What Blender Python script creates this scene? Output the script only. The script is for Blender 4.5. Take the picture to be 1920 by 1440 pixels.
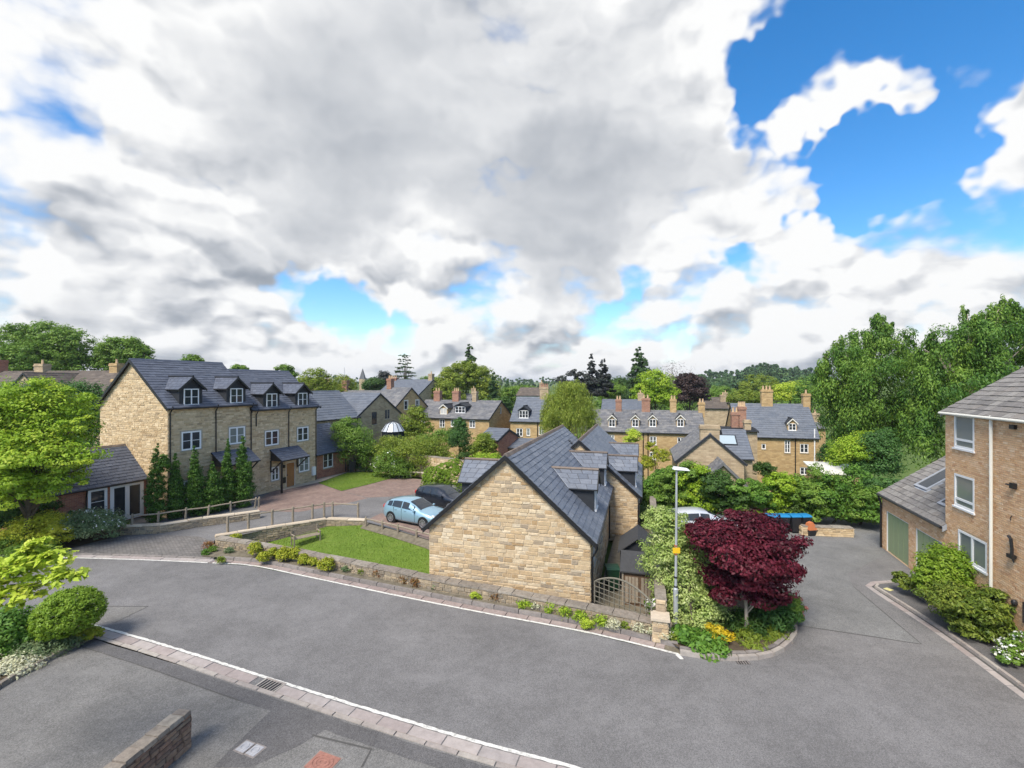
import bpy, bmesh, math, random
import numpy as np
from mathutils import Vector, Matrix

# ------------------------------------------------------------------ scene, camera, light
for o in list(bpy.data.objects):
    bpy.data.objects.remove(o)
scene = bpy.context.scene
COL = scene.collection
F, H, CX, CY = 880.0, 8.7, 960.0, 720.0        # focal length in photo pixels, eye height

cam_data = bpy.data.cameras.new('camera')
cam_data.sensor_fit = 'HORIZONTAL'
cam_data.sensor_width = 36.0
cam_data.lens = F / 1920.0 * 36.0
cam_data.clip_start = 0.1
cam_data.clip_end = 12000
cam = bpy.data.objects.new('camera', cam_data)
cam.location = (0, 0, H)
cam.rotation_euler = (math.radians(90), 0, 0)
COL.objects.link(cam)
scene.camera = cam

scene.render.engine = 'CYCLES'
scene.cycles.max_bounces = 5
scene.cycles.diffuse_bounces = 3
scene.cycles.glossy_bounces = 2
scene.cycles.transmission_bounces = 3
scene.view_settings.view_transform = 'Standard'
scene.view_settings.look = 'None'
scene.view_settings.gamma = 1.0
scene.view_settings.use_curve_mapping = False
scene.view_settings.exposure = 1.5

SUN_DIR = Vector((-0.33, -0.51, 0.80)).normalized()     # towards the sun
SUN_EL = math.asin(SUN_DIR.z)
SUN_ROT = math.atan2(SUN_DIR.x, SUN_DIR.y)
sd = bpy.data.lights.new('sun', 'SUN')
sd.energy = 2.0
sd.angle = math.radians(22)
sd.color = (1.0, 0.925, 0.82)
so = bpy.data.objects.new('sun', sd)
so.rotation_euler = (-SUN_DIR).to_track_quat('-Z', 'Y').to_euler()
so.location = (0, 0, 60)
COL.objects.link(so)


def pixdir(px, py):
    return Vector(((px - CX) / F, 1.0, (CY - py) / F)).normalized()


def build_world():
    w = bpy.data.worlds.new('World')
    scene.world = w
    w.use_nodes = True
    w.cycles.sampling_method = 'MANUAL'
    w.cycles.sample_map_resolution = 256
    nt = w.node_tree
    N, Lk = nt.nodes, nt.links
    N.clear()

    def nd(t, **kw):
        n = N.new(t)
        for k, v in kw.items():
            setattr(n, k, v)
        return n

    def val(sock, v):
        if hasattr(v, 'is_output'):
            Lk.new(v, sock)
        else:
            sock.default_value = v

    def m(op, a, b=None, c=None, clamp=False):
        n = nd('ShaderNodeMath', operation=op, use_clamp=clamp)
        val(n.inputs[0], a)
        if b is not None: val(n.inputs[1], b)
        if c is not None: val(n.inputs[2], c)
        return n.outputs[0]

    def vm(op, a, b=None, out=0):
        n = nd('ShaderNodeVectorMath', operation=op)
        val(n.inputs[0], a)
        if b is not None: val(n.inputs[1], b)
        return n.outputs[out]

    def sstep(x, lo, hi, a=0.0, b=1.0):
        n = nd('ShaderNodeMapRange', interpolation_type='SMOOTHSTEP')
        val(n.inputs['Value'], x)
        n.inputs['From Min'].default_value = lo
        n.inputs['From Max'].default_value = hi
        n.inputs['To Min'].default_value = a
        n.inputs['To Max'].default_value = b
        return n.outputs[0]

    def noise(vec, scale, detail=6, rough=0.55, dist=0.0):
        n = nd('ShaderNodeTexNoise', noise_dimensions='3D')
        Lk.new(vec, n.inputs['Vector'])
        n.inputs['Scale'].default_value = scale
        n.inputs['Detail'].default_value = detail
        n.inputs['Roughness'].default_value = rough
        if dist: n.inputs['Distortion'].default_value = dist
        return n.outputs['Fac']

    tc = nd('ShaderNodeTexCoord')
    d = vm('NORMALIZE', tc.outputs['Generated'])
    sep = nd('ShaderNodeSeparateXYZ'); Lk.new(d, sep.inputs[0])
    dz = m('MAXIMUM', sep.outputs['Z'], 0.0)
    k = m('ADD', dz, 0.13)
    comb = nd('ShaderNodeCombineXYZ')
    Lk.new(m('DIVIDE', sep.outputs['X'], k), comb.inputs[0])
    Lk.new(m('DIVIDE', sep.outputs['Y'], k), comb.inputs[1])
    comb.inputs[2].default_value = 3.7
    p = comb.outputs[0]
    # direction wobbled by noise, for natural edges of the named gaps and banks
    wn = nd('ShaderNodeTexNoise', noise_dimensions='3D')
    Lk.new(d, wn.inputs['Vector'])
    wn.inputs['Scale'].default_value = 4.2
    wn.inputs['Detail'].default_value = 4
    wn.inputs['Roughness'].default_value = 0.62
    wob = vm('SUBTRACT', wn.outputs['Color'], (0.5, 0.5, 0.5))
    wsc = nd('ShaderNodeVectorMath', operation='SCALE')
    Lk.new(wob, wsc.inputs[0]); wsc.inputs['Scale'].default_value = 0.42
    dw = vm('NORMALIZE', vm('ADD', d, wsc.outputs[0]))

    def blob(px, py, r_in, r_out):
        c = pixdir(px, py)
        dot = vm('DOT_PRODUCT', dw, tuple(c), out='Value')
        return sstep(dot, math.cos(math.radians(r_out)), math.cos(math.radians(r_in)))

    def total(lst):
        s = None
        for (px, py, a, b, wt) in lst:
            t = m('MULTIPLY', blob(px, py, a, b), wt)
            s = t if s is None else m('ADD', s, t)
        return s

    gaps = total([(1560, 60, 1, 8, .55), (1660, 330, 1, 7, .62), (1770, 420, 1, 8, .40), (1480, 180, 0, 6, .40), (1700, 190, 0, 6, .30),
                  (1760, 60, 0, 7, .40), (115, 285, 0, 5, .20), (90, 370, 0, 4, .20), (560, 545, 0, 5, .33), (650, 575, 0, 4, .27), (750, 595, 0, 4, .33),
                  (1180, 505, 0, 4, .32), (1430, 520, 0, 4, .28)])
    banks = total([(900, 200, 10, 34, .34), (400, 260, 8, 30, .26), (1250, 260, 5, 17, .26), (1550, 190, 1, 5, .50),
                   (1830, 180, 1, 7, .50), (1900, 260, 0, 6, .35), (1700, 140, 0, 4, .35), (1500, 590, 3, 12, .22), (250, 560, 5, 18, .20), (1780, 560, 3, 12, .18), (1480, 440, 0, 6, .28), (1720, 500, 0, 8, .22), (1580, 260, 0, 4, .2)])
    sq = nd('ShaderNodeVectorMath', operation='MULTIPLY')
    Lk.new(d, sq.inputs[0]); sq.inputs[1].default_value = (1.0, 1.0, 1.9)
    q = sq.outputs[0]
    n_dir = noise(q, 4.2, 6, 0.60)
    n_pl = noise(p, 0.95, 5, 0.60)
    def puff(vec):
        vn = nd('ShaderNodeTexVoronoi', voronoi_dimensions='3D', feature='F1')
        Lk.new(vec, vn.inputs['Vector'])
        vn.inputs['Scale'].default_value = 5.5
        vn.inputs['Detail'].default_value = 2.0
        vn.inputs['Roughness'].default_value = 0.55
        return m('SUBTRACT', 1.0, vn.outputs['Distance'])
    qa = nd('ShaderNodeVectorMath', operation='SCALE')
    Lk.new(wob, qa.inputs[0]); qa.inputs['Scale'].default_value = 0.22
    qw = vm('ADD', q, qa.outputs[0])
    pf = puff(qw)
    dens = m('ADD', m('MULTIPLY', n_dir, 0.55), m('MULTIPLY', n_pl, 0.42))
    dens = m('ADD', dens, m('MULTIPLY', m('SUBTRACT', pf, 0.02), 0.42))
    dens = m('ADD', dens, m('SUBTRACT', banks, gaps))
    horiz = sstep(sep.outputs['Z'], 0.0, 0.16, 0.30, 0.0)
    dens = m('ADD', dens, horiz)
    cover = sstep(dens, 0.41, 0.75)
    # light and shade of the cloud deck: thick parts are grey underneath, the billows' upper edges white
    pf2 = puff(vm('ADD', qw, (-0.015, 0.0, 0.05)))
    relief = m('ADD', m('MULTIPLY', m('SUBTRACT', pf, pf2), 0.34), m('MULTIPLY', m('SUBTRACT', n_dir, 0.5), 0.35))
    dark = total([(900, 320, 3, 24, .34), (1000, 420, 2, 13, .36), (780, 360, 2, 9, .14), (1250, 400, 2, 13, .18), (600, 180, 3, 17, .18),
                  (450, 330, 2, 15, .22), (280, 520, 2, 10, .14), (1350, 300, 2, 11, .16), (60, 480, 1, 8, .10)])
    lite = total([(200, 110, 3, 16, .10), (1180, 130, 3, 12, .10), (1540, 190, 1, 8, .36), (330, 440, 2, 9, .20), (800, 540, 3, 11, .30), (1420, 450, 1, 8, .26),
                  (1800, 200, 2, 9, .30), (60, 270, 2, 8, .10), (1600, 570, 3, 11, .12)])
    thick = m('ADD', sstep(dens, 0.66, 1.3, 0.0, 0.26), m('SUBTRACT', dark, lite))
    bright = m('SUBTRACT', 0.92, m('MULTIPLY', thick, 0.50))
    n_low = noise(q, 1.7, 2, 0.5)
    edge = sstep(thick, 0.0, 0.5, 1.9, 0.5)
    lowz = sstep(sep.outputs['Z'], 0.06, 0.42, 1.75, 1.0)
    bright = m('ADD', bright, m('MULTIPLY', m('MULTIPLY', relief, lowz), edge))
    bright = m('ADD', bright, m('MULTIPLY', m('SUBTRACT', n_low, 0.5), 0.62))
    band = sstep(sep.outputs['Z'], 0.03, 0.30, 1.0, 0.16)
    bright = m('ADD', bright, m('MULTIPLY', m('SUBTRACT', n_pl, 0.47), band))
    ramp = nd('ShaderNodeValToRGB')
    cr = ramp.color_ramp
    cr.interpolation = 'B_SPLINE'
    CS = 0.375
    stops = [(0.25, (.30, .335, .385)), (0.50, (.44, .47, .515)), (0.70, (.635, .655, .685)), (0.88, (.83, .838, .85)), (1.0, (.965, .965, .96))]
    while len(cr.elements) < len(stops): cr.elements.new(.5)
    for e, (pp, c) in zip(cr.elements, stops):
        e.position = pp; e.color = (c[0] * CS, c[1] * CS, c[2] * CS, 1)
    Lk.new(bright, ramp.inputs[0])

    sky = nd('ShaderNodeTexSky', sky_type='NISHITA')
    sky.sun_disc = False
    sky.sun_elevation = SUN_EL
    sky.sun_rotation = SUN_ROT
    sky.altitude = 100
    sky.air_density = 1.0
    sky.dust_density = 0.6
    sky.ozone_density = 2.2
    hs = nd('ShaderNodeHueSaturation')
    hs.inputs['Saturation'].default_value = 1.38
    hs.inputs['Value'].default_value = 0.080
    Lk.new(sky.outputs[0], hs.inputs['Color'])
    mix = nd('ShaderNodeMix', data_type='RGBA')
    Lk.new(cover, mix.inputs[0])
    Lk.new(hs.outputs[0], mix.inputs[6])
    Lk.new(ramp.outputs[0], mix.inputs[7])
    bg = nd('ShaderNodeBackground')
    Lk.new(mix.outputs[2], bg.inputs['Color'])
    bg.inputs['Strength'].default_value = 1.0
    out = nd('ShaderNodeOutputWorld')
    Lk.new(bg.outputs[0], out.inputs['Surface'])


build_world()

# ------------------------------------------------------------------ helpers
def gp(px, py, z=0.0):
    """world point seen at photo pixel (px, py) on the level z"""
    Y = F * (H - z) / (py - CY)
    return Vector(((px - CX) / F * Y, Y, z))


def ax(px, Y): return (px - CX) / F * Y
def az(py, Y): return H - (py - CY) / F * Y


def tag(o, label=None, cat=None, group=None, kind=None):
    if label: o['label'] = label
    if cat: o['category'] = cat
    if group: o['group'] = group
    if kind: o['kind'] = kind
    return o


def empty(name, loc=(0, 0, 0), rz=0.0, label=None, cat=None, group=None):
    o = bpy.data.objects.new(name, None)
    o.empty_display_size = 0.3
    COL.objects.link(o)
    o.location = loc
    o.rotation_euler = (0, 0, rz)
    return tag(o, label, cat, group)


def link_mesh(name, me, mat=None, parent=None, kind=None):
    o = bpy.data.objects.new(name, me)
    if mat is not None:
        me.materials.append(mat)
    COL.objects.link(o)
    if parent is not None:
        o.parent = parent
    if kind: o['kind'] = kind
    return o


class MB:
    def __init__(self):
        self.v = []; self.f = []

    def add(self, pts, faces):
        b = len(self.v)
        self.v.extend([tuple(p) for p in pts])
        self.f.extend([tuple(b + i for i in f) for f in faces])

    def face(self, *pts):
        self.add(pts, [tuple(range(len(pts)))])

    def hexa(self, p):
        """p: 8 points, bottom ring 0-3 and top ring 4-7"""
        self.add(p, [(3, 2, 1, 0), (4, 5, 6, 7), (0, 1, 5, 4), (1, 2, 6, 5), (2, 3, 7, 6), (3, 0, 4, 7)])

    def box(self, x0, x1, y0, y1, z0, z1):
        self.hexa([(x0, y0, z0), (x1, y0, z0), (x1, y1, z0), (x0, y1, z0),
                   (x0, y0, z1), (x1, y0, z1), (x1, y1, z1), (x0, y1, z1)])

    def fbox(self, fr, s0, s1, d0, d1, z0, z1):
        self.hexa([fr(s0, d0, z0), fr(s1, d0, z0), fr(s1, d1, z0), fr(s0, d1, z0),
                   fr(s0, d0, z1), fr(s1, d0, z1), fr(s1, d1, z1), fr(s0, d1, z1)])

    def tube(self, path, radii, n=8, cap=True):
        path = [Vector(p) for p in path]
        if not hasattr(radii, '__len__'):
            radii = [radii] * len(path)
        base = len(self.v)
        up = Vector((0, 0, 1))
        prev = None
        for i, p in enumerate(path):
            if i == 0: t = path[1] - p
            elif i == len(path) - 1: t = p - path[i - 1]
            else: t = path[i + 1] - path[i - 1]
            t.normalize()
            if prev is None:
                ref = up if abs(t.z) < 0.95 else Vector((1, 0, 0))
                a = t.cross(ref).normalized()
            else:
                a = (prev - t * prev.dot(t)).normalized()
            prev = a
            b = t.cross(a)
            for k in range(n):
                an = 2 * math.pi * k / n
                self.v.append(tuple(p + (a * math.cos(an) + b * math.sin(an)) * radii[i]))
        for i in range(len(path) - 1):
            for k in range(n):
                k2 = (k + 1) % n
                self.f.append((base + i * n + k, base + i * n + k2, base + (i + 1) * n + k2, base + (i + 1) * n + k))
        if cap:
            self.f.append(tuple(base + k for k in reversed(range(n))))
            self.f.append(tuple(base + (len(path) - 1) * n + k for k in range(n)))

    def prism(self, poly, z0, z1):
        """vertical prism over a plan polygon"""
        n = len(poly)
        self.add([(p[0], p[1], z0) for p in poly] + [(p[0], p[1], z1) for p in poly],
                 [tuple(reversed(range(n))), tuple(range(n, 2 * n))] +
                 [(i, (i + 1) % n, n + (i + 1) % n, n + i) for i in range(n)])

    def ellipsoid(self, c, r, nu=12, nv=8):
        base = len(self.v)
        for j in range(nv + 1):
            th = math.pi * j / nv
            for i in range(nu):
                ph = 2 * math.pi * i / nu
                self.v.append((c[0] + r[0] * math.sin(th) * math.cos(ph), c[1] + r[1] * math.sin(th) * math.sin(ph), c[2] + r[2] * math.cos(th)))
        for j in range(nv):
            for i in range(nu):
                i2 = (i + 1) % nu
                self.f.append((base + j * nu + i, base + (j + 1) * nu + i, base + (j + 1) * nu + i2, base + j * nu + i2))

    def mesh(self, name, fix=False, smooth=False):
        me = bpy.data.meshes.new(name)
        me.from_pydata(self.v, [], self.f)
        if fix:
            bm = bmesh.new(); bm.from_mesh(me)
            bmesh.ops.recalc_face_normals(bm, faces=bm.faces)
            bm.to_mesh(me); bm.free()
        if smooth:
            for p in me.polygons: p.use_smooth = True
        me.update()
        return me

    def build(self, name, mat, parent=None, kind=None, fix=True, smooth=False):
        return link_mesh(name, self.mesh(name, fix, smooth), mat, parent, kind)


def frame(o, a, n):
    o = Vector((o[0], o[1], o[2] if len(o) > 2 else 0.0)); a = Vector((a[0], a[1], 0)); n = Vector((n[0], n[1], 0))
    def fr(s, d, z):
        return o + a * s + n * d + Vector((0, 0, z))
    return fr


def clip(poly, outline):
    """Sutherland-Hodgman, convex counter-clockwise outline, 2D"""
    out = list(poly)
    n = len(outline)
    for i in range(n):
        a, b = outline[i], outline[(i + 1) % n]
        ex, ey = b[0] - a[0], b[1] - a[1]
        src, out = out, []
        if not src: return []
        for j in range(len(src)):
            p, q = src[j], src[(j + 1) % len(src)]
            dp = ex * (p[1] - a[1]) - ey * (p[0] - a[0])
            dq = ex * (q[1] - a[1]) - ey * (q[0] - a[0])
            if dp >= 0: out.append(p)
            if (dp > 0 and dq < 0) or (dp < 0 and dq > 0):
                t = dp / (dp - dq)
                out.append((p[0] + (q[0] - p[0]) * t, p[1] + (q[1] - p[1]) * t))
    return out


def area2(poly):
    return 0.5 * sum(poly[i][0] * poly[(i + 1) % len(poly)][1] - poly[(i + 1) % len(poly)][0] * poly[i][1] for i in range(len(poly)))


# ------------------------------------------------------------------ materials
MATS = {}


def new_mat(name):
    m = bpy.data.materials.new(name)
    m.use_nodes = True
    nt = m.node_tree
    b = nt.nodes['Principled BSDF']
    MATS[name] = m
    return m, nt, nt.nodes, nt.links, b


def ramp_node(N, stops, interp='LINEAR'):
    r = N.new('ShaderNodeValToRGB')
    cr = r.color_ramp
    cr.interpolation = interp
    while len(cr.elements) < len(stops):
        cr.elements.new(0.5)
    for e, (p, c) in zip(cr.elements, stops):
        e.position = p; e.color = (c[0], c[1], c[2], 1)
    return r


def mixc(N, L, fac, a, b, mode='MIX'):
    n = N.new('ShaderNodeMix'); n.data_type = 'RGBA'; n.blend_type = mode
    for s, v in ((n.inputs[0], fac), (n.inputs[6], a), (n.inputs[7], b)):
        if hasattr(v, 'is_output'): L.new(v, s)
        elif isinstance(v, (int, float)): s.default_value = v
        else: s.default_value = (v[0], v[1], v[2], 1)
    return n.outputs[2]


def noise_node(N, L, vec, scale, detail=5, rough=0.6):
    n = N.new('ShaderNodeTexNoise')
    if vec is not None: L.new(vec, n.inputs['Vector'])
    n.inputs['Scale'].default_value = scale
    n.inputs['Detail'].default_value = detail
    n.inputs['Roughness'].default_value = rough
    return n.outputs['Fac']


def mapr(N, L, v, a, b, c, d):
    n = N.new('ShaderNodeMapRange')
    L.new(v, n.inputs[0])
    for i, x in enumerate((a, b, c, d)): n.inputs[1 + i].default_value = x
    return n.outputs[0]


def plain(name, col, rough=0.6, spec=0.3, metal=0.0, var=0.0, vscale=8.0, bump=0.0, bscale=60.0, coat=0.0):
    m, nt, N, L, b = new_mat(name)
    b.inputs['Roughness'].default_value = rough
    b.inputs['Specular IOR Level'].default_value = spec
    b.inputs['Metallic'].default_value = metal
    b.inputs['Coat Weight'].default_value = coat
    b.inputs['Base Color'].default_value = (*col, 1)
    if var or bump:
        tc = N.new('ShaderNodeTexCoord')
    if var:
        nz = noise_node(N, L, tc.outputs['Object'], vscale, 6, 0.65)
        g = mapr(N, L, nz, 0.25, 0.75, 1 - var, 1 + var)
        c = N.new('ShaderNodeVectorMath'); c.operation = 'SCALE'
        c.inputs[0].default_value = col
        L.new(g, c.inputs['Scale'])
        L.new(c.outputs[0], b.inputs['Base Color'])
    if bump:
        nb = noise_node(N, L, tc.outputs['Object'], bscale, 4, 0.7)
        bn = N.new('ShaderNodeBump'); bn.inputs['Strength'].default_value = bump
        bn.inputs['Distance'].default_value = 0.02
        L.new(nb, bn.inputs['Height']); L.new(bn.outputs[0], b.inputs['Normal'])
    return m


def pieces(name, stops, rough=0.8, spec=0.2, mott=0.22, mscale=9.0, bump=0.5, bscale=45.0, interp='LINEAR', stain=None):
    """one colour for each piece (object or loose island) from a ramp, with mottling and fine relief"""
    m, nt, N, L, b = new_mat(name)
    b.inputs['Roughness'].default_value = rough
    b.inputs['Specular IOR Level'].default_value = spec
    oi = N.new('ShaderNodeObjectInfo')
    ge = N.new('ShaderNodeNewGeometry')
    a = N.new('ShaderNodeMath'); a.operation = 'ADD'
    L.new(oi.outputs['Random'], a.inputs[0]); L.new(ge.outputs['Random Per Island'], a.inputs[1])
    fr = N.new('ShaderNodeMath'); fr.operation = 'FRACT'; L.new(a.outputs[0], fr.inputs[0])
    r = ramp_node(N, stops, interp); L.new(fr.outputs[0], r.inputs[0])
    tc = N.new('ShaderNodeTexCoord')
    nz = noise_node(N, L, tc.outputs['Object'], mscale, 6, 0.65)
    g = mapr(N, L, nz, 0.25, 0.75, 1 - mott, 1 + mott)
    sc = N.new('ShaderNodeVectorMath'); sc.operation = 'SCALE'
    L.new(r.outputs[0], sc.inputs[0]); L.new(g, sc.inputs['Scale'])
    col = sc.outputs[0]
    if stain:
        nz2 = noise_node(N, L, tc.outputs['Object'], stain[1], 6, 0.7)
        col = mixc(N, L, mapr(N, L, nz2, stain[2], stain[2] + 0.13, 0, stain[3]), col, stain[0])
    L.new(col, b.inputs['Base Color'])
    if bump:
        nb = noise_node(N, L, tc.outputs['Object'], bscale, 4, 0.7)
        bn = N.new('ShaderNodeBump'); bn.inputs['Strength'].default_value = bump
        bn.inputs['Distance'].default_value = 0.02
        L.new(nb, bn.inputs['Height']); L.new(bn.outputs[0], b.inputs['Normal'])
    return m


def masonry(name, stops, mortar, bw, bh, msize=0.012, rough=0.85, distort=0.0, mott=0.2, flat=False):
    """far masonry, pieces too small to tell apart: coursed blocks in object space. flat: for paving (x, y) instead of walls"""
    m, nt, N, L, b = new_mat(name)
    b.inputs['Roughness'].default_value = rough
    b.inputs['Specular IOR Level'].default_value = 0.15
    tc = N.new('ShaderNodeTexCoord')
    sp = N.new('ShaderNodeSeparateXYZ'); L.new(tc.outputs['Object'], sp.inputs[0])
    cb = N.new('ShaderNodeCombineXYZ')
    if flat:
        L.new(sp.outputs['X'], cb.inputs[0]); L.new(sp.outputs['Y'], cb.inputs[1])
    else:
        ad = N.new('ShaderNodeMath'); ad.operation = 'ADD'
        L.new(sp.outputs['X'], ad.inputs[0]); L.new(sp.outputs['Y'], ad.inputs[1])
        L.new(ad.outputs[0], cb.inputs[0]); L.new(sp.outputs['Z'], cb.inputs[1])
    vec = cb.outputs[0]
    if distort:
        nz = N.new('ShaderNodeTexNoise'); L.new(vec, nz.inputs['Vector']); nz.inputs['Scale'].default_value = 1.6
        s = N.new('ShaderNodeVectorMath'); s.operation = 'SCALE'; L.new(nz.outputs['Color'], s.inputs[0]); s.inputs['Scale'].default_value = distort
        ad2 = N.new('ShaderNodeVectorMath'); L.new(vec, ad2.inputs[0]); L.new(s.outputs[0], ad2.inputs[1]); vec = ad2.outputs[0]
    bt = N.new('ShaderNodeTexBrick'); L.new(vec, bt.inputs['Vector'])
    bt.inputs['Scale'].default_value = 1.0
    bt.inputs['Brick Width'].default_value = bw
    bt.inputs['Row Height'].default_value = bh
    bt.inputs['Mortar Size'].default_value = msize
    bt.inputs['Mortar Smooth'].default_value = 0.2
    bt.inputs['Bias'].default_value = 0.0
    bt.inputs['Color1'].default_value = (0, 0, 0, 1)
    bt.inputs['Color2'].default_value = (1, 1, 1, 1)
    bt.inputs['Mortar'].default_value = (.5, .5, .5, 1)
    r = ramp_node(N, stops); L.new(bt.outputs['Color'], r.inputs[0])
    c = mixc(N, L, bt.outputs['Fac'], r.outputs[0], mortar)
    nz3 = noise_node(N, L, tc.outputs['Object'], 0.9, 7, 0.7)
    g = mapr(N, L, nz3, 0.25, 0.75, 1 - mott, 1 + mott)
    sc = N.new('ShaderNodeVectorMath'); sc.operation = 'SCALE'
    L.new(c, sc.inputs[0]); L.new(g, sc.inputs['Scale'])
    L.new(sc.outputs[0], b.inputs['Base Color'])
    bn = N.new('ShaderNodeBump'); bn.inputs['Strength'].default_value = 0.6; bn.inputs['Distance'].default_value = 0.02
    bn.invert = True
    L.new(bt.outputs['Fac'], bn.inputs['Height']); L.new(bn.outputs[0], b.inputs['Normal'])
    return m


def asphalt(name, col, var=0.16, patch=None):
    m, nt, N, L, b = new_mat(name)
    b.inputs['Roughness'].default_value = 0.88
    b.inputs['Specular IOR Level'].default_value = 0.25
    tc = N.new('ShaderNodeTexCoord'); v = tc.outputs['Object']
    big = noise_node(N, L, v, 0.35, 6, 0.6)
    mid = noise_node(N, L, v, 2.2, 8, 0.7)
    fine = noise_node(N, L, v, 38, 3, 0.8)
    vo = N.new('ShaderNodeTexVoronoi'); L.new(v, vo.inputs['Vector']); vo.inputs['Scale'].default_value = 46
    g1 = mapr(N, L, big, .25, .75, 1 - var, 1 + var)
    g2 = mapr(N, L, mid, .25, .75, 1 - var * .6, 1 + var * .6)
    g3 = mapr(N, L, fine, .2, .8, .55, 1.45)
    g4 = mapr(N, L, vo.outputs['Color'], 0, 1, .68, 1.32)
    mu = None
    for g in (g1, g2, g3, g4):
        if mu is None: mu = g
        else:
            x = N.new('ShaderNodeMath'); x.operation = 'MULTIPLY'; L.new(mu, x.inputs[0]); L.new(g, x.inputs[1]); mu = x.outputs[0]
    sc = N.new('ShaderNodeVectorMath'); sc.operation = 'SCALE'; sc.inputs[0].default_value = col; L.new(mu, sc.inputs['Scale'])
    c = sc.outputs[0]
    # pale worn streaks and dark oil stains, shapes of their own
    mp = N.new('ShaderNodeMapping'); L.new(v, mp.inputs[0]); mp.inputs['Scale'].default_value = (0.5, 1.6, 1); mp.inputs['Rotation'].default_value = (0, 0, 0.9)
    st = noise_node(N, L, mp.outputs[0], 0.8, 7, 0.65)
    c = mixc(N, L, mapr(N, L, st, .56, .76, 0, .45), c, tuple(min(1, x * 1.45) for x in col))
    st2 = noise_node(N, L, v, 0.62, 5, 0.6)
    c = mixc(N, L, mapr(N, L, st2, .63, .74, 0, .45), c, tuple(x * .55 for x in col))
    L.new(c, b.inputs['Base Color'])
    bn = N.new('ShaderNodeBump'); bn.inputs['Strength'].default_value = 0.35; bn.inputs['Distance'].default_value = 0.01
    L.new(fine, bn.inputs['Height']); L.new(bn.outputs[0], b.inputs['Normal'])
    return m


def leaf_mat(name, stops, transl=0.35, rough=0.5):
    m, nt, N, L, b = new_mat(name)
    at = N.new('ShaderNodeAttribute'); at.attribute_name = 'rnd'
    r = ramp_node(N, stops); L.new(at.outputs['Fac'], r.inputs[0])
    L.new(r.outputs[0], b.inputs['Base Color'])
    b.inputs['Roughness'].default_value = rough
    b.inputs['Specular IOR Level'].default_value = 0.25
    tr = N.new('ShaderNodeBsdfTranslucent'); L.new(r.outputs[0], tr.inputs['Color'])
    mx = N.new('ShaderNodeMixShader'); mx.inputs[0].default_value = transl
    L.new(b.outputs[0], mx.inputs[1]); L.new(tr.outputs[0], mx.inputs[2])
    L.new(mx.outputs[0], N['Material Output'].inputs['Surface'])
    return m


def grad(*cols):
    n = len(cols)
    return [(i / max(1, n - 1), c) for i, c in enumerate(cols)]


def glass_mat(name, col, rough=0.04):
    m, nt, N, L, b = new_mat(name)
    b.inputs['Base Color'].default_value = (*col, 1)
    b.inputs['Roughness'].default_value = rough
    b.inputs['Specular IOR Level'].default_value = 0.5
    b.inputs['IOR'].default_value = 1.5
    return m


M_stone = pieces('stone_blocks', [(0, (0.540, 0.423, 0.264)), (.16, (0.468, 0.335, 0.189)), (.30, (0.593, 0.485, 0.329)), (.44, (0.369, 0.247, 0.128)), (.56, (0.540, 0.423, 0.273)), (.68, (0.288, 0.225, 0.158)), (.78, (0.612, 0.511, 0.359)), (.88, (0.423, 0.295, 0.163)), (1, (0.513, 0.397, 0.249))], mott=.22, mscale=6, bump=.8, bscale=30, stain=((0.309, 0.247, 0.169), 1.3, .58, .35))
M_mortar = plain('mortar', (0.540, 0.437, 0.299), .95, .1, var=.15, vscale=6, bump=.4, bscale=50)
M_stone_l = pieces('stone_blocks_pale', [(0, (0.613, 0.474, 0.294)), (.25, (0.517, 0.384, 0.221)), (.5, (0.697, 0.559, 0.365)), (.68, (0.422, 0.299, 0.167)), (.85, (0.592, 0.464, 0.294)), (1, (0.359, 0.270, 0.167))], mott=.18, mscale=5, bump=.7, bscale=30)
M_mortar_l = plain('mortar_pale', (0.581, 0.459, 0.294), .95, .1, var=.15, vscale=6)
M_wallstone = pieces('garden_wall_stone', grad((.34, .265, .17), (.235, .19, .135), (.40, .32, .215), (.185, .155, .12), (.29, .24, .175)), mott=.28, mscale=8, bump=.9, bscale=30, stain=((.12, .115, .09), 3.0, .55, .6))
M_coping = pieces('coping_stone', grad((.245, .21, .17), (.195, .17, .14), (.225, .19, .155), (.28, .25, .205)), mott=.35, mscale=7, bump=.9, bscale=28, stain=((.60, .585, .54), 9.0, .62, .8))
M_coping_pale = pieces('coping_pale', grad((.52, .44, .33), (.47, .39, .29), (.56, .48, .37)), mott=.15, bump=.4)
M_darkwall = pieces('old_brown_stone', grad((.22, .15, .105), (.30, .205, .14), (.16, .115, .09), (.27, .16, .11), (.24, .2, .15)), mott=.3, bump=.9, bscale=30, stain=((.42, .38, .30), 9.0, .6, .5))
M_slate = pieces('slate', grad((0.099, 0.114, 0.141), (0.132, 0.149, 0.180), (0.111, 0.126, 0.153), (0.158, 0.173, 0.201), (0.084, 0.099, 0.126), (0.123, 0.141, 0.174)), rough=.5, spec=.5, mott=.2, mscale=7, bump=.35, bscale=22, stain=((0.225, 0.225, 0.217), 2.6, .60, .3))
M_slate_l = pieces('slate_dark', grad((0.074, 0.085, 0.112), (0.091, 0.104, 0.134), (0.068, 0.077, 0.102), (0.104, 0.117, 0.149)), rough=.55, spec=.45, mott=.2, mscale=4, bump=.3, bscale=20, stain=((0.152, 0.163, 0.175), 1.2, .60, .3))
M_tile = pieces('concrete_tile', grad((0.209, 0.196, 0.182), (0.169, 0.158, 0.149), (0.250, 0.236, 0.216), (0.142, 0.135, 0.128), (0.216, 0.196, 0.176)), rough=.85, mott=.25, mscale=9, bump=.5, bscale=40, stain=((0.297, 0.270, 0.162), 5, .6, .35))
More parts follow.
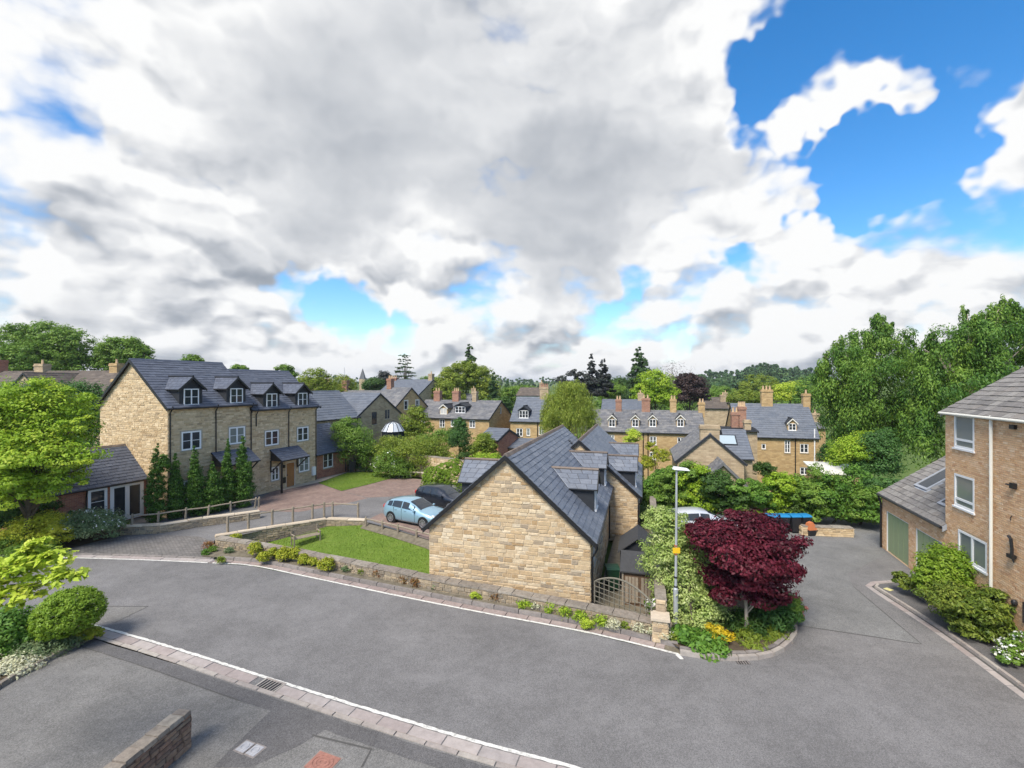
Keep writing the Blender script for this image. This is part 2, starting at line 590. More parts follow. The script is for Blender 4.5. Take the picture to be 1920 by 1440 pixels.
M_ridge = pieces('ridge_tile', grad((.17, .13, .105), (.135, .11, .095), (.20, .16, .13)), rough=.85, mott=.3, mscale=12, bump=.6, stain=((.30, .27, .20), 10, .57, .5))
M_lead = plain('lead', (.30, .32, .35), .45, .5, var=.15, vscale=3)
M_farroof = pieces('stone_slates', grad((.165, .165, .17), (.13, .132, .14), (.195, .19, .185), (.15, .15, .152), (.115, .12, .13)), rough=.8, mott=.25, mscale=2.2, bump=.4, bscale=12, stain=((.25, .235, .20), 1.1, .58, .4))
M_farroof2 = pieces('blue_slates', grad((.115, .13, .155), (.135, .148, .17), (.10, .115, .14)), rough=.6, spec=.4, mott=.18, mscale=2, bump=.3, bscale=12, stain=((.2, .2, .19), .9, .62, .3))
M_brownroof = pieces('brown_tiles', grad((.135, .112, .092), (.11, .092, .078), (.16, .132, .107)), rough=.9, mott=.25, mscale=2, bump=.4, bscale=12, stain=((.2, .18, .13), .9, .6, .4))
M_farstone = masonry('honey_stone_far', grad((.44, .30, .145), (.52, .375, .195), (.37, .25, .125), (.49, .34, .17)), (.42, .30, .155), .42, .16, .012, distort=.05, mott=.2)
M_farstone2 = masonry('grey_stone_far', grad((.40, .305, .19), (.47, .37, .24), (.33, .25, .16), (.43, .33, .21)), (.38, .30, .2), .42, .16, .012, distort=.06, mott=.25)
M_redbrick = masonry('red_brick_far', grad((.36, .135, .078), (.42, .175, .10), (.28, .10, .065), (.38, .16, .10)), (.36, .25, .19), .225, .075, .008, mott=.2)
M_chimbrick = masonry('chimney_brick', grad((.33, .14, .085), (.38, .19, .12), (.25, .12, .085)), (.36, .28, .22), .225, .075, .01)
M_buffbrick = pieces('buff_brick', grad((0.686, 0.441, 0.248), (0.606, 0.355, 0.181), (0.755, 0.521, 0.319), (0.538, 0.303, 0.165), (0.710, 0.470, 0.264), (0.640, 0.395, 0.220), (0.777, 0.572, 0.374)), mott=.15, mscale=14, bump=.4, bscale=60)
M_buffmortar = plain('buff_mortar', (0.504, 0.370, 0.242), .95, .1, var=.12, vscale=6)
M_black = plain('black_paint', (.012, .012, .013), .4, .5)
M_blackmetal = plain('black_iron', (.015, .014, .014), .5, .5)
M_darkboard = plain('dark_boarding', (.026, .029, .034), .6, .3, var=.2, vscale=5)
M_white = plain('white_paint', (.80, .80, .79), .35, .4)
M_cream = plain('cream_paint', (.70, .68, .60), .5, .3)
M_glass = glass_mat('window_glass', (.03, .036, .042))
M_glass3 = glass_mat('window_glass_curtained', (.11, .115, .115), .06)
M_glass2 = glass_mat('window_glass_blind', (.20, .22, .20), .08)
M_curtain = plain('curtain', (.5, .5, .47), .9, .1)
M_oak = plain('oak_door', (.36, .17, .06), .5, .3, var=.15, vscale=9)
M_sill = plain('stone_sill', (.40, .35, .27), .85, .2, var=.15, vscale=6, bump=.3)
M_trellis = plain('grey_lattice_wood', (.17, .155, .12), .9, .1, var=.25, vscale=9)
M_oldwood = plain('weathered_wood', (.27, .225, .17), .9, .1, var=.25, vscale=9, bump=.5, bscale=30)
M_palewood = plain('pale_wood', (.48, .42, .33), .9, .1, var=.2, vscale=9)
M_greydoor = plain('green_garage_paint', (.27, .335, .185), .5, .4, var=.05, vscale=3)
M_pot = plain('chimney_pot', (.50, .36, .22), .85, .1, var=.2, vscale=6)
M_metal = plain('galvanised', (.42, .44, .45), .45, .5, metal=.3, var=.1, vscale=6)
M_asphalt = asphalt('asphalt_road', (.154, .149, .145), .24)
M_asphalt2 = asphalt('asphalt_car_park', (.158, .157, .151), .26)
M_asphalt3 = asphalt('asphalt_drive', (.150, .145, .136), .28)
M_asphalt4 = asphalt('asphalt_pavement', (.104, .10, .098), .24)
M_seam = plain('tar_seam', (0.083, 0.080, 0.075), .8, .2)
M_setts = masonry('setts', grad((.20, .185, .17), (.15, .14, .132), (.235, .215, .2)), (.10, .095, .085), .2, .11, .014, flat=True, mott=.2)
M_pinkpave = masonry('pink_brick_paving', grad((0.255, 0.173, 0.143), (0.207, 0.142, 0.121), (0.290, 0.210, 0.171)), (0.185, 0.152, 0.132), .21, .105, .01, flat=True, mott=.25)
M_channel = pieces('channel_slab', grad((0.342, 0.291, 0.268), (0.294, 0.250, 0.232), (0.380, 0.337, 0.309), (0.318, 0.286, 0.268), (0.351, 0.306, 0.283)), mott=.18, mscale=5, bump=.5)
M_channel2 = pieces('channel_slab_grey', grad((.30, .24, .215), (.26, .205, .185), (.33, .27, .24)), mott=.25, mscale=5, bump=.6, stain=((.17, .15, .13), 3.0, .56, .5))
M_kerb = pieces('kerb_stone', grad((.34, .30, .265), (.29, .255, .23), (.38, .345, .30)), mott=.22, mscale=6, bump=.6)
M_kerbdark = pieces('kerb_dark', grad((0.203, 0.182, 0.165), (0.250, 0.223, 0.203), (0.169, 0.151, 0.142)), mott=.3, mscale=6, bump=.7, stain=((0.351, 0.324, 0.270), 4, .6, .5))
M_soil = plain('soil', (.085, .066, .045), .95, .1, var=.35, vscale=5, bump=.9, bscale=12)
M_verge = plain('verge', (.155, .135, .098), .95, .1, var=.4, vscale=4, bump=.9, bscale=14)


def line_mat():
    m, nt, N, L, b = new_mat('white_line_paint')
    tc = N.new('ShaderNodeTexCoord')
    nz = noise_node(N, L, tc.outputs['Object'], 7, 8, .75)
    c = mixc(N, L, mapr(N, L, nz, .36, .52, .75, 0), (.62, .605, .55), (.24, .23, .215))
    L.new(c, b.inputs['Base Color']); b.inputs['Roughness'].default_value = .8
    return m


M_line = line_mat()


def grass_mat(name, c1, c2, c3):
    m, nt, N, L, b = new_mat(name)
    tc = N.new('ShaderNodeTexCoord')
    n1 = noise_node(N, L, tc.outputs['Object'], .8, 8, .7)
    n2 = noise_node(N, L, tc.outputs['Object'], 22, 4, .8)
    r = ramp_node(N, [(.25, c1), (.5, c2), (.75, c3)]); L.new(n1, r.inputs[0])
    g = mapr(N, L, n2, .2, .8, .65, 1.35)
    sc = N.new('ShaderNodeVectorMath'); sc.operation = 'SCALE'; L.new(r.outputs[0], sc.inputs[0]); L.new(g, sc.inputs['Scale'])
    L.new(sc.outputs[0], b.inputs['Base Color']); b.inputs['Roughness'].default_value = .9
    b.inputs['Specular IOR Level'].default_value = .1
    return m


M_lawn = grass_mat('lawn', (0.087, 0.143, 0.020), (0.120, 0.184, 0.028), (0.152, 0.198, 0.041))
M_field = grass_mat('field', (.06, .105, .025), (.085, .13, .03), (.12, .15, .045))

LM = {}
def lm(key, *cols, t=.35):
    LM[key] = leaf_mat('leaf_' + key, grad(*cols), t)
lm('maple', (0.183, 0.307, 0.018), (0.256, 0.407, 0.028), (0.366, 0.507, 0.045), (0.488, 0.566, 0.060))
lm('lime', (0.296, 0.408, 0.028), (0.406, 0.529, 0.045), (0.531, 0.635, 0.077), (0.656, 0.680, 0.115))
lm('mid', (0.085, 0.173, 0.023), (0.133, 0.242, 0.033), (0.188, 0.309, 0.046), (0.250, 0.362, 0.064))
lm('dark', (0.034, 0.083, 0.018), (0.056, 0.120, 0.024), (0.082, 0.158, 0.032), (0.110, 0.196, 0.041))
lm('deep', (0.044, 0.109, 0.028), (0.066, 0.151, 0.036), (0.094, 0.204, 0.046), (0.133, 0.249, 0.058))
lm('birch', (.04, .11, .02), (.10, .21, .033), (.175, .305, .045), (.29, .42, .068))
lm('olive', (0.122, 0.183, 0.022), (0.183, 0.254, 0.030), (0.256, 0.325, 0.042), (0.342, 0.389, 0.060))
lm('willow', (0.183, 0.248, 0.035), (0.256, 0.330, 0.045), (0.329, 0.401, 0.065), (0.415, 0.472, 0.090))
lm('cypress', (0.032, 0.087, 0.013), (0.056, 0.133, 0.019), (0.096, 0.196, 0.028), (0.156, 0.271, 0.041), t=.15)
lm('conifer', (0.032, 0.070, 0.023), (0.050, 0.099, 0.031), (0.072, 0.136, 0.038), (0.101, 0.166, 0.051), t=.15)
lm('dusk', (0.038, 0.038, 0.041), (0.054, 0.054, 0.054), (0.046, 0.061, 0.046), (0.070, 0.070, 0.064), t=.1)
lm('beech', (0.033, 0.022, 0.022), (0.050, 0.031, 0.030), (0.066, 0.042, 0.037), (0.083, 0.055, 0.046), t=.15)
lm('purple', (.026, .005, .008), (.065, .009, .016), (.13, .015, .029), (.23, .036, .055), t=.3)
lm('varieg', (.20, .30, .06), (.31, .42, .10), (.44, .53, .17), (.60, .64, .30))
lm('box', (0.117, 0.211, 0.015), (0.172, 0.287, 0.023), (0.250, 0.371, 0.036), (0.344, 0.453, 0.058))
lm('hedge', (0.062, 0.151, 0.023), (0.101, 0.219, 0.031), (0.149, 0.287, 0.038), (0.218, 0.355, 0.058))
lm('gold', (.16, .24, .025), (.30, .36, .03), (.45, .45, .04), (.20, .28, .03))
lm('yellow', (0.660, 0.462, 0.017), (0.726, 0.550, 0.033), (0.385, 0.363, 0.033))
lm('white', (0.850, 0.850, 0.794), (0.850, 0.850, 0.850), (0.850, 0.850, 0.640))
lm('silver', (0.531, 0.544, 0.333), (0.703, 0.695, 0.461), (0.605, 0.594, 0.462), (0.344, 0.408, 0.154))
lm('rust', (0.242, 0.099, 0.033), (0.330, 0.143, 0.055), (0.187, 0.110, 0.033), (0.286, 0.198, 0.055))
lm('greyg', (0.110, 0.173, 0.077), (0.156, 0.234, 0.102), (0.234, 0.302, 0.141), (0.312, 0.378, 0.192))
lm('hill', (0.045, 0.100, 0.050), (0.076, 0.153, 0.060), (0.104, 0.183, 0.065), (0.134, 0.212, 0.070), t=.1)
lm('juniper', (0.061, 0.106, 0.014), (0.104, 0.159, 0.020), (0.159, 0.212, 0.028), (0.244, 0.277, 0.042), t=.2)
lm('limebright', (0.390, 0.472, 0.030), (0.537, 0.590, 0.045), (0.671, 0.661, 0.070), (0.620, 0.550, 0.080))
lm('pinkf', (0.495, 0.176, 0.165), (0.550, 0.275, 0.220), (0.312, 0.378, 0.077))
M_bark = plain('bark', (.10, .082, .062), .95, .1, var=.35, vscale=7, bump=.8, bscale=20)
M_barkpale = plain('bark_pale', (.33, .28, .22), .9, .1, var=.3, vscale=6, bump=.6, bscale=20)

# ------------------------------------------------------------------ pieces: stones, slates, kerbs
RNG = random.Random(7)


def course_polys(outline, holes, hr, lr, rng, gap=0.012, bond=None):
    """coursed blocks inside a convex outline, cut round rectangular holes. bond: fixed length for running-bond bricks"""
    zs = [p[1] for p in outline]; ss = [p[0] for p in outline]
    zmin, zmax, smin, smax = min(zs), max(zs), min(ss), max(ss)
    res = []
    z = zmin; row = 0
    while z < zmax - 0.02:
        h = rng.uniform(*hr)
        z1 = min(z + h, zmax)
        spans = [(smin, smax)]
        for (a, b, c, d) in holes:
            if z1 > c + 0.02 and z < d - 0.02:
                ns = []
                for (p, q) in spans:
                    if b <= p or a >= q: ns.append((p, q)); continue
                    if a > p: ns.append((p, a))
                    if b < q: ns.append((b, q))
                spans = ns
        for (p, q) in spans:
            s = p
            if bond: s = smin + math.floor((p - smin) / bond) * bond - (bond * .5 if row % 2 else 0)
            while s < q - 0.02:
                l = bond if bond else rng.uniform(*lr)
                e = s + l
                if not bond and q - e < lr[0] * 0.6: e = q
                s0, e0 = max(s, p), min(e, q)
                if e0 - s0 > 0.035:
                    poly = [(s0 + gap / 2, z + gap / 2), (e0 - gap / 2, z + gap / 2), (e0 - gap / 2, z1 - gap / 2), (s0 + gap / 2, z1 - gap / 2)]
                    c = clip(poly, outline)
                    if len(c) >= 3 and area2(c) > 0.002: res.append(c)
                s = e
        z = z1; row += 1
    return res


def add_piece(mb, fr, poly, d0, d1, inset, rng=None, jit=0.0):
    n = len(poly)
    cx = sum(p[0] for p in poly) / n; cz = sum(p[1] for p in poly) / n
    back = [fr(p[0], d0, p[1]) for p in poly]
    front = []
    for p in poly:
        dx, dz = p[0] - cx, p[1] - cz
        sx = max(0.0, 1 - inset / max(abs(dx), .02)); sz = max(0.0, 1 - inset / max(abs(dz), .02))
        j = rng.uniform(-jit, jit) if rng else 0
        k = rng.uniform(-jit, jit) if rng else 0
        front.append(fr(cx + dx * sx + j, d1 + (rng.uniform(-jit, jit) * .5 if rng else 0), cz + dz * sz + k))
    mb.add(back + front, [tuple(range(n, 2 * n))] + [(i, (i + 1) % n, n + (i + 1) % n, n + i) for i in range(n)])


def finish_pieces(items, name, mat, parent, maker, key, limit=300, kind_name=None):
    """items: list; the `limit` nearest become objects, the rest one joined part"""
    items = sorted(items, key=key)
    for it in items[:limit]:
        mb = MB(); maker(mb, it)
        mb.build(name, mat, parent, fix=False)
    rest = items[limit:]
    if rest:
        mb = MB()
        for it in rest: maker(mb, it)
        mb.build(kind_name or (name + 's'), mat, parent, kind='stuff', fix=False)


def wall_cells(mb, fr, outline, holes, depth=0.14):
    ss = sorted(set([p[0] for p in outline] + [h[0] for h in holes] + [h[1] for h in holes]))
    zs = sorted(set([p[1] for p in outline] + [h[2] for h in holes] + [h[3] for h in holes]))
    for i in range(len(ss) - 1):
        for j in range(len(zs) - 1):
            cs, cz = (ss[i] + ss[i + 1]) / 2, (zs[j] + zs[j + 1]) / 2
            if any(h[0] < cs < h[1] and h[2] < cz < h[3] for h in holes): continue
            c = clip([(ss[i], zs[j]), (ss[i + 1], zs[j]), (ss[i + 1], zs[j + 1]), (ss[i], zs[j + 1])], outline)
            if len(c) >= 3 and area2(c) > 1e-5:
                mb.face(*[fr(p[0], 0, p[1]) for p in c])
    for (a, b, c, d) in holes:
        mb.face(fr(a, 0, c), fr(a, -depth, c), fr(a, -depth, d), fr(a, 0, d))
        mb.face(fr(b, 0, c), fr(b, 0, d), fr(b, -depth, d), fr(b, -depth, c))
        mb.face(fr(a, 0, d), fr(a, -depth, d), fr(b, -depth, d), fr(b, 0, d))
        mb.face(fr(a, 0, c), fr(b, 0, c), fr(b, -depth, c), fr(a, -depth, c))


def window_mesh(mb, fr, s0, s1, z0, z1, d0, d1, cols=2, bars=1, fw=.065, bw=.03, transom=None):
    mb.fbox(fr, s0, s0 + fw, d0, d1, z0, z1); mb.fbox(fr, s1 - fw, s1, d0, d1, z0, z1)
    mb.fbox(fr, s0 + fw, s1 - fw, d0, d1, z0, z0 + fw); mb.fbox(fr, s0 + fw, s1 - fw, d0, d1, z1 - fw, z1)
    w = (s1 - s0) / cols
    for i in range(1, cols):
        mb.fbox(fr, s0 + w * i - fw * .6, s0 + w * i + fw * .6, d0, d1 - .004, z0 + fw, z1 - fw)
    dm = (d0 + d1) / 2
    for k in range(bars):
        zz = z0 + (z1 - z0) * (k + 1) / (bars + 1)
        for i in range(cols):
            mb.fbox(fr, s0 + w * i + fw * .61, s0 + w * (i + 1) - fw * .61, dm - .012, d1 - .012, zz - bw / 2, zz + bw / 2)
    if transom:
        mb.fbox(fr, s0 + fw, s1 - fw, d0, d1 - .006, z0 + transom - fw * .5, z0 + transom + fw * .5)


def tube_part(name, path, r, mat, parent, n=8):
    mb = MB(); mb.tube(path, r, n)
    return mb.build(name, mat, parent, smooth=False)


class House:
    def __init__(self, name, label, cat, loc, rz, W, L, ze, zr, z0=0.0, wall=None, roof=None, ov=.25, vg=.12,
                 stones=None, slate=(.5, .3), group=None, seed=1, near=False, board=None, gutter=True, mortar=None, rx=.5, slopes='RL', bond=None):
        self.root = empty(name, loc, rz, label, cat, group)
        self.W, self.L, self.ze, self.zr, self.z0 = W, L, ze, zr, z0
        self.wallmat, self.roofmat = wall, roof
        self.ov, self.vg = ov, vg
        self.stones, self.slate, self.near = stones, slate, near
        self.rng = random.Random(seed)
        self.mortar = mortar
        self.board = board or M_black
        self.gutter = gutter
        self.slopes = slopes
        self.bond = bond
        self.tp = (zr - ze) / (W / 2)
        self.fr = {'F': frame((0, 0), (1, 0), (0, -1)), 'R': frame((W, 0), (0, 1), (1, 0)),
                   'B': frame((W, L), (-1, 0), (0, 1)), 'L': frame((0, L), (0, -1), (-1, 0))}
        g = [(0, z0), (W, z0), (W, ze), (W / 2, zr), (0, ze)]
        s = [(0, z0), (L, z0), (L, ze), (0, ze)]
        self.outl = {'F': g, 'B': list(g), 'R': s, 'L': list(s)}
        self.holes = {k: [] for k in 'FRBL'}
        self.surrounds = MB()
        self.has_surr = False

    def win(self, side, s0, s1, z0, z1, cols=2, bars=1, mat=None, glass=None, sill=True, surround=0.0, transom=None, fw=.065, depth=.1, name='window', sillmat=None, arch=False):
        fr = self.fr[side]
        glass = glass or self.rng.choice([M_glass, M_glass, M_glass3, M_glass2])
        self.holes[side].append((s0, s1, z0, z1))
        mb = MB(); window_mesh(mb, fr, s0, s1, z0, z1, -depth, -depth + .06, cols, bars, fw=fw, transom=transom)
        if arch:
            n = 6
            for k in range(n):
                a0, a1 = math.pi * k / n, math.pi * (k + 1) / n
                cx, r = (s0 + s1) / 2, (s1 - s0) / 2
                p = [(cx - r * math.cos(a0), z1 - .25 * r + r * .5 * math.sin(a0)), (cx - r * math.cos(a1), z1 - .25 * r + r * .5 * math.sin(a1))]
                mb.hexa([fr(p[0][0], -.02, z1 - .06), fr(p[1][0], -.02, z1 - .06), fr(p[1][0], .02, z1 - .06), fr(p[0][0], .02, z1 - .06),
                         fr(p[0][0], -.02, max(z1 - .05, p[0][1])), fr(p[1][0], -.02, max(z1 - .05, p[1][1])), fr(p[1][0], .02, max(z1 - .05, p[1][1])), fr(p[0][0], .02, max(z1 - .05, p[0][1]))])
        w = mb.build(name, mat or M_white, self.root)
        pb = MB(); pb.fbox(fr, s0 + .01, s1 - .01, -depth + .018, -depth + .026, z0 + .01, z1 - .01)
        pb.build('pane', glass or M_glass, w)
        bk = MB(); bk.fbox(fr, s0 + .003, s1 - .003, -depth - .06, -depth - .03, z0 + .003, z1 - .003)
        bk.build('blind', M_darkboard, w)
        if sill:
            sb = MB(); sb.fbox(fr, s0 - .06, s1 + .06, -.06, .06, z0 - .07, z0 - .002)
            sb.build('sill', sillmat or M_sill, w)
        if surround:
            q = surround; e = .025
            for (a, b, c, d) in ((s0 - q, s0 - .002, z0 - .07, z1 + q), (s1 + .002, s1 + q, z0 - .07, z1 + q), (s0 - .001, s1 + .001, z1 + .002, z1 + q)):
                self.surrounds.fbox(fr, a, b, -.05, e, c, d)
            self.has_surr = True
        return w

    def door(self, side, s0, s1, z0, z1, mat, framemat=None, handle=True, name='door'):
        fr = self.fr[side]
        self.holes[side].append((s0, s1, z0, z1))
        mb = MB(); mb.fbox(fr, s0 + .05, s1 - .05, -.11, -.06, z0 + .02, z1 - .05)
        for i in range(1, 4):
            x = s0 + .05 + (s1 - s0 - .1) * i / 4
            mb.fbox(fr, x - .012, x + .012, -.06, -.05, z0 + .05, z1 - .1)
        d = mb.build(name, mat, self.root)
        fb = MB()
        fb.fbox(fr, s0, s0 + .05, -.12, -.03, z0, z1); fb.fbox(fr, s1 - .05, s1, -.12, -.03, z0, z1); fb.fbox(fr, s0 + .05, s1 - .05, -.12, -.03, z1 - .05, z1)
        fb.build('door_frame', framemat or M_cream, d)
        if handle:
            hb = MB(); hb.fbox(fr, s0 + .1, s0 + .14, -.06, -.01, z0 + .95, z0 + 1.1); hb.build('handle', M_blackmetal, d)
        return d

    def walls(self, surround_mat=None, sides='FRBL'):
        mb = MB()
        for k in 'FRBL':
            wall_cells(mb, self.fr[k], self.outl[k], self.holes[k])
        self.wall = mb.build('wall', self.mortar if self.stones else self.wallmat, self.root, fix=False)
        if self.has_surr:
            self.surrounds.build('window_surround', surround_mat or M_sill, self.root)
        if self.stones:
            hr, lr = self.stones
            items = []
            rng = self.rng
            for k in sides:
                hl = [(a - .10, b + .10, c - .07, d + .10) if self.has_surr else (a - .005, b + .005, c - .07, d + .01) for (a, b, c, d) in self.holes[k]]
                for p in course_polys(self.outl[k], hl, hr, lr, rng, gap=.022 if not self.bond else .010, bond=self.bond):
                    items.append((k, p, rng.uniform(.008, .028) if not self.bond else rng.uniform(.006, .011)))
            mw = self.root.matrix_basis
            ins, jit = (.010, .013) if not self.bond else (.004, .001)

            def mk(b, it): add_piece(b, self.fr[it[0]], it[1], 0.0, it[2], ins, rng, jit)
            c = Vector((0, 0, H))

            def key(it):
                q = self.root.matrix_basis @ self.fr[it[0]](it[1][0][0], 0, it[1][0][1])
                return (q - c).length / math.sqrt(max(area2(it[1]), .001))
            self.root.matrix_basis = Matrix.LocRotScale(self.root.location, self.root.rotation_euler, (1, 1, 1))
            nm = 'brick' if self.bond else 'stone'
            finish_pieces(items, nm, self.wallmat, self.wall, mk, key, 300 if self.near else 0, 'bricks' if self.bond else 'stones')

    def slope_frame(self, side):
        W, ov, tp = self.W, self.ov, self.tp
        nrm_len = math.sqrt(1 + tp * tp)
        if side == 'R':
            o = Vector((W + ov, -self.vg, self.ze - ov * tp)); a = Vector((0, 1, 0)); b = Vector((-1, 0, tp)) / nrm_len; n = Vector((tp, 0, 1)) / nrm_len
        else:
            o = Vector((-ov, self.L + self.vg, self.ze - ov * tp)); a = Vector((0, -1, 0)); b = Vector((1, 0, tp)) / nrm_len; n = Vector((-tp, 0, 1)) / nrm_len
        ls = self.L + 2 * self.vg; lt = (W / 2 + ov) * nrm_len
        return (lambda s, t, d: o + a * s + b * t + n * (d + .02)), ls, lt

    def roofs(self, holes=None, ridge=True, boards=True):
        rng = self.rng
        mb = MB()
        for side in self.slopes:
            f, ls, lt = self.slope_frame(side)
            mb.hexa([f(0, 0, -.10), f(ls, 0, -.10), f(ls, lt, -.10), f(0, lt, -.10), f(0, 0, 0), f(ls, 0, 0), f(ls, lt, 0), f(0, lt, 0)])
        self.roof = mb.build('roof', self.board, self.root)
        w, e = self.slate
        items = []
        for side in self.slopes:
            f, ls, lt = self.slope_frame(side)
            rows = max(1, round(lt / e)); ee = lt / rows
            hl = (holes or {}).get(side, [])
            for r in range(rows):
                t0 = r * ee
                s = -(w / 2 if r % 2 else 0) - rng.uniform(0, .1)
                while s < ls:
                    s0, s1 = max(s, 0), min(s + w - (.016 if self.near else .008), ls)
                    if s1 - s0 > .04 and not any(a < (s0 + s1) / 2 < b and c < t0 + ee / 2 < d for (a, b, c, d) in hl):
                        items.append((side, s0, s1, t0, min(t0 + ee * 1.08, lt), rng.uniform(-.006, .010), rng.uniform(-.012, .012) + (rng.uniform(-.03, 0) if rng.random() < .04 else 0)))
                    s += w
        fs = {s: self.slope_frame(s)[0] for s in self.slopes}

        def mk(b, it):
            f = fs[it[0]]; s0, s1, t0, t1, k, tw = it[1:]
            lo, hi = .034 + k, .010
            b.add([f(s0, t0 + tw, lo), f(s1, t0 - tw, lo), f(s1, t1, hi), f(s0, t1, hi), f(s0, t0 + tw, lo - .024), f(s1, t0 - tw, lo - .024), f(s1, t1, 0.0), f(s0, t1, 0.0)],
                  [(0, 1, 2, 3), (4, 5, 1, 0), (5, 6, 2, 1), (7, 4, 0, 3)])
        self.root.matrix_basis = Matrix.LocRotScale(self.root.location, self.root.rotation_euler, (1, 1, 1))
        c = Vector((0, 0, H))

        def key(it):
            f = fs[it[0]]
            p0 = self.root.matrix_basis @ f(it[1], it[3], 0); p1 = self.root.matrix_basis @ f(it[2], it[3], 0); p2 = self.root.matrix_basis @ f(it[1], it[4], 0)
            n = (p1 - p0).cross(p2 - p0).normalized()
            v = c - p0
            return v.length if v.dot(n) > 0 else v.length + 1000
        finish_pieces(items, 'slate', self.roofmat, self.roof, mk, key, 300 if self.near else 0, 'slates')
        if ridge:
            L, vg = self.L, self.vg
            n = max(1, round((L + 2 * vg) / .45)); st = (L + 2 * vg) / n
            zt = self.zr + .02
            def rt(b, i):
                y0, y1 = -vg + i * st + .004, -vg + (i + 1) * st - .004
                x = self.W / 2; q = .13
                pts = []
                for y in (y0, y1):
                    pts += [(x - q, y, zt - q * self.tp + .05), (x - q * .35, y, zt + .065), (x + q * .35, y, zt + .065), (x + q, y, zt - q * self.tp + .05)]
                b.add(pts, [(0, 1, 5, 4), (1, 2, 6, 5), (2, 3, 7, 6), (0, 3, 2, 1), (4, 5, 6, 7)])
            if self.near:
                for i in range(n):
                    b = MB(); rt(b, i); b.build('ridge_tile', M_ridge, self.root)
            else:
                b = MB()
                for i in range(n): rt(b, i)
                b.build('ridge', self.roofmat if not self.near else M_ridge, self.root, fix=False)
        if boards:
            W, ov, tp, vg = self.W, self.ov, self.tp, self.vg
            for y in (-vg - .03, self.L + vg + .005):
                for sgn in (1, -1):
                    b = MB()
                    x0 = W / 2 + sgn * (W / 2 + ov); z_e = self.ze - ov * tp
                    top, bot = .02, -.19
                    pts = [(x0, y, z_e + bot), (W / 2, y, self.zr + bot), (W / 2, y, self.zr + top), (x0, y, z_e + top)]
                    b.add(pts + [(p[0], p[1] + .025, p[2]) for p in pts], [(0, 1, 2, 3), (7, 6, 5, 4), (0, 4, 5, 1), (1, 5, 6, 2), (2, 6, 7, 3), (3, 7, 4, 0)])
                    b.build('bargeboard', self.board, self.root)
        if self.gutter:
            W, ov, vg = self.W, self.ov, self.vg
            zg = self.ze - ov * self.tp - .03
            for x in ((W + ov + .04) if 'R' in self.slopes else None, (-ov - .04) if 'L' in self.slopes else None):
                if x is None: continue
                tube_part('gutter', [(x, -vg, zg), (x, self.L + vg, zg)], .055, self.board if self.gutter is True else self.gutter, self.root, 8)

    def pipe(self, side, s, ztop, zbot, mat=None, r=.04, d=.07, swan=True):
        fr = self.fr[side]
        pts = [fr(s, d, zbot), fr(s, d, ztop - .45)]
        if swan: pts += [fr(s, self.ov + .02, ztop - .12), fr(s, self.ov + .02, ztop)]
        else: pts += [fr(s, d, ztop)]
        o = tube_part('downpipe', pts, r, mat or M_black, self.root, 8)
        return o

    def chimney(self, x, y, w, d, zb, zt, mat, pots=2, potmat=None, along='y'):
        b = MB()
        b.box(x - w / 2, x + w / 2, y - d / 2, y + d / 2, zb, zt - .32)
        b.box(x - w / 2 - .06, x + w / 2 + .06, y - d / 2 - .06, y + d / 2 + .06, zt - .32, zt - .16)
        b.box(x - w / 2 - .02, x + w / 2 + .02, y - d / 2 - .02, y + d / 2 + .02, zt - .16, zt)
        c = b.build('chimney', mat, self.root)
        for i in range(pots):
            q = (i + .5) / pots - .5
            px, py = (x, y + q * d * .9) if along == 'y' else (x + q * w * .9, y)
            tube_part('chimney_pot', [(px, py, zt - .02), (px, py, zt + .1), (px, py, zt + .42), (px, py, zt + .5)], [.13, .12, .10, .125], potmat or M_pot, c, 8)
        return c

    def dormer(self, side, sc, zr_d, ze_d, hw, uf, zb, zt, ww, cheek=None, roofmat=None, framemat=None, face=None, bars=1, cols=2, glass=None, oh=.14, slates=True, fo=.16):
        """gabled dormer: ridge across the slope, front at distance uf from the main ridge, window zb..zt of width ww"""
        sg = 1 if side == 'R' else -1
        X = lambda u: self.W / 2 + sg * u
        ys = lambda s: s if side == 'R' else self.L - s
        P = lambda u, s, z: Vector((X(u), ys(s), z))
        tp, zr = self.tp, self.zr
        ur, ue = (zr - zr_d) / tp, (zr - ze_d) / tp
        zroof = zr - uf * tp
        td = (zr_d - ze_d) / hw
        b = MB()
        for q in (-1, 1):
            s = sc + q * hw
            b.face(P(ue, s, ze_d), P(uf, s, ze_d), P(uf, s, min(zroof, zb) - .02), P(uf - .3, s, zr - (uf - .3) * tp - .1))
        lo = min(zroof, zb) - .02
        b.face(P(uf, sc - hw, lo), P(uf, sc + hw, lo), P(uf, sc + hw, ze_d), P(uf, sc, zr_d), P(uf, sc - hw, ze_d))
        dm = b.build('dormer', cheek or M_darkboard, self.root, fix=False)
        fr = frame(P(uf, sc - sg * 0, 0), (0, 1), (sg, 0))
        wb = MB(); window_mesh(wb, fr, -ww / 2, ww / 2, zb, zt, .004, .06, cols, bars)
        wb.fbox(fr, -ww / 2 - .05, ww / 2 + .05, .0, .10, zb - .06, zb - .002)
        wb.build('window_frame', framemat or M_white, dm)
        pb = MB(); pb.fbox(fr, -ww / 2 + .01, ww / 2 - .01, .005, .03, zb + .01, zt - .01); pb.build('pane', glass or M_glass, dm)
        uo = uf + fo
        zl = ze_d - oh * td
        ul = (zr - zl) / tp
        rb = MB()
        sl = []
        for q in (-1, 1):
            s = sc + q * (hw + oh)
            up = .05
            pts = [P(ur, sc, zr_d), P(uo, sc, zr_d), P(uo, s, zl), P(min(ul, uo), s, zl)]
            rb.hexa([p for p in pts] + [p + Vector((0, 0, up)) for p in pts])
            sl.append([p + Vector((0, 0, up + .004)) for p in pts])
        rb.build('dormer_roof', self.board, dm)
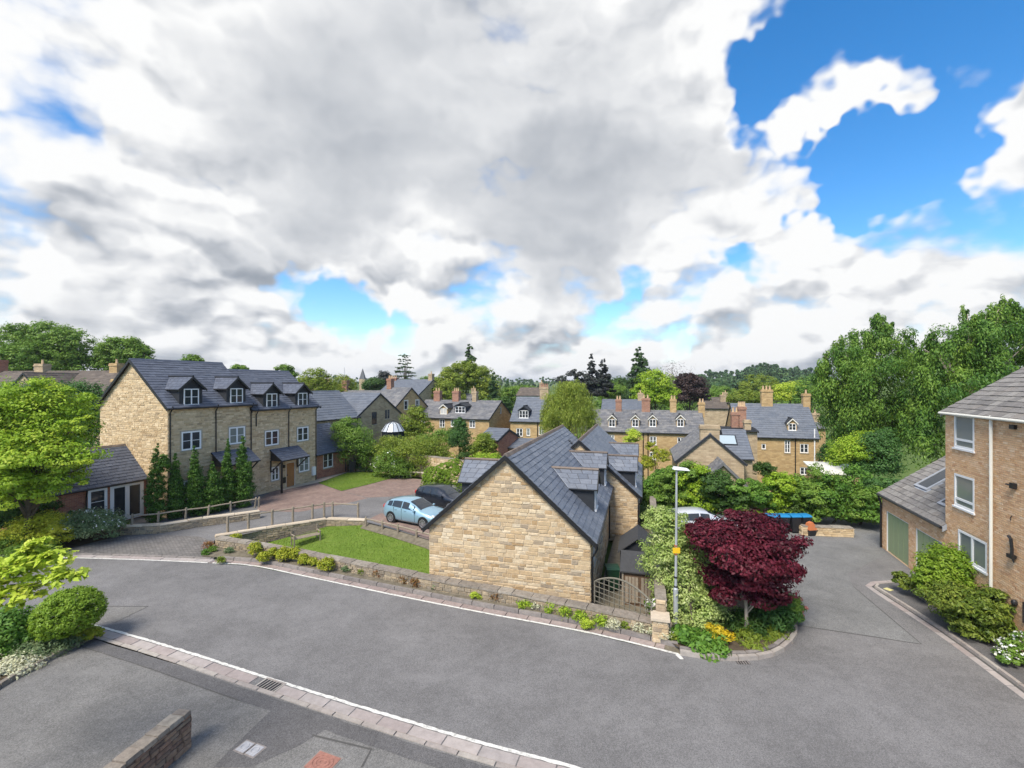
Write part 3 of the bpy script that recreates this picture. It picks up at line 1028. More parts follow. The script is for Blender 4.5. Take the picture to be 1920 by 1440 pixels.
        if slates:
            k = MB()
            w, e = self.slate
            for pts in sl:
                r0, r1, e1, e0 = pts
                n = max(2, round((e1 - r1).length / e))
                for i in range(n):
                    f0, f1 = i / n, (i + 1.06) / n
                    a0, a1 = e0.lerp(r0, f0), e1.lerp(r1, f0)
                    c0, c1 = e0.lerp(r0, min(f1, 1)), e1.lerp(r1, min(f1, 1))
                    m = max(1, round((a1 - a0).length / w))
                    sh = .5 if i % 2 else 0
                    cuts = sorted(set([0, 1] + [min(1, max(0, (j + sh) / m)) for j in range(m + 1)]))
                    up0, up1 = Vector((0, 0, .032)), Vector((0, 0, .008))
                    for j in range(len(cuts) - 1):
                        g = .006
                        q0, q1 = cuts[j] + g, cuts[j + 1] - g
                        if q1 <= q0: continue
                        A, B = a0.lerp(a1, q0) + up0, a0.lerp(a1, q1) + up0
                        C, D = c0.lerp(c1, q1) + up1, c0.lerp(c1, q0) + up1
                        k.add([A, B, C, D, A - up0, B - up0], [(0, 1, 2, 3), (4, 5, 1, 0)])
            k.build('dormer_slates', roofmat or self.roofmat, dm, fix=False)
        rt = MB(); rt.tube([P(ur - .1, sc, zr_d + .075), P(uo, sc, zr_d + .075)], .075, 6)
        rt.build('dormer_ridge', M_ridge if self.near else self.board, dm)
        # barge boards of the dormer
        bb = MB()
        for q in (-1, 1):
            s = sc + q * (hw + oh)
            pts = [P(uo + .004, sc, zr_d - .10), P(uo + .004, s, zl - .10), P(uo + .004, s, zl + .06), P(uo + .004, sc, zr_d + .06)]
            bb.hexa([pts[0], pts[1], pts[1] + Vector((sg * .03, 0, 0)), pts[0] + Vector((sg * .03, 0, 0)), pts[3], pts[2], pts[2] + Vector((sg * .03, 0, 0)), pts[3] + Vector((sg * .03, 0, 0))])
        bb.build('dormer_bargeboard', face or self.board, dm)
        return dm, (P, ur, ue, ul, zl)


def garden_wall(name, label, path, h, thick, z0, stonemat, copemat=None, hr=(.09, .17), lr=(.18, .42), side=1, cope=.07, cov=.04, limit=300, seed=3, both=False, cat='wall', zfun=None, cope_len=.6, copename='coping_stone', ends=True):
    root = empty(name, (path[0][0], path[0][1], z0), 0, label, cat)
    o = Vector((path[0][0], path[0][1], 0))
    pts = [Vector((p[0], p[1], 0)) - o for p in path]
    rng = random.Random(seed)
    core = MB()
    items = []
    frames = []
    for i in range(len(pts) - 1):
        a = pts[i + 1] - pts[i]; l = a.length; a.normalize()
        n = Vector((a.y, -a.x, 0)) * side
        fr = frame(pts[i] if side == 1 else pts[i + 1], a if side == 1 else -a, n)
        core.fbox(fr, -.02, l + .02, -thick, -.001, 0, h)
        frames.append((fr, l))
        for p in course_polys([(0, 0), (l, 0), (l, h), (0, h)], [], hr, lr, rng):
            items.append((fr, p, rng.uniform(.012, .045)))
        if both:
            fr2 = frame(pts[i + 1] - n * thick, -a, -n)
            for p in course_polys([(0, 0), (l, 0), (l, h), (0, h)], [], hr, lr, rng):
                items.append((fr2, p, rng.uniform(.012, .045)))
    if ends:
        for (fr0, l), at_end in ((frames[0], False), (frames[-1], True)):
            s = l if at_end else 0
            p0 = fr0(s, 0, 0); n = (fr0(0, 1, 0) - fr0(0, 0, 0)); a = (fr0(1, 0, 0) - fr0(0, 0, 0)) * (1 if at_end else -1)
            fe = frame(p0 + a * .02, -n, a) if at_end else frame(p0 - n * thick + a * .02, n, a)
            for p in course_polys([(0, 0), (thick, 0), (thick, h), (0, h)], [], hr, lr, rng):
                items.append((fe, p, rng.uniform(.012, .045)))
    c = core.build('core', M_mortar if stonemat is not M_darkwall else M_darkboard, root)
    def mk(b, it): add_piece(b, it[0], it[1], 0.0, it[2], .012, rng, .007)
    off = root.location
    cm = Vector((0, 0, H))
    def key(it): return (it[0](it[1][0][0], 0, it[1][0][1]) + off - cm).length
    finish_pieces(items, 'stone', stonemat, root, mk, key, limit, 'stones')
    if copemat:
        for fr, l in frames:
            s = 0.0
            while s < l - .02:
                e = min(l, s + rng.uniform(.7, 1.2) * cope_len)
                if l - e < .2: e = l
                b = MB()
                d0, d1, zt = -thick - cov, cov, h + cope + rng.uniform(-.012, .012)
                j = lambda: rng.uniform(-.012, .012)
                b.hexa([fr(s + .006, d0 + j(), h), fr(e - .006, d0 + j(), h), fr(e - .006, d1 + j(), h), fr(s + .006, d1 + j(), h),
                        fr(s + .012, d0 + .02 + j(), zt), fr(e - .012, d0 + .02 + j(), zt + j() * .4), fr(e - .012, d1 - .02 + j(), zt), fr(s + .012, d1 - .02 + j(), zt + j() * .4)])
                b.build(copename, copemat, root)
                s = e
    return root


def resample(path, step=.25):
    pts = [Vector((p[0], p[1], 0)) for p in path]
    # Catmull-Rom through the points
    dense = []
    for i in range(len(pts) - 1):
        p0 = pts[max(i - 1, 0)]; p1 = pts[i]; p2 = pts[i + 1]; p3 = pts[min(i + 2, len(pts) - 1)]
        n = max(2, int((p2 - p1).length / .1))
        for k in range(n):
            t = k / n
            dense.append(.5 * ((2 * p1) + (p2 - p0) * t + (2 * p0 - 5 * p1 + 4 * p2 - p3) * t * t + (3 * p1 - p0 - 3 * p2 + p3) * t ** 3))
    dense.append(pts[-1])
    cum = [0]
    for i in range(1, len(dense)): cum.append(cum[-1] + (dense[i] - dense[i - 1]).length)
    total = cum[-1]
    def at(s):
        s = min(max(s, 0), total)
        lo, hi = 0, len(cum) - 1
        while hi - lo > 1:
            m = (lo + hi) // 2
            if cum[m] <= s: lo = m
            else: hi = m
        f = (s - cum[lo]) / max(1e-9, cum[hi] - cum[lo])
        p = dense[lo].lerp(dense[hi], f)
        a = (dense[hi] - dense[lo]).normalized()
        return p, a, Vector((-a.y, a.x, 0))
    return at, total


def strip(path, o0, o1, z, name, mat, parent=None, kind='structure', step=.3, s0=0, s1=None, thick=0.0, jit=0.0, seed=0):
    at, total = resample(path)
    s1 = total if s1 is None else s1
    n = max(1, int((s1 - s0) / step))
    rng = random.Random(seed)
    mb = MB()
    prev = None
    for i in range(n + 1):
        p, a, nl = at(s0 + (s1 - s0) * i / n)
        u = p + nl * (o0 + rng.uniform(-jit, jit)); v = p + nl * (o1 + rng.uniform(-jit, jit))
        u.z = v.z = z
        if prev:
            if thick:
                dz = Vector((0, 0, thick))
                mb.add([prev[0], u, v, prev[1], prev[0] - dz, u - dz, v - dz, prev[1] - dz], [(0, 1, 2, 3), (4, 5, 1, 0), (3, 2, 6, 7)])
            else:
                mb.face(prev[0], u, v, prev[1])
        prev = (u, v)
    o = mb.build(name, mat, parent, kind=None if parent else kind, fix=False)
    return o


def path_pieces(path, o0, o1, length, z0, z1, name, mat, parent, s0=0, s1=None, gap=.012, seed=0, skip=None, bev=.012):
    at, total = resample(path)
    s1 = total if s1 is None else s1
    rng = random.Random(seed)
    s = s0
    while s < s1 - .05:
        e = min(s + length * rng.uniform(.92, 1.08), s1)
        if skip and skip[0] < (s + e) / 2 < skip[1]:
            s = e; continue
        p, a, n = at(s + gap / 2); q, a2, n2 = at(e - gap / 2)
        dz = rng.uniform(-.006, .006)
        mb = MB()
        def V(pt, nn, o, z): return (pt.x + nn.x * o, pt.y + nn.y * o, z)
        i = bev
        mb.hexa([V(p, n, o0, z0), V(q, n2, o0, z0), V(q, n2, o1, z0), V(p, n, o1, z0),
                 V(p + a * i, n, o0 + i, z1 + dz), V(q - a2 * i, n2, o0 + i, z1 + dz), V(q - a2 * i, n2, o1 - i, z1 + dz), V(p + a * i, n, o1 - i, z1 + dz)])
        mb.build(name, mat, parent)
        s = e


def sheet(name, pts, mat, z=None, kind='structure', parent=None):
    mb = MB()
    mb.face(*[(p[0], p[1], (p[2] if len(p) > 2 else 0.0) if z is None else z) for p in pts])
    if area2([(p[0], p[1]) for p in pts]) < 0: mb.f[0] = tuple(reversed(mb.f[0]))
    return mb.build(name, mat, parent, kind=kind, fix=False)

# ------------------------------------------------------------------ the setting
TH = math.radians(15.57)
def uv(th):
    return Vector((math.cos(th), -math.sin(th), 0)), Vector((math.sin(th), math.cos(th), 0))
U, V = uv(TH)


def sm(a, b, x):
    t = min(1.0, max(0.0, (x - a) / (b - a)))
    return t * t * (3 - 2 * t)


def terrain(x, y):
    r = x / max(y, 8.0)
    start = 51 + (33 - 51) * sm(-12, -3, x)
    depth = 1.2 + 3.2 * sm(-.42, -.12, r)
    z = -.09 - depth * sm(start, start + 26, y)
    # beyond the little valley the land climbs again to wooded hills
    hill = 15 * sm(.20, .55, r) * sm(140, 420, y) + 9 * sm(130, 700, y) * (1 - sm(.2, .5, r)) + 14 * sm(700, 2200, y)
    z += hill + 6 * sm(-.5, -.9, r) * sm(60, 160, y)
    return z


def make_terrain():
    ys = [-60, -20, 0, 8, 14, 20, 26, 30] + [30 + 3 * i for i in range(1, 24)] + [105, 115, 130, 150, 175, 205, 240, 280, 330, 390, 460, 550, 660, 800, 1000, 1300, 1700, 2300, 3200, 4500]
    xs = []
    x = 0.0; st = 3.0
    while x < 4500:
        xs.append(x); x += st
        if x > 60: st *= 1.22
    xs.append(4500)
    xs = sorted(set([-a for a in xs] + xs))
    v = [(a, b, terrain(a, b)) for b in ys for a in xs]
    n = len(xs)
    f = [(j * n + i, j * n + i + 1, (j + 1) * n + i + 1, (j + 1) * n + i) for j in range(len(ys) - 1) for i in range(n - 1)]
    # leave the sunken garden and the house plot open below road level
    mb = MB(); mb.v = v; mb.f = f
    for i, (a, b, c) in enumerate(mb.v):
        if -16 < a < 10 and 14 < b < 36: mb.v[i] = (a, b, min(c, -1.05))
    mb.build('ground', M_field, kind='structure', fix=False, smooth=True)


make_terrain()

WLP = [(-150, 1041), (60, 1045), (250, 1050), (390, 1056), (470, 1061), (560, 1079), (740, 1117), (900, 1149), (1100, 1187), (1275, 1229)]
WL = [gp(*p) for p in WLP]
NK = [gp(*p) for p in [(163, 1169), (190, 1174), (330, 1214), (500, 1268), (700, 1330), (900, 1389), (1085, 1438), (1300, 1500), (1600, 1600)]]
RK = [gp(*p) for p in [(2150, 1490), (1920, 1312), (1780, 1206), (1700, 1151), (1645, 1115), (1622, 1099), (1632, 1091), (1690, 1087)]]
ISL = [gp(*p) for p in [(1275, 1229), (1345, 1238), (1410, 1239), (1458, 1229), (1489, 1205), (1496, 1182), (1484, 1160), (1452, 1130), (1400, 1095), (1340, 1065)]]
WP = [gp(px, py, .5) for px, py in [(404, 1010), (480, 1022), (560, 1037), (700, 1064), (810, 1087), (960, 1114), (1100, 1141), (1256, 1174)]]
RW = [gp(px, py, .12) for px, py in [(404, 1004), (500, 989), (612, 972), (684, 974)]]
FENCE = [gp(px, py, -.05) for px, py in [(686, 980), (745, 996), (805, 1014)]]

# road: one sheet for the street and the car park, with the garden and house plot left out
road = [*[p for p in WL], *ISL[1:], Vector((9.9, 31.5, 0)), Vector((30, 31.5, 0)), Vector((34, 2, 0)), Vector((-60, 2, 0)), Vector((-60, WL[0].y, 0))]
sheet('road', road, M_asphalt, 0.0)
cp = [gp(1497, 1173), gp(1600, 1187), gp(1728, 1208), gp(1655, 1148), gp(1600, 1100), gp(1590, 1075), gp(1660, 1040), Vector((24, 31, 0)), Vector((10.5, 31, 0)), gp(1400, 1093), gp(1455, 1128), gp(1487, 1158)]
sheet('car_park_surface', cp, M_asphalt2, 0.004)
# tar seams where surfacings meet
for a, b, w in (((1497, 1173), (1728, 1208), .035), ((1728, 1208), (1600, 1100), .03), ((187, 1137), (278, 1137), .03), ((278, 1137), (215, 1168), .03)):
    p, q = gp(*a), gp(*b); d = (q - p).normalized(); n = Vector((-d.y, d.x, 0)) * w / 2
    sheet('tar_seam', [p - n, q - n, q + n, p + n], M_seam, 0.007)
sheet('road_patch', [gp(187, 1138), gp(276, 1138), gp(216, 1167), gp(168, 1167), gp(120, 1150)], M_asphalt3, 0.0045)

court = [*WL[1:4], gp(402, 1013), RW[1], RW[2], RW[3], FENCE[0], FENCE[1], FENCE[2], Vector((-2.7, 24.6, 0)), Vector((0.6, 36.4, 0)), gp(790, 900), gp(738, 892), gp(650, 878),
         gp(600, 890), Vector((-22.3, 30.4, 0)), Vector((-24.6, 30.6, 0)), gp(228, 1003), gp(140, 1025), gp(60, 1042)]
sheet('courtyard', court, M_asphalt, -0.003)
sheet('driveway_apron', [gp(110, 1043), gp(240, 1046), gp(388, 1052), gp(400, 1014), gp(372, 1006), gp(300, 1003), gp(228, 1007), gp(150, 1024)], M_setts, 0.002)
sheet('brick_paving', [gp(482, 958), gp(486, 936), gp(508, 922), gp(590, 904), gp(640, 921), gp(690, 934), gp(640, 946), gp(560, 960)], M_pinkpave, 0.002)
sheet('brick_paving', [gp(641, 921), gp(742, 895), gp(792, 899), gp(800, 920), gp(760, 930), gp(690, 933)], M_pinkpave, 0.003)
sheet('brick_paving', [gp(690, 974), gp(715, 962), gp(860, 1000), gp(880, 1030), gp(805, 1012)], M_pinkpave, 0.0035)
sheet('footpath', [gp(512, 917), gp(597, 897), gp(636, 885), gp(650, 886), gp(598, 905), gp(530, 920)], M_coping_pale, 0.03)

# lawns
def lawn(name, label_pts, z, n, seed):
    zf = z if callable(z) else (lambda x, y: z)
    base = sheet(name, [(p[0], p[1], zf(p[0], p[1])) for p in label_pts], M_lawn)
    rng = random.Random(seed)
    xs = [p[0] for p in label_pts]; ys = [p[1] for p in label_pts]
    def inside(x, y):
        c = False; j = len(label_pts) - 1
        for i in range(len(label_pts)):
            a, b = label_pts[i], label_pts[j]
            if (a[1] > y) != (b[1] > y) and x < (b[0] - a[0]) * (y - a[1]) / (b[1] - a[1]) + a[0]: c = not c
            j = i
        return c
    mb = MB()
    k = 0
    while k < n:
        x, y = rng.uniform(min(xs), max(xs)), rng.uniform(min(ys), max(ys))
        if not inside(x, y): continue
        k += 1
        a = rng.uniform(0, 6.28); h = rng.uniform(.03, .075); w = .012
        dx, dy = math.cos(a) * w, math.sin(a) * w
        zz = zf(x, y)
        mb.add([(x - dx, y - dy, zz), (x + dx, y + dy, zz), (x + rng.uniform(-.03, .03), y + rng.uniform(-.03, .03), zz + h)], [(0, 1, 2)])
    g = mb.build('grass', M_lawn, kind='stuff', fix=False)
    tag(g, 'short mown grass blades of the ' + name.replace('_', ' '), 'grass')
    return base


LZ = -.75
low = [p for p in WP]
def lawn_plane():
    a, b, c = RW[1], WP[4], FENCE[2]
    A = np.array([[a.x, a.y, 1], [b.x, b.y, 1], [c.x, c.y, 1]]); k = np.linalg.solve(A, np.array([LZ, LZ - .05, -.22]))
    return lambda x, y: max(-1.0, min(-.12, k[0] * x + k[1] * y + k[2]))
LF = lawn_plane()
lawn_pts = [gp(684, 988, LZ), Vector((FENCE[0].x + .1, FENCE[0].y - .2, 0)), Vector((FENCE[1].x, FENCE[1].y - .15, 0)), Vector((FENCE[2].x, FENCE[2].y - .15, 0)), Vector((-2.7, 24.2, 0)), Vector((-3.1, 22.2, 0)), Vector((-3.8, 20.9, 0))] + \
           [Vector((p.x + .1, p.y + .42, 0)) for p in reversed(WP[:5])] + [Vector((p.x + .1, p.y - .12, 0)) for p in RW[:4]]
lawn('sunken_lawn', lawn_pts, LF, 16000, 4)
bk = MB()
fpts = FENCE + [Vector((-2.7, 24.4, 0))]
for i in range(len(fpts) - 1):
    a, b = fpts[i], fpts[i + 1]
    bk.face((a.x - .2, a.y - .5, LF(a.x, a.y - .5) + .012), (b.x - .2, b.y - .5, LF(b.x, b.y - .5) + .012), (b.x, b.y, -.03), (a.x, a.y, -.03))
bk.build('earth_bank', M_verge, kind='structure', fix=False)
lawn('upper_lawn', [gp(597, 906), gp(651, 887), gp(692, 884), gp(720, 888), gp(742, 895), gp(690, 909), gp(640, 921)], .03, 7000, 5)

# kerbs, channels and white lines
kerb = empty('kerb'); kerb['kind'] = 'structure'
at_, tot = resample(WL)
s_mouth = None
for i in range(400):
    p, a, n = at_(tot * i / 400)
    if p.x > gp(392, 1056).x: s_mouth = tot * i / 400; break
strip(WL, 0, .10, .008, 'white_line', M_line, step=.2, s0=0, s1=s_mouth - .15, jit=.008, seed=1)
strip(WL, 0, .10, .008, 'white_line', M_line, step=.2, s0=s_mouth + .1, s1=tot - .05, jit=.006, seed=2)
e = gp(1276, 1229)
sheet('white_line', [e + Vector((-.16, .03, 0)), e + Vector((-.09, -.22, 0)), e + Vector((.02, -.22, 0)), e + Vector((.0, .08, 0))], M_line, .0085)
chn = empty('channel'); chn['kind'] = 'structure'
path_pieces(WL, .13, .46, .9, -.05, .012, 'channel_slab', M_channel, chn, s0=0, s1=s_mouth, seed=5)
path_pieces(WL, .13, .42, .9, -.05, .010, 'channel_slab', M_channel2, chn, s0=s_mouth, s1=tot - .5, seed=6)
path_pieces(WL, .48, .62, .9, -.05, .05, 'kerb_stone', M_kerbdark, kerb, s0=0, s1=s_mouth - .2, seed=7)
path_pieces(WL, .44, .60, .95, -.05, .13, 'kerb_stone', M_kerbdark, kerb, s0=s_mouth, s1=tot - .1, seed=8)
path_pieces(ISL, .0, .17, .62, -.05, .13, 'kerb_stone', M_kerb, kerb, seed=9)
path_pieces(ISL, .18, .34, .7, -.05, .14, 'kerb_stone', M_kerbdark, kerb, seed=10, s1=5.5)
# near side
nat, ntot = resample(NK)
strip(NK, -.10, 0, .009, 'white_line', M_line, step=.12, jit=.014, seed=3, s0=.05)
gully_s = None
gx = gp(521, 1273).x
for i in range(600):
    p, a, n = nat(ntot * i / 600)
    if p.x > gx: gully_s = ntot * i / 600; break
path_pieces(NK, -.46, -.12, .92, -.05, .014, 'channel_slab', M_channel, chn, s0=.25, seed=11, skip=(gully_s - .4, gully_s + .4))
path_pieces(NK, -.62, -.47, .92, -.05, .035, 'kerb_stone', M_kerb, kerb, s0=.1, seed=12)
# far right pavement
path_pieces(RK, -.24, 0, .75, -.05, .012, 'channel_slab', M_channel, chn, seed=13)
path_pieces(RK, -.44, -.31, .75, -.05, .10, 'kerb_stone', M_kerb, kerb, seed=14)
rat, rtot = resample(RK)
pv = []
for i in range(41):
    p, a, n = rat(rtot * i / 40)
    pv.append(p - n * .43)
sheet('pavement', pv + [Vector((19.2, 20.6, 0)), Vector((20, 4, 0))], M_asphalt4, .085)
strip(RK, -.32, -.23, .006, 'gutter_gap', M_seam, step=.3)
# verge between kerb and low wall
vg = []
for i in range(30):
    s = s_mouth - .9 + (tot - s_mouth + .9) * i / 29
    p, a, n = at_(s); vg.append(p + n * .58)
sheet('verge', vg + [Vector((p.x, p.y + .1, 0)) for p in reversed(WP)] + [gp(398, 1020)], M_verge, .085)
# planted bed round the maple
bed = [Vector((p.x, p.y, 0)) for p in ISL]
cen = Vector((7.6, 16.8, 0))
bed = [p.lerp(cen, .06) for p in bed] + [Vector((8.2, 23.4, 0)), Vector((5.7, 16.4, 0)), Vector((5.2, 15.8, 0))]
sheet('planting_bed', bed, M_soil, .10)
# near footway and driveway
fw = []
for i in range(41):
    p, a, n = nat(ntot * i / 40)
    fw.append(p - n * .61)
sheet('driveway', [gp(172, 1180)] + fw + [Vector((9, 3, 0)), Vector((-40, 3, 0)), gp(-600, 1300)], M_asphalt3, .012)
# reinstated trenches in the driveway
def trench(pts, mat, z):
    sheet('trench_patch', [gp(*p) for p in pts], mat, z)
strip(NK, -1.08, -.66, .016, 'trench_patch', M_asphalt4, s0=1.5, step=.4, jit=.02, seed=8)
trench([(517, 1324), (640, 1350), (560, 1400), (470, 1440), (400, 1440), (430, 1408)], M_asphalt4, .0165)
sheet('tar_seam', [gp(586, 1378), gp(698, 1405), gp(697, 1408), gp(585, 1381)], M_seam, .02)
sheet('tar_seam', [gp(698, 1405), gp(680, 1440), gp(676, 1440), gp(695, 1406)], M_seam, .0205)
strip(NK, -1.10, -1.075, .02, 'tar_seam', M_seam, s0=1.5, s1=9, step=.4, jit=.008, seed=9)

# beds lower left
sheet('planting_bed', [gp(-120, 1120), gp(60, 1165), gp(165, 1168), gp(187, 1188), gp(120, 1225), gp(40, 1268), gp(-60, 1330), gp(-400, 1330)], M_soil, .07)
sheet('planting_bed', [gp(-300, 1010), gp(-40, 985), gp(100, 960), gp(225, 972), gp(228, 1004), gp(140, 1027), gp(60, 1041), gp(-150, 1038)], M_soil, .03)
sheet('planting_bed', [gp(1690, 1100), gp(1715, 1118), gp(1760, 1150), gp(1840, 1196), gp(1935, 1228), Vector((16.4, 14.2, 0)), Vector((16.75, 16.2, 0)), Vector((17.75, 19.2, 0))], M_soil, .11)

sheet('verge', [gp(1190, 1210), gp(1262, 1228), gp(1300, 1234), gp(1330, 1222), gp(1290, 1195), gp(1210, 1185)], M_verge, -.012)

# ------------------------------------------------------------------ the gable house in the middle
ST = ((.09, .19), (.16, .46))
R0 = Vector((3.12, 18.7, 0))
W1 = 7.0
L0 = R0 - U * W1
hA = House('stone_house', 'big honey stone gable house in the middle with dark slate roof, nearest the road', 'house', (L0.x, L0.y, -.9), -TH, W1, 14.3, 3.5, 6.62, 0, M_stone, M_slate, ov=.24, vg=.16,
           stones=((.11, .21), (.2, .58)), slate=(.46, .27), seed=11, near=True, mortar=M_mortar)
hA.win('R', 1.1, 2.1, 1.9, 3.2, glass=M_glass); hA.win('R', 4.3, 5.3, 1.9, 3.1)
hA.walls(sides='FR')
hA.roofs()
for (sc, uf) in ((3.7, 3.34), (9.4, 3.34)):
    dm, (P, ur, ue, ul, zl) = hA.dormer('R', sc, 5.46, 4.82, .70, uf, 3.72, 4.74, .95, cheek=M_darkboard)
    fl = MB()
    for q in (-1, 1):
        a, b = P(ur, sc, 5.54), P(ul, sc + q * .80, zl + .10)
        n = Vector((0, .05, 0))
        fl.face(a - n, b - n, b + n + Vector((0, 0, .03)), a + n + Vector((0, 0, .03)))
    fl.build('flashing', M_lead, dm, fix=False)
hA.dormer('L', 14.3 - 4.2, 5.62, 4.75, .85, 3.3, 4.0, 4.7, 1.0, cheek=M_darkboard)
hA.pipe('R', .12, 3.1, .2); hA.pipe('R', 10.2, 3.1, .2)
vb = MB()
f_, ls_, lt_ = hA.slope_frame('R')
for k in range(3):
    for j in range(2):
        vb.hexa([f_(11.6 + k * .14, 3.6 + j * .18, .03), f_(11.7 + k * .14, 3.6 + j * .18, .03), f_(11.7 + k * .14, 3.74 + j * .18, .03), f_(11.6 + k * .14, 3.74 + j * .18, .03),
                 f_(11.6 + k * .14, 3.6 + j * .18, .09), f_(11.7 + k * .14, 3.6 + j * .18, .09), f_(11.7 + k * .14, 3.74 + j * .18, .05), f_(11.6 + k * .14, 3.74 + j * .18, .05)])
vb.build('roof_vent', M_black, hA.root)

L2 = L0 + U * 1.7 + V * 10.5
hB = House('stone_house', 'stepped back stone house joined behind the middle gable house, with a row of slate dormers', 'house', (L2.x, L2.y, -.9), -TH, 7.0, 11.5, 2.98, 6.10, 0, M_stone, M_slate, ov=.22, vg=.12,
           stones=ST, slate=(.46, .27), seed=12, near=True, mortar=M_mortar)
hB.win('R', 4.2, 5.1, 1.3, 2.5)
hB.walls(sides='FR')
hB.roofs()
for (sc, uf) in ((1.5, 3.34), (8.0, 3.34)):
    dm, (P, ur, ue, ul, zl) = hB.dormer('R', sc, 4.94, 4.26, .70, uf, 3.2, 4.2, .95, cheek=M_darkboard)
    fl = MB()
    for q in (-1, 1):
        a, b = P(ur, sc, 5.02), P(ul, sc + q * .80, zl + .10); n = Vector((0, .05, 0))
        fl.face(a - n, b - n, b + n + Vector((0, 0, .03)), a + n + Vector((0, 0, .03)))
    fl.build('flashing', M_lead, dm, fix=False)
hB.pipe('R', .12, 2.7, .2)
hB.pipe('R', 3.3, 2.7, .2, mat=M_white)

# ------------------------------------------------------------------ pair of tall houses on the left
TL = math.radians(21.1)
UL, VL = uv(TL)
R1 = Vector((-22.3, 30.4, 0))
WLh = 7.1
def left_house(s0, L, ze, zr, label, seed, wins, dorm, sides):
    o = R1 - UL * WLh + VL * s0
    h = House('stone_house', label, 'house', (o.x, o.y, 0), -TL, WLh, L, ze, zr, 0, M_stone_l, M_slate_l, ov=.28, vg=.2, stones=((.09, .17), (.18, .5)), slate=(.42, .26), seed=seed, mortar=M_mortar_l)
    for w in wins: h.win('R', *w[:4], cols=2, bars=1, surround=.09, fw=.095, depth=.04)
    return h
h1 = left_house(0, 6.25, 7.35, 10.36, 'tall three storey stone house with two dormers behind the row of cypresses', 21,
                [(.87, 2.2, 4.25, 5.5), (4.3, 5.6, 4.25, 5.5), (1.0, 2.2, .9, 2.2)], None, 'FR')
h1.door('R', 4.5, 5.5, 0.02, 2.1, M_oak)
h1.walls(sides='FR'); h1.roofs()
for sc in (1.48, 4.85): h1.dormer('R', sc, 9.15, 8.45, .78, 3.6, 7.28, 8.38, 1.02, cheek=M_darkboard, fo=.22, oh=.18)
for s in (.12, 3.25, 6.1): h1.pipe('R', s, 7.25, .1 if s != 3.25 else 3.8)
h2 = left_house(6.25, 6.65, 6.90, 9.85, 'tall stone house with porch canopy and oak door, far one of the joined pair', 22,
                [(1.15, 2.45, 3.75, 4.95), (4.4, 5.65, 3.75, 4.95), (1.75, 2.5, .85, 1.95), (4.6, 5.75, 1.05, 2.35)], None, 'R')
h2.door('R', 3.25, 4.2, 0.02, 2.08, M_oak)
h2.walls(sides='FR'); h2.roofs()
for sc in (1.73, 4.93): h2.dormer('R', sc, 8.70, 8.0, .78, 3.6, 6.80, 7.93, 1.02, cheek=M_darkboard, fo=.22, oh=.18)
for s in (3.45, 6.5): h2.pipe('R', s, 6.8, .1 if s > 5 else 3.4)
h2.pipe('R', .3, 6.75, 5.4, swan=True)


def canopy(h, s0, s1, zt, zb, proj, posts=True):
    fr = h.fr['R']
    b = MB()
    b.hexa([fr(s0, .03, zt - .08), fr(s1, .03, zt - .08), fr(s1, proj, zb - .08), fr(s0, proj, zb - .08), fr(s0, .03, zt), fr(s1, .03, zt), fr(s1, proj, zb), fr(s0, proj, zb)])
    c = b.build('porch_canopy', h.board, h.root)
    k = MB(); n = 6
    for i in range(n):
        f0, f1 = i / n, (i + 1.05) / n
        m = 7
        for j in range(m + 1):
            a = s0 + (s1 - s0) * max(0, (j - (.5 if i % 2 else 0)) / m) + .006; e = s0 + (s1 - s0) * min(1, (j + 1 - (.5 if i % 2 else 0)) / m) - .006
            if e - a < .03: continue
            D = lambda f: proj + (.03 - proj) * min(f, 1); Z = lambda f: zb + (zt - zb) * min(f, 1)
            k.add([fr(a, D(f0), Z(f0) + .04), fr(e, D(f0), Z(f0) + .04), fr(e, D(f1), Z(f1) + .015), fr(a, D(f1), Z(f1) + .015), fr(a, D(f0), Z(f0)), fr(e, D(f0), Z(f0))], [(0, 1, 2, 3), (4, 5, 1, 0)])
    k.build('canopy_slates', h.roofmat, c, fix=False)
    for s in (s0 + .1, s1 - .1):
        g = MB()
        g.face(fr(s, .03, zt - .1), fr(s, proj - .05, zb - .06), fr(s, .03, zb - .06))
        g.fbox(fr, s - .04, s + .04, .03, .11, zb - 1.0, zb - .06)
        g.hexa([fr(s - .04, .1, zb - .95), fr(s + .04, .1, zb - .95), fr(s + .04, .2, zb - .95), fr(s - .04, .2, zb - .95),
                fr(s - .04, proj - .25, zb - .1), fr(s + .04, proj - .25, zb - .1), fr(s + .04, proj - .12, zb - .1), fr(s - .04, proj - .12, zb - .1)])
        g.build('bracket', M_black, c, fix=False)
    return c
canopy(h1, 2.9, 5.9, 3.85, 2.95, 1.3)
canopy(h2, 1.55, 4.45, 3.42, 2.58, 1.35)
pp = MB(); fr = h2.fr['R']; pp.fbox(fr, 1.6, 1.72, 1.15, 1.27, 0, 2.55); pp.build('porch_post', M_black, h2.root)
mbx = MB(); mbx.fbox(fr, 6.0, 6.35, .03, .2, .55, 1.3); mbx.build('meter_box', M_white, h2.root)
lb = MB(); lb.fbox(fr, 2.75, 3.05, .03, .18, .5, .95); lb.build('letter_box', M_black, h2.root)
wl = MB(); wl.fbox(fr, 2.85, 2.97, .03, .2, 1.75, 2.0); wl.build('wall_lamp', M_black, h2.root)

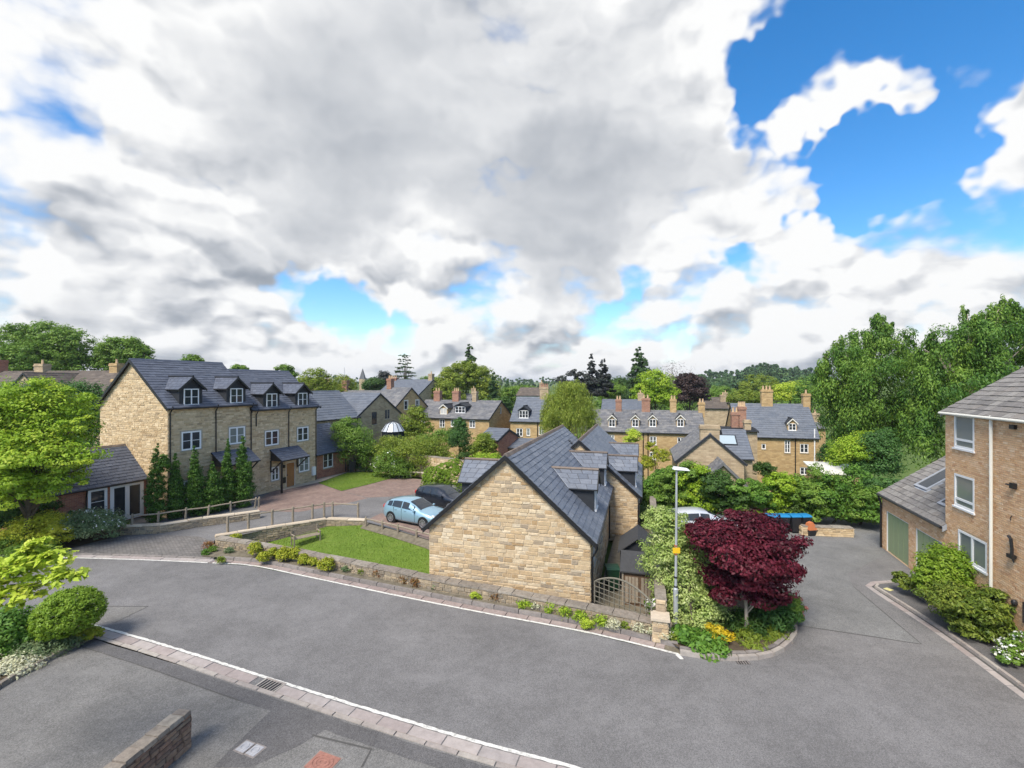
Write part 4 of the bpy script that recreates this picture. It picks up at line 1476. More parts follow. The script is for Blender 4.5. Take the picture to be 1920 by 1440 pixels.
# brick annexe with french doors in front of the tall gable
oB = R1 - UL * (2.0 + 4.6) - VL * 5.6
hC = House('brick_annexe', 'low red brick annexe with slate roof and white french doors, left of the cypresses', 'annexe', (oB.x, oB.y, 0), -TL, 4.6, 5.55, 2.55, 4.55, 0, M_redbrick, M_slate_l, ov=.14, vg=.15, slate=(.4, .25), seed=31, near=True)
hC.win('R', 2.3, 3.3, .75, 2.35, cols=1, bars=1, fw=.15, sill=True, sillmat=M_white, depth=.03, glass=M_glass)
hC.win('R', 3.45, 5.35, .05, 2.38, cols=2, bars=0, fw=.21, sill=False, name='french_door', depth=.03, glass=M_glass)
hC.walls(); hC.roofs()
hC.pipe('R', 2.2, 2.4, .1)
# annexe at the far end of the pair
oD = R1 - UL * 4.9 + VL * 12.92
hD = House('brick_annexe', 'small red brick annexe with one white window at the far end of the tall pair', 'annexe', (oD.x, oD.y, 0), -TL, 4.7, 4.2, 2.55, 4.7, 0, M_redbrick, M_slate_l, ov=.32, vg=.15, slate=(.4, .25), seed=32)
hD.win('R', 1.0, 2.3, .85, 2.2, cols=2, bars=1, fw=.09)
hD.walls(); hD.roofs(); hD.pipe('R', 3.9, 2.4, .1)

# ------------------------------------------------------------------ brick block and garages on the right
TR = math.radians(18.4)
UR, VR = uv(TR)
P0 = Vector((19.7, 25.0, 0))
LG, LBk = 6.05, 9.0
ob = P0 - VR * (LG + LBk)
hR = House('brick_apartment_block', 'three storey buff brick block with white windows at the right edge', 'apartment block', (ob.x, ob.y, 0), -TR, 8.4, LBk, 7.62, 10.45, 0, M_buffbrick, M_tile, ov=.12, vg=.1,
           stones=((.0745, .0755), (.22, .23)), slate=(.42, .30), seed=41, near=True, mortar=M_buffmortar, board=M_lead, gutter=M_cream, bond=.225)
# left wall: s runs from the far corner towards the camera
for (a, b, c, d, tr) in ((.64, 1.92, 6.2, 7.5, .33), (.64, 1.92, 3.9, 5.17, .3)):
    hR.win('L', a, b, c, d, cols=1, bars=0, glass=M_glass2, transom=tr, fw=.085, sillmat=M_white, depth=.045)
hR.win('L', .9, 2.65, 1.95, 3.02, cols=2, bars=0, fw=.085, sillmat=M_white, depth=.045)
for z in (1.9, 4.6): hR.win('L', 5.3, 6.6, z, z + 1.2, cols=1, bars=0, fw=.075)
hR.walls(sides='L'); hR.roofs()
hR.pipe('L', 3.05, 7.6, .1, mat=M_cream, r=.05, swan=False, d=.1)
fr = hR.fr['L']
# wall fittings
t = MB()
t.tube([fr(3.93, .06, 3.62), fr(4.02, .14, 3.68), fr(4.12, .14, 3.62), fr(4.14, .12, 3.3), fr(4.14, .12, 3.02)], .045, 8)
t.fbox(fr, 3.95, 4.2, .03, .17, 2.98, 3.10); t.tube([fr(4.15, .1, 3.0), fr(4.19, .1, 2.86)], [.05, .012], 6)
t.build('flue_terminal', M_blackmetal, hR.root)
t = MB(); t.fbox(fr, 4.0, 4.18, .0, .12, 5.27, 5.45); t.tube([fr(3.86, .12, 5.37), fr(4.05, .1, 5.37)], .03, 6); t.build('wall_lamp', M_blackmetal, hR.root)
t = MB(); t.ellipsoid(fr(4.15, .06, 1.55), (.09, .09, .11), 10, 6); t.build('vent_cap', M_blackmetal, hR.root)
t = MB(); t.tube([fr(3.98, .03, 4.35), fr(3.93, .05, 4.27), fr(3.95, .05, 4.18)], .012, 6); t.build('cable_hook', M_blackmetal, hR.root)
t = MB(); t.fbox(fr, 3.95, 4.18, .0, .1, 7.22, 7.36); t.build('flood_light', M_blackmetal, hR.root)
t = MB(); t.tube([fr(4.55, .02, 1.1), fr(4.55, .06, 1.1), fr(4.55, .06, 1.75), fr(4.7, .06, 1.75)], .02, 6); t.build('handrail', M_blackmetal, hR.root)

oG = P0 - VR * LG
hG = House('garage_block', 'low brick garage pair with green doors and tiled roof beside the car park', 'garage', (oG.x, oG.y, 0), -TR, 8.2, LG - .02, 2.95, 5.95, 0, M_buffbrick, M_tile, ov=.15, vg=.08,
           stones=((.0745, .0755), (.22, .23)), slate=(.40, .29), seed=42, near=True, mortar=M_buffmortar, board=M_lead, gutter=M_black, bond=.225)
hG.door('L', .5, 2.9, .02, 2.1, M_greydoor, M_white, handle=False, name='garage_door')
hG.door('L', 3.55, 5.75, .02, 2.1, M_greydoor, M_white, handle=False, name='garage_door')
hG.walls(sides='L')
hG.roofs(holes={'L': [(1.4, 2.7, 1.2, 4.4), (4.2, 5.6, .8, 3.6)]})
f_, ls_, lt_ = hG.slope_frame('L')
for (a, b, c, d) in ((1.55, 2.5, 1.4, 4.2), (4.4, 5.4, 1.0, 3.4)):
    k = MB()
    for (s0, s1, t0, t1) in ((a - .12, a, c - .12, d + .12), (b, b + .12, c - .12, d + .12), (a, b, c - .12, c), (a, b, d, d + .12)):
        k.hexa([f_(s0, t0, -.02), f_(s1, t0, -.02), f_(s1, t1, -.02), f_(s0, t1, -.02), f_(s0, t0, .08), f_(s1, t0, .08), f_(s1, t1, .08), f_(s0, t1, .08)])
    rl = k.build('rooflight', M_lead, hG.root)
    k = MB(); k.hexa([f_(a, c, 0), f_(b, c, 0), f_(b, d, 0), f_(a, d, 0), f_(a, c, .05), f_(b, c, .05), f_(b, d, .05), f_(a, d, .05)])
    k.build('pane', M_glass, rl)
hG.pipe('L', .06, 2.8, .05, mat=M_black, r=.05)

# ------------------------------------------------------------------ houses in the valley behind
def row_house(name, label, px0, px1, Y0, py_eave, py_ridge, W, base_drop, wall, roof, th=TH, seed=1, slate=(.6, .36), cat='house', ov=.2, gz=None, board=None):
    """ridge runs across the view; front wall (side R) faces the camera. px0..px1: wall ends at depth Y0 (left end)"""
    u, v = uv(th)
    p = Vector((ax(px0, Y0), Y0, 0))
    q = (px1 - CX) / F
    L = (p.x - q * p.y) / (q * u.y - u.x)
    ze = az(py_eave, Y0)
    pr = p + v * (W / 2)
    zr = az(py_ridge, pr.y)
    zb = terrain(p.x, p.y) - .6 if gz is None else gz
    o = p + v * W
    h = House(name, label, cat, (o.x, o.y, zb), -th - math.pi / 2, W, L, ze - zb, zr - zb, 0, wall, roof, ov=ov, vg=.08, slate=slate, seed=seed, board=board or M_darkboard)
    h.zb = zb; h.p = p; h.u = u
    def s_of(px, ridge=False):
        k = (px - CX) / F
        a = p + v * (W / 2) if ridge else p
        return (a.x - k * a.y) / (k * u.y - u.x)
    def z_of(px, py):
        s = s_of(px); y = p.y + u.y * s
        return az(py, y) - zb
    h.s_of, h.z_of = s_of, z_of
    def pw(px0, px1, py0, py1, **kw):
        kw.setdefault('fw', .09)
        return h.win('R', s_of(px0), s_of(px1), z_of(px0, py1), z_of(px0, py0), **kw)
    h.pw = pw
    def pd(pxc, py_top, py_bot, py_apex, wpx, **kw):
        s = s_of(pxc); w = s_of(pxc + wpx / 2) - s_of(pxc - wpx / 2)
        zt, zb2, zap = z_of(pxc, py_top), z_of(pxc, py_bot), z_of(pxc, py_apex)
        uf = kw.pop('uf', (h.zr - zb2) / h.tp + .05)
        hw = w / 2 + .12
        return h.dormer('R', s, zap, min(zt + .05, zap - .2), hw, uf, zb2, zt, w, slates=False, oh=.1, **kw)
    h.pd = pd
    return h

# right terrace
hI = row_house('stone_house', 'honey stone house with blue slate roof and small gabled dormer, far right behind the hedge', 1382, 1536, 58, 816, 757, 8.5, 0, M_farstone, M_farroof2, seed=51)
hI.pw(1471, 1482, 826, 849, cols=2, bars=2); hI.pw(1500, 1516, 832, 849); hI.pw(1500, 1517, 876, 890)
hI.pw(1428, 1436, 832, 842, cols=1, bars=0)
hI.walls(); hI.roofs()
hI.pd(1489, 795, 808, 786, 14, cheek=M_farstone, face=M_cream)
hI.pipe('R', hI.s_of(1491), hI.ze - .1, 0, r=.06); hI.pipe('R', hI.s_of(1527), hI.ze + 1.0, 0, mat=M_white, r=.07, swan=False)
for px, w, zt in ((1437, 1.3, 1.9), (1511, .8, 1.4)):
    hI.chimney(4.25, hI.s_of(px, True), .8, w, hI.zr - .8, hI.zr + zt, M_farstone, pots=3 if w > 1 else 1)
# middle terrace
hH = row_house('terraced_house', 'long stone terrace with grey roof and four little gabled dormers, right of the willow', 1090, 1322, 63, 806, 768, 8, 0, M_farstone, M_farroof, seed=52)
hH.pw(1218, 1231, 818, 834); hH.pw(1218, 1230, 848, 862, arch=True); hH.pw(1142, 1152, 815, 829); hH.pw(1238, 1246, 846, 858, cols=1)
hH.pw(1175, 1187, 818, 834); hH.pw(1270, 1283, 820, 836)
hH.walls(); hH.roofs()
for px in (1147, 1191, 1224, 1277):
    hH.pd(px, 787, 801, 779, 12, cheek=M_farstone2, face=M_cream)
for px, zt in ((1160, 1.5), (1211, 1.7), (1262, 1.6), (1315, 1.2)):
    hH.chimney(4.0, hH.s_of(px, True), .75, 1.1 if px == 1211 else .8, hH.zr - .8, hH.zr + zt, M_chimbrick if px < 1250 else M_farstone, pots=2)
for px in (1206, 1215): hH.pipe('R', hH.s_of(px), hH.ze - .1, 0, r=.06)
# house with the dormer left of the willow
hW = row_house('stone_house', 'stone house with plain blue slate roof and one white dormer left of the willow', 957, 1062, 68, 788, 745, 8, 0, M_farstone, M_farroof2, seed=53)
hW.pw(968, 980, 803, 818); hW.pw(987, 994, 803, 817, cols=1); hW.pw(1010, 1020, 800, 815)
hW.walls(); hW.roofs()
hW.pd(981, 770, 784, 762, 17, cheek=M_darkboard, cols=3)
hW.pipe('R', hW.s_of(1008), hW.ze - .1, 0, r=.06)
hW.chimney(4, hW.s_of(1021, True), .8, 1.3, hW.zr - .8, hW.zr + 1.6, M_farstone2, pots=4, potmat=M_chimbrick)
# long house with three chimneys
hF = row_house('stone_house', 'long stone house with stone slate roof, three chimneys and pale dormers, left of centre', 770, 917, 72, 781, 750, 9, 0, M_farstone, M_farroof, th=math.radians(21), seed=54)
hF.pw(824, 834, 786, 801); hF.pw(845, 856, 786, 800); hF.pw(880, 891, 788, 802, arch=True); hF.pw(790, 797, 786, 797, cols=1)
hF.win('B', 4.1, 4.7, hF.ze + .5, hF.ze + 1.5, cols=1, bars=0)
hF.walls(); hF.roofs()
hF.pd(827, 766, 777, 759, 12, cheek=M_farstone, face=M_cream, glass=M_curtain, framemat=M_cream); hF.pd(856, 763, 775, 757, 19, cols=3, cheek=M_darkboard)
for px, mt, n in ((821, M_chimbrick, 2), (856, M_chimbrick, 3), (891, M_farstone2, 1)):
    hF.chimney(4.5, hF.s_of(px, True), .8, 1.1 if n > 1 else .7, hF.zr - .8, hF.zr + 1.5, mt, pots=n)
# gabled house right behind the far annexe: ridge across, gable to the right
TC = math.radians(24)
hE = row_house('stone_house', 'stone gable house with two dark windows just right of the tall pair', 590, 668, 56, 779, 737, 8.2, 0, M_farstone2, M_farroof2, th=TC, seed=55)
hE.win('B', 2.6, 3.5, hE.ze - 1.1, hE.ze + .4, cols=1, bars=0, mat=M_darkboard); hE.win('B', 5.0, 6.0, hE.ze - .6, hE.ze + .6, cols=2, bars=0, mat=M_sill)
hE.walls(); hE.roofs()
hE.pipe('B', .15, hE.ze, 0, r=.06, swan=False)
# its wing towards the camera, half hidden by the tall pair
u, v = uv(TC)
pw0 = Vector((ax(575, 50), 50, 0))
hE2 = House('stone_house_wing', 'short stone wing with slate valley roof peeping out behind the tall pair', 'house', (pw0.x - 4.2, pw0.y, -1.6), -TC, 6.2, 7.0, az(782, 52) + 1.6, az(734, 52) + 1.6, 0, M_farstone2, M_farroof2, ov=.15, vg=.1, slate=(.6, .36), seed=56, board=M_darkboard)
hE2.walls(); hE2.roofs()
# second gable house behind it
hJ = row_house('stone_house', 'stone gable house with cream windows behind the white glass conservatory roof', 690, 737, 68, 766, 727, 8.6, 0, M_farstone, M_farroof, th=TC, seed=57)
for (a, c) in ((2.6, .0), (5.4, .1)):
    hJ.win('B', a, a + .8, hJ.ze - .2, hJ.ze + 1.1, cols=1, bars=1, surround=.12)
hJ.win('B', 3.0, 4.4, hJ.ze - 3.4, hJ.ze - 1.9)
hJ.walls(M_cream); hJ.roofs()
hJ.chimney(4.3, .6, .8, .8, hJ.zr - .6, hJ.zr + 1.4, M_chimbrick, pots=2)
hK = row_house('stone_house', 'distant stone house with wide slate roof below the flat topped cedar', 704, 783, 96, 741, 712, 11, 0, M_farstone2, M_farroof2, th=TC, seed=58)
hK.win('B', 5.0, 6.2, hK.ze + .2, hK.ze + 1.6, cols=1, bars=0)
hK.walls(); hK.roofs()
hK.chimney(5.5, hK.L - .5, .9, .9, hK.zr - .6, hK.zr + 1.2, M_farstone2, pots=1)
hK.chimney(5.5, .5, .9, 1.5, hK.zr - 1.5, hK.zr + .4, M_chimbrick, pots=3)
# roofs and chimneys of the street behind the tall pair
hL2 = row_house('brick_house', 'distant roofline with red brick chimneys above the stone gable house', 575, 700, 88, 750, 732, 8, 0, M_farstone2, M_farroof, th=TC, seed=59)
hL2.walls(); hL2.roofs()
for px, mt, hgt in ((580, M_chimbrick, 1.6), (593, M_farstone2, 1.6), (615, M_chimbrick, 2.2), (648, M_chimbrick, 2.0)):
    hL2.chimney(4, hL2.s_of(px, True), .8, 1.2, hL2.zr - .6, hL2.zr + hgt, mt, pots=2, potmat=M_chimbrick)
tube_part('aerial', [(4, hL2.s_of(646, True), hL2.zr + 1.5), (4, hL2.s_of(646, True), hL2.zr + 4.4)], .04, M_metal, hL2.root, 5)
# brown roof far left
hM = row_house('brown_roof_house', 'long house with brown tiled roof and stone chimney below the big trees, far left', -120, 262, 52, 738, 697, 9, 0, M_farstone2, M_brownroof, th=math.radians(8), seed=60, gz=-.5)
hM.walls(); hM.roofs()
hM.chimney(4.5, hM.s_of(80, True), .9, 1.2, hM.zr - .6, hM.zr + .9, M_farstone2, pots=1)
hM.chimney(4.5, hM.s_of(219, True), .9, 1.0, hM.zr - .6, hM.zr + .9, M_farstone, pots=1)
hM.chimney(8.0, hM.s_of(206), .9, 1.0, hM.ze - 1, hM.ze + 1.6, M_farstone, pots=0)
hM.chimney(4.5, hM.s_of(-2, True), 1.0, 1.2, hM.zr - .6, hM.zr + 1.4, M_redbrick, pots=1)
hN = House('brown_roof_wing', 'short gabled wing with grey tiled roof in front of the brown roof, far left', 'house', (ax(35, 50), 48.5, -.5), math.radians(-4), 4.6, 6, az(742, 48.5) + .5, az(699, 49) + .5, 0, M_farstone2, M_brownroof, ov=.2, vg=.1, slate=(.6, .36), seed=61, board=M_darkboard)
hN.walls(); hN.roofs()

# cottage with the skylight: gable to the camera and a wing with the roof towards us
u, v = uv(TH)
pj = Vector((ax(1270, 40), 40, 0)); zj = -3.2
hS = House('stone_cottage', 'old stone cottage gable with pale stone slate roof, chimney on its peak, beyond the hedge', 'cottage', (pj.x, pj.y, zj), -TH, 5.2, 7.5, az(862, 40) - zj, az(812, 40) - zj, 0, M_farstone2, M_farroof, ov=.18, vg=.1, slate=(.5, .3), seed=62, board=M_darkboard)
hS.walls(); hS.roofs()
hS.chimney(2.6, .5, 1.5, .8, hS.zr - 1.2, hS.zr + .7, M_farstone2, pots=0)
pq = pj + u * 4.4 + v * 1.0
qL = row_house('cottage_wing', 'cottage wing with dark slate roof, one skylight and a black arched window', 1366, 1411, 40.2, 857, 806, 6.5, 0, M_farstone2, M_farroof2, seed=63, gz=-3.2)
qL.pw(1375, 1388, 866, 890, cols=1, bars=0, mat=M_black, glass=M_glass2, fw=.1)
qL.walls()
qL.roofs()
f_, ls_, lt_ = qL.slope_frame('R')
k = MB()
a, b, c, d = -.45, .95, 1.9, 3.1
k.hexa([f_(a - .1, c - .1, 0), f_(b + .1, c - .1, 0), f_(b + .1, d + .1, 0), f_(a - .1, d + .1, 0), f_(a - .1, c - .1, .09), f_(b + .1, c - .1, .09), f_(b + .1, d + .1, .09), f_(a - .1, d + .1, .09)])
rl = k.build('rooflight', M_darkboard, qL.root)
k = MB(); k.hexa([f_(a, c, .05), f_(b, c, .05), f_(b, d, .05), f_(a, d, .05), f_(a, c, .1), f_(b, c, .1), f_(b, d, .1), f_(a, d, .1)]); k.build('pane', glass_mat('skylight_glass', (.35, .42, .45), .1), rl)
# roof of the wing continues left to the gable roof
kx = House('cottage_porch', 'little stone slate gable roof in front of the old cottage', 'cottage', (ax(1318, 37), 37, -3.2), -TH, 2.9, 3.2, az(900, 37) + 3.2, az(866, 37) + 3.2, 0, M_farstone2, M_farroof, ov=.25, vg=.2, slate=(.45, .28), seed=64, board=M_farroof)
kx.walls(); kx.roofs()
cq = row_house('link_building', 'grey flat roofed link building with tall clustered brick chimneys behind the cottage', 1335, 1420, 48, 806, 800, 4, 0, M_farstone2, M_darkboard, seed=65)
cq.walls(); cq.roofs()
for px, mt, hgt, n in ((1385, M_chimbrick, 1.6, 2), (1398, M_chimbrick, 2.2, 4)):
    cq.chimney(2.0, cq.s_of(px), .8, .75, cq.ze - 1, cq.zr + hgt, mt, pots=n)
cq.chimney(3.4, cq.s_of(1403), .8, .6, cq.ze - 3, cq.zr + .9, M_farstone2, pots=0)
# small outbuildings near the middle
hO = row_house('outbuilding', 'small outbuilding with slate roof and red brick end left of the middle house', 897, 934, 46, 822, 803, 4.2, 0, M_redbrick, M_farroof2, seed=66, th=math.radians(28), gz=-1.2)
hO.walls(); hO.roofs()
hP = row_house('outbuilding', 'low slate roofed shed showing between the outbuilding and the middle house', 944, 1000, 47, 838, 822, 4, 0, M_farstone2, M_farroof2, seed=67, gz=-2.0)
hP.walls(); hP.roofs()
# distant hamlet roofs
for (nm, lab, a, b, Y, pe, pr, wm, rm, th) in (
        ('distant_house', 'distant house with dark tiled roof between the conifers and the willow', 968, 1012, 105, 741, 727, M_cream, M_brownroof, .3),
        ('distant_house', 'distant house with long brown roof between the two right terraces', 1318, 1366, 84, 765, 752, M_farstone2, M_brownroof, .25),
        ('distant_house', 'distant grey roof on the skyline above the long three chimney house', 838, 880, 100, 752, 738, M_farstone2, M_farroof, .3),
        ('distant_house', 'distant pale roof peeping above the right terrace', 1338, 1368, 110, 755, 745, M_farstone2, M_brownroof, .25),
        ('distant_house', 'slate roof just behind the middle terrace ridge', 1128, 1208, 80, 768, 749, M_farstone2, M_farroof2, .25),
        ('distant_house', 'distant house with cream chimney at the end of the right terrace', 1530, 1548, 64, 803, 790, M_farstone, M_farroof, .25)):
    q = row_house(nm, lab, a, b, Y, pe, pr, 7, 0, wm, rm, th=th, seed=int(a))
    q.walls(); q.roofs()
    q.chimney(3.5, q.L * .92, .8, .9, q.zr - .6, q.zr + 1.2, M_farstone2, pots=1)
# small church spire on the skyline
sp = empty('church_spire', (ax(680, 190), 190, terrain(ax(680, 190), 190)), 0, 'tiny grey stone church spire on the skyline left of the cedar', 'church')
zt, zl = az(690, 190) - sp.location.z, az(711, 190) - sp.location.z
b = MB(); b.box(-1.1, 1.1, -1.1, 1.1, 0, zl); b.build('tower', M_farstone2, sp)
b = MB(); b.add([(-1.1, -1.1, zl), (1.1, -1.1, zl), (1.1, 1.1, zl), (-1.1, 1.1, zl), (0, 0, zt)], [(0, 1, 4), (1, 2, 4), (2, 3, 4), (3, 0, 4)]); b.build('spire', M_farroof, sp)

# ------------------------------------------------------------------ foliage
def leaf_mesh(name, blobs, n, size, seed, clump=.28, per=60, shell=.62, up=.35, aspect=.5, droop=0.0, hang=0.0, out=.7, core=.12, spread=(1, 1, .75), lowcut=-.75, irregular=.25, var=1.0):
    """many small leaf faces gathered in clumps through the crown's volume; blobs: (x, y, z, rx, ry, rz)"""
    rg = np.random.default_rng(seed)
    B = np.array(blobs, dtype=float)
    wt = (B[:, 3] * B[:, 5] + B[:, 4] * B[:, 5] + B[:, 3] * B[:, 4])
    wt = wt / wt.sum()
    P, Nn, Rd, Ax = [], [], [], []
    for b, w in zip(B, wt):
        nb = max(30, int(n * w))
        nc = max(5, nb // per)
        d = rg.normal(size=(nc, 3)); d /= np.linalg.norm(d, axis=1)[:, None]
        d[:, 2] = np.where(d[:, 2] < lowcut, -d[:, 2], d[:, 2])
        rr = shell + (1 - shell) * rg.random(nc) ** .6
        inner = rg.random(nc) < core
        rr[inner] = rg.random(inner.sum()) * shell
        rr *= 1 + irregular * (rg.random(nc) - .5)
        cc = d * rr[:, None] * b[3:6]
        crand = rg.random(nc)
        ci = rg.integers(0, nc, nb)
        mr = b[3:6].mean()
        od = rg.normal(size=(nb, 3)); od /= np.linalg.norm(od, axis=1)[:, None]
        crs = clump * min(mr, 2.4) * 1.75 * (.55 + .9 * rg.random(nc))
        od2 = od * np.array(spread)
        od2[:, 2] = np.where(od2[:, 2] < 0, od2[:, 2] * .55, od2[:, 2])
        off = od2 * (crs[ci] * (.35 + .65 * rg.random(nb) ** .45))[:, None]
        p = cc[ci] + off
        if hang > 0:
            p[:, 2] -= rg.exponential(hang, nb) * (0.4 + crand[ci])
        outv = p / (b[3:6] ** 2)
        outv /= (np.linalg.norm(outv, axis=1)[:, None] + 1e-9)
        nn = outv * out * .5 + od * out + rg.normal(size=(nb, 3)) * .42 + np.array([0, 0, up])
        nn /= np.linalg.norm(nn, axis=1)[:, None]
        a = rg.normal(size=(nb, 3)) + outv * .5 + np.array([0, 0, -droop * 2.5])
        a -= nn * (a * nn).sum(1)[:, None]
        a /= (np.linalg.norm(a, axis=1)[:, None] + 1e-9)
        P.append(p + b[:3]); Nn.append(nn); Ax.append(a)
        Rd.append(np.clip(.5 + (crand[ci] * .6 + rg.random(nb) * .4 - .5) * var, 0, 1))
    P = np.concatenate(P); Nn = np.concatenate(Nn); A = np.concatenate(Ax); Rd = np.concatenate(Rd)
    m = len(P)
    Bt = np.cross(Nn, A)
    sz = size * rg.uniform(.65, 1.35, m)[:, None]
    v = np.empty((m, 4, 3), dtype=np.float32)
    fold = Nn * sz * .10
    v[:, 0] = P - A * sz * .5
    v[:, 1] = P + Bt * sz * aspect * .5 + fold
    v[:, 2] = P + A * sz * .5
    v[:, 3] = P - Bt * sz * aspect * .5 + fold
    me = bpy.data.meshes.new(name)
    me.vertices.add(m * 4); me.loops.add(m * 4); me.polygons.add(m)
    me.vertices.foreach_set('co', v.reshape(-1))
    me.loops.foreach_set('vertex_index', np.arange(m * 4, dtype=np.int32))
    me.polygons.foreach_set('loop_start', np.arange(0, m * 4, 4, dtype=np.int32))
    at = me.attributes.new('rnd', 'FLOAT', 'FACE')
    at.data.foreach_set('value', Rd.astype(np.float32))
    me.update(calc_edges=True)
    return me


def branch_mesh(mb, base, blobs, r0, seed, limbs=7, bend=.12, n=7, depth=2):
    rng = random.Random(seed)
    base = Vector(base)
    cx = sum(b[0] for b in blobs) / len(blobs); cy = sum(b[1] for b in blobs) / len(blobs)
    big = max(b[3] for b in blobs); zt = max(b[2] - b[5] * .1 for b in blobs if b[3] > .62 * big); zl = min(b[2] - b[5] for b in blobs)
    top = Vector((cx, cy, zt))
    pts, rad = [], []
    k = 7
    for i in range(k + 1):
        f = i / k
        p = base.lerp(top, f)
        p += Vector((rng.uniform(-1, 1), rng.uniform(-1, 1), 0)) * bend * (zt - base.z) * .12 * (1 if 0 < i < k else 0)
        pts.append(p); rad.append(r0 * (1 - f * .88) * (1.25 if i == 0 else 1))
    mb.tube(pts, rad, n)
    for _ in range(limbs):
        b = rng.choice(blobs)
        tip = Vector((b[0] + rng.uniform(-.6, .6) * b[3], b[1] + rng.uniform(-.6, .6) * b[4], b[2] + rng.uniform(-.4, .45) * b[5]))
        f = min(.9, max(.18, (tip.z - base.z) / max(.1, zt - base.z) * rng.uniform(.4, .75)))
        i = int(f * k); st = pts[i].lerp(pts[min(i + 1, k)], f * k - i)
        mid = st.lerp(tip, .5) + Vector((0, 0, (tip - st).length * .12))
        r = rad[i] * .5
        mb.tube([st, st.lerp(mid, .5) + Vector((0, 0, .04)), mid, tip], [r, r * .75, r * .5, r * .12], 5)


def plant(name, label, cat, base, blobs, n, size, mat, seed=1, bark=None, r0=.12, group=None, limbs=7, crown='foliage', trunk='trunk', flowers=None, **kw):
    """blobs in world coordinates"""
    base = Vector(base)
    root = empty(name, base, 0, label, cat, group)
    lb = [(b[0] - base.x, b[1] - base.y, b[2] - base.z, b[3], b[4], b[5]) for b in blobs]
    me = leaf_mesh(crown, lb, n, size, seed, **kw)
    link_mesh(crown, me, LM[mat], root)
    if r0:
        mb = MB(); branch_mesh(mb, (0, 0, -.1), lb, r0, seed, limbs)
        mb.build(trunk, bark or M_bark, root, fix=False, smooth=True)
    if flowers:
        fm, fn, fs = flowers
        me = leaf_mesh('flowers', [(b[0], b[1], b[2] + .02, b[3] * 1.02, b[4] * 1.02, b[5] * 1.03) for b in lb], fn, fs, seed + 5, clump=.15, per=3, shell=.97, core=0, aspect=.9, lowcut=-.1)
        link_mesh('flowers', me, LM[fm], root)
    return root


def pb(px, py, rx, rz, Y, dy=0.0, ryf=1.0):
    """crown lobe from its size in the picture at depth Y"""
    k = (Y + dy) / F
    return (ax(px, Y + dy), Y + dy, az(py, Y + dy), rx * k, rx * k * ryf, rz * k)


def ground_at(px, Y): x = ax(px, Y); return (x, Y, terrain(x, Y))


# --- left: big bright tree before the annexe
plant('acer_tree', 'large bright green tree before the brick annexe at the left edge', 'tree', (ax(40, 24.5), 24.5, -.05),
      [pb(20, 790, 75, 60, 24.5), pb(90, 775, 62, 42, 24.5, .6), pb(108, 840, 56, 46, 24.5), pb(45, 860, 76, 52, 23.6), pb(118, 880, 38, 32, 24.2), pb(20, 905, 70, 44, 23.8, 0), pb(-60, 850, 90, 90, 24.5), pb(165, 862, 20, 11, 24.0), pb(60, 920, 50, 26, 24.0), pb(105, 905, 34, 20, 24.2), pb(155, 905, 14, 10, 24.4), pb(60, 735, 40, 20, 24.6), pb(125, 745, 30, 16, 24.8), pb(150, 800, 24, 22, 24.6)],
      56000, .16, 'maple', 101, r0=.2, clump=.24, spread=(1.15, 1.15, .6), up=.6, out=.6, per=150, limbs=14, irregular=.55)
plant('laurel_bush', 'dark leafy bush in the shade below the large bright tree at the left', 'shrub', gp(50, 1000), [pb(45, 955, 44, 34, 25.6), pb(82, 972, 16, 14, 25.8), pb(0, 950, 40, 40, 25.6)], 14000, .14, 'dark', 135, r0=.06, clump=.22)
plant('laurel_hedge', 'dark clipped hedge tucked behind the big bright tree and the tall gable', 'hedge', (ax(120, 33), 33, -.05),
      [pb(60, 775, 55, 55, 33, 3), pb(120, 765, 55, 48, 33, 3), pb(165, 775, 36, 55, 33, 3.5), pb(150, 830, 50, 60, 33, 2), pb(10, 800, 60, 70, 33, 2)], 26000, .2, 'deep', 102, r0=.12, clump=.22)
# --- far left trees
plant('chestnut_tree', 'broad dark green tree on the skyline at the far left', 'tree', ground_at(85, 70),
      [pb(35, 650, 45, 38, 70), pb(95, 638, 40, 32, 70, 1), pb(130, 655, 35, 38, 70), pb(70, 675, 70, 32, 70, -1), pb(140, 685, 30, 25, 70), pb(10, 680, 40, 28, 70)], 42000, .34, 'mid', 103, r0=.5, clump=.2, up=.6)
plant('chestnut_tree', 'rounded dark green tree rising behind the roof of the tall pair', 'tree', ground_at(228, 72),
      [pb(230, 660, 38, 26, 72), pb(255, 668, 26, 24, 72), pb(205, 678, 28, 26, 72), pb(235, 685, 44, 24, 72, 1)], 24000, .32, 'mid', 104, r0=.4, clump=.2, up=.6)
for i, (px, py, r, lab) in enumerate(((358, 682, 20, 'small tree top just above the first roof ridge of the tall pair'), (449, 694, 14, 'small tree top above the step between the two tall roofs'),
                                      (533, 696, 16, 'small tree top above the far end of the tall pair roof'), (590, 712, 26, 'pale green tree top right of the tall pair above the chimneys'), (640, 722, 24, 'green tree top behind the red brick chimneys'))):
    Y = 66 + 6 * i
    plant('garden_tree', lab, 'tree', ground_at(px, Y), [pb(px, py, r, r * .7, Y), pb(px - r * .5, py + r * .7, r, r * .8, Y), pb(px + r * .6, py + r * .6, r * .8, r * .7, Y, .6)], 7000, .3, 'mid' if i < 3 else 'olive', 110 + i, r0=.2, clump=.22, up=.5)

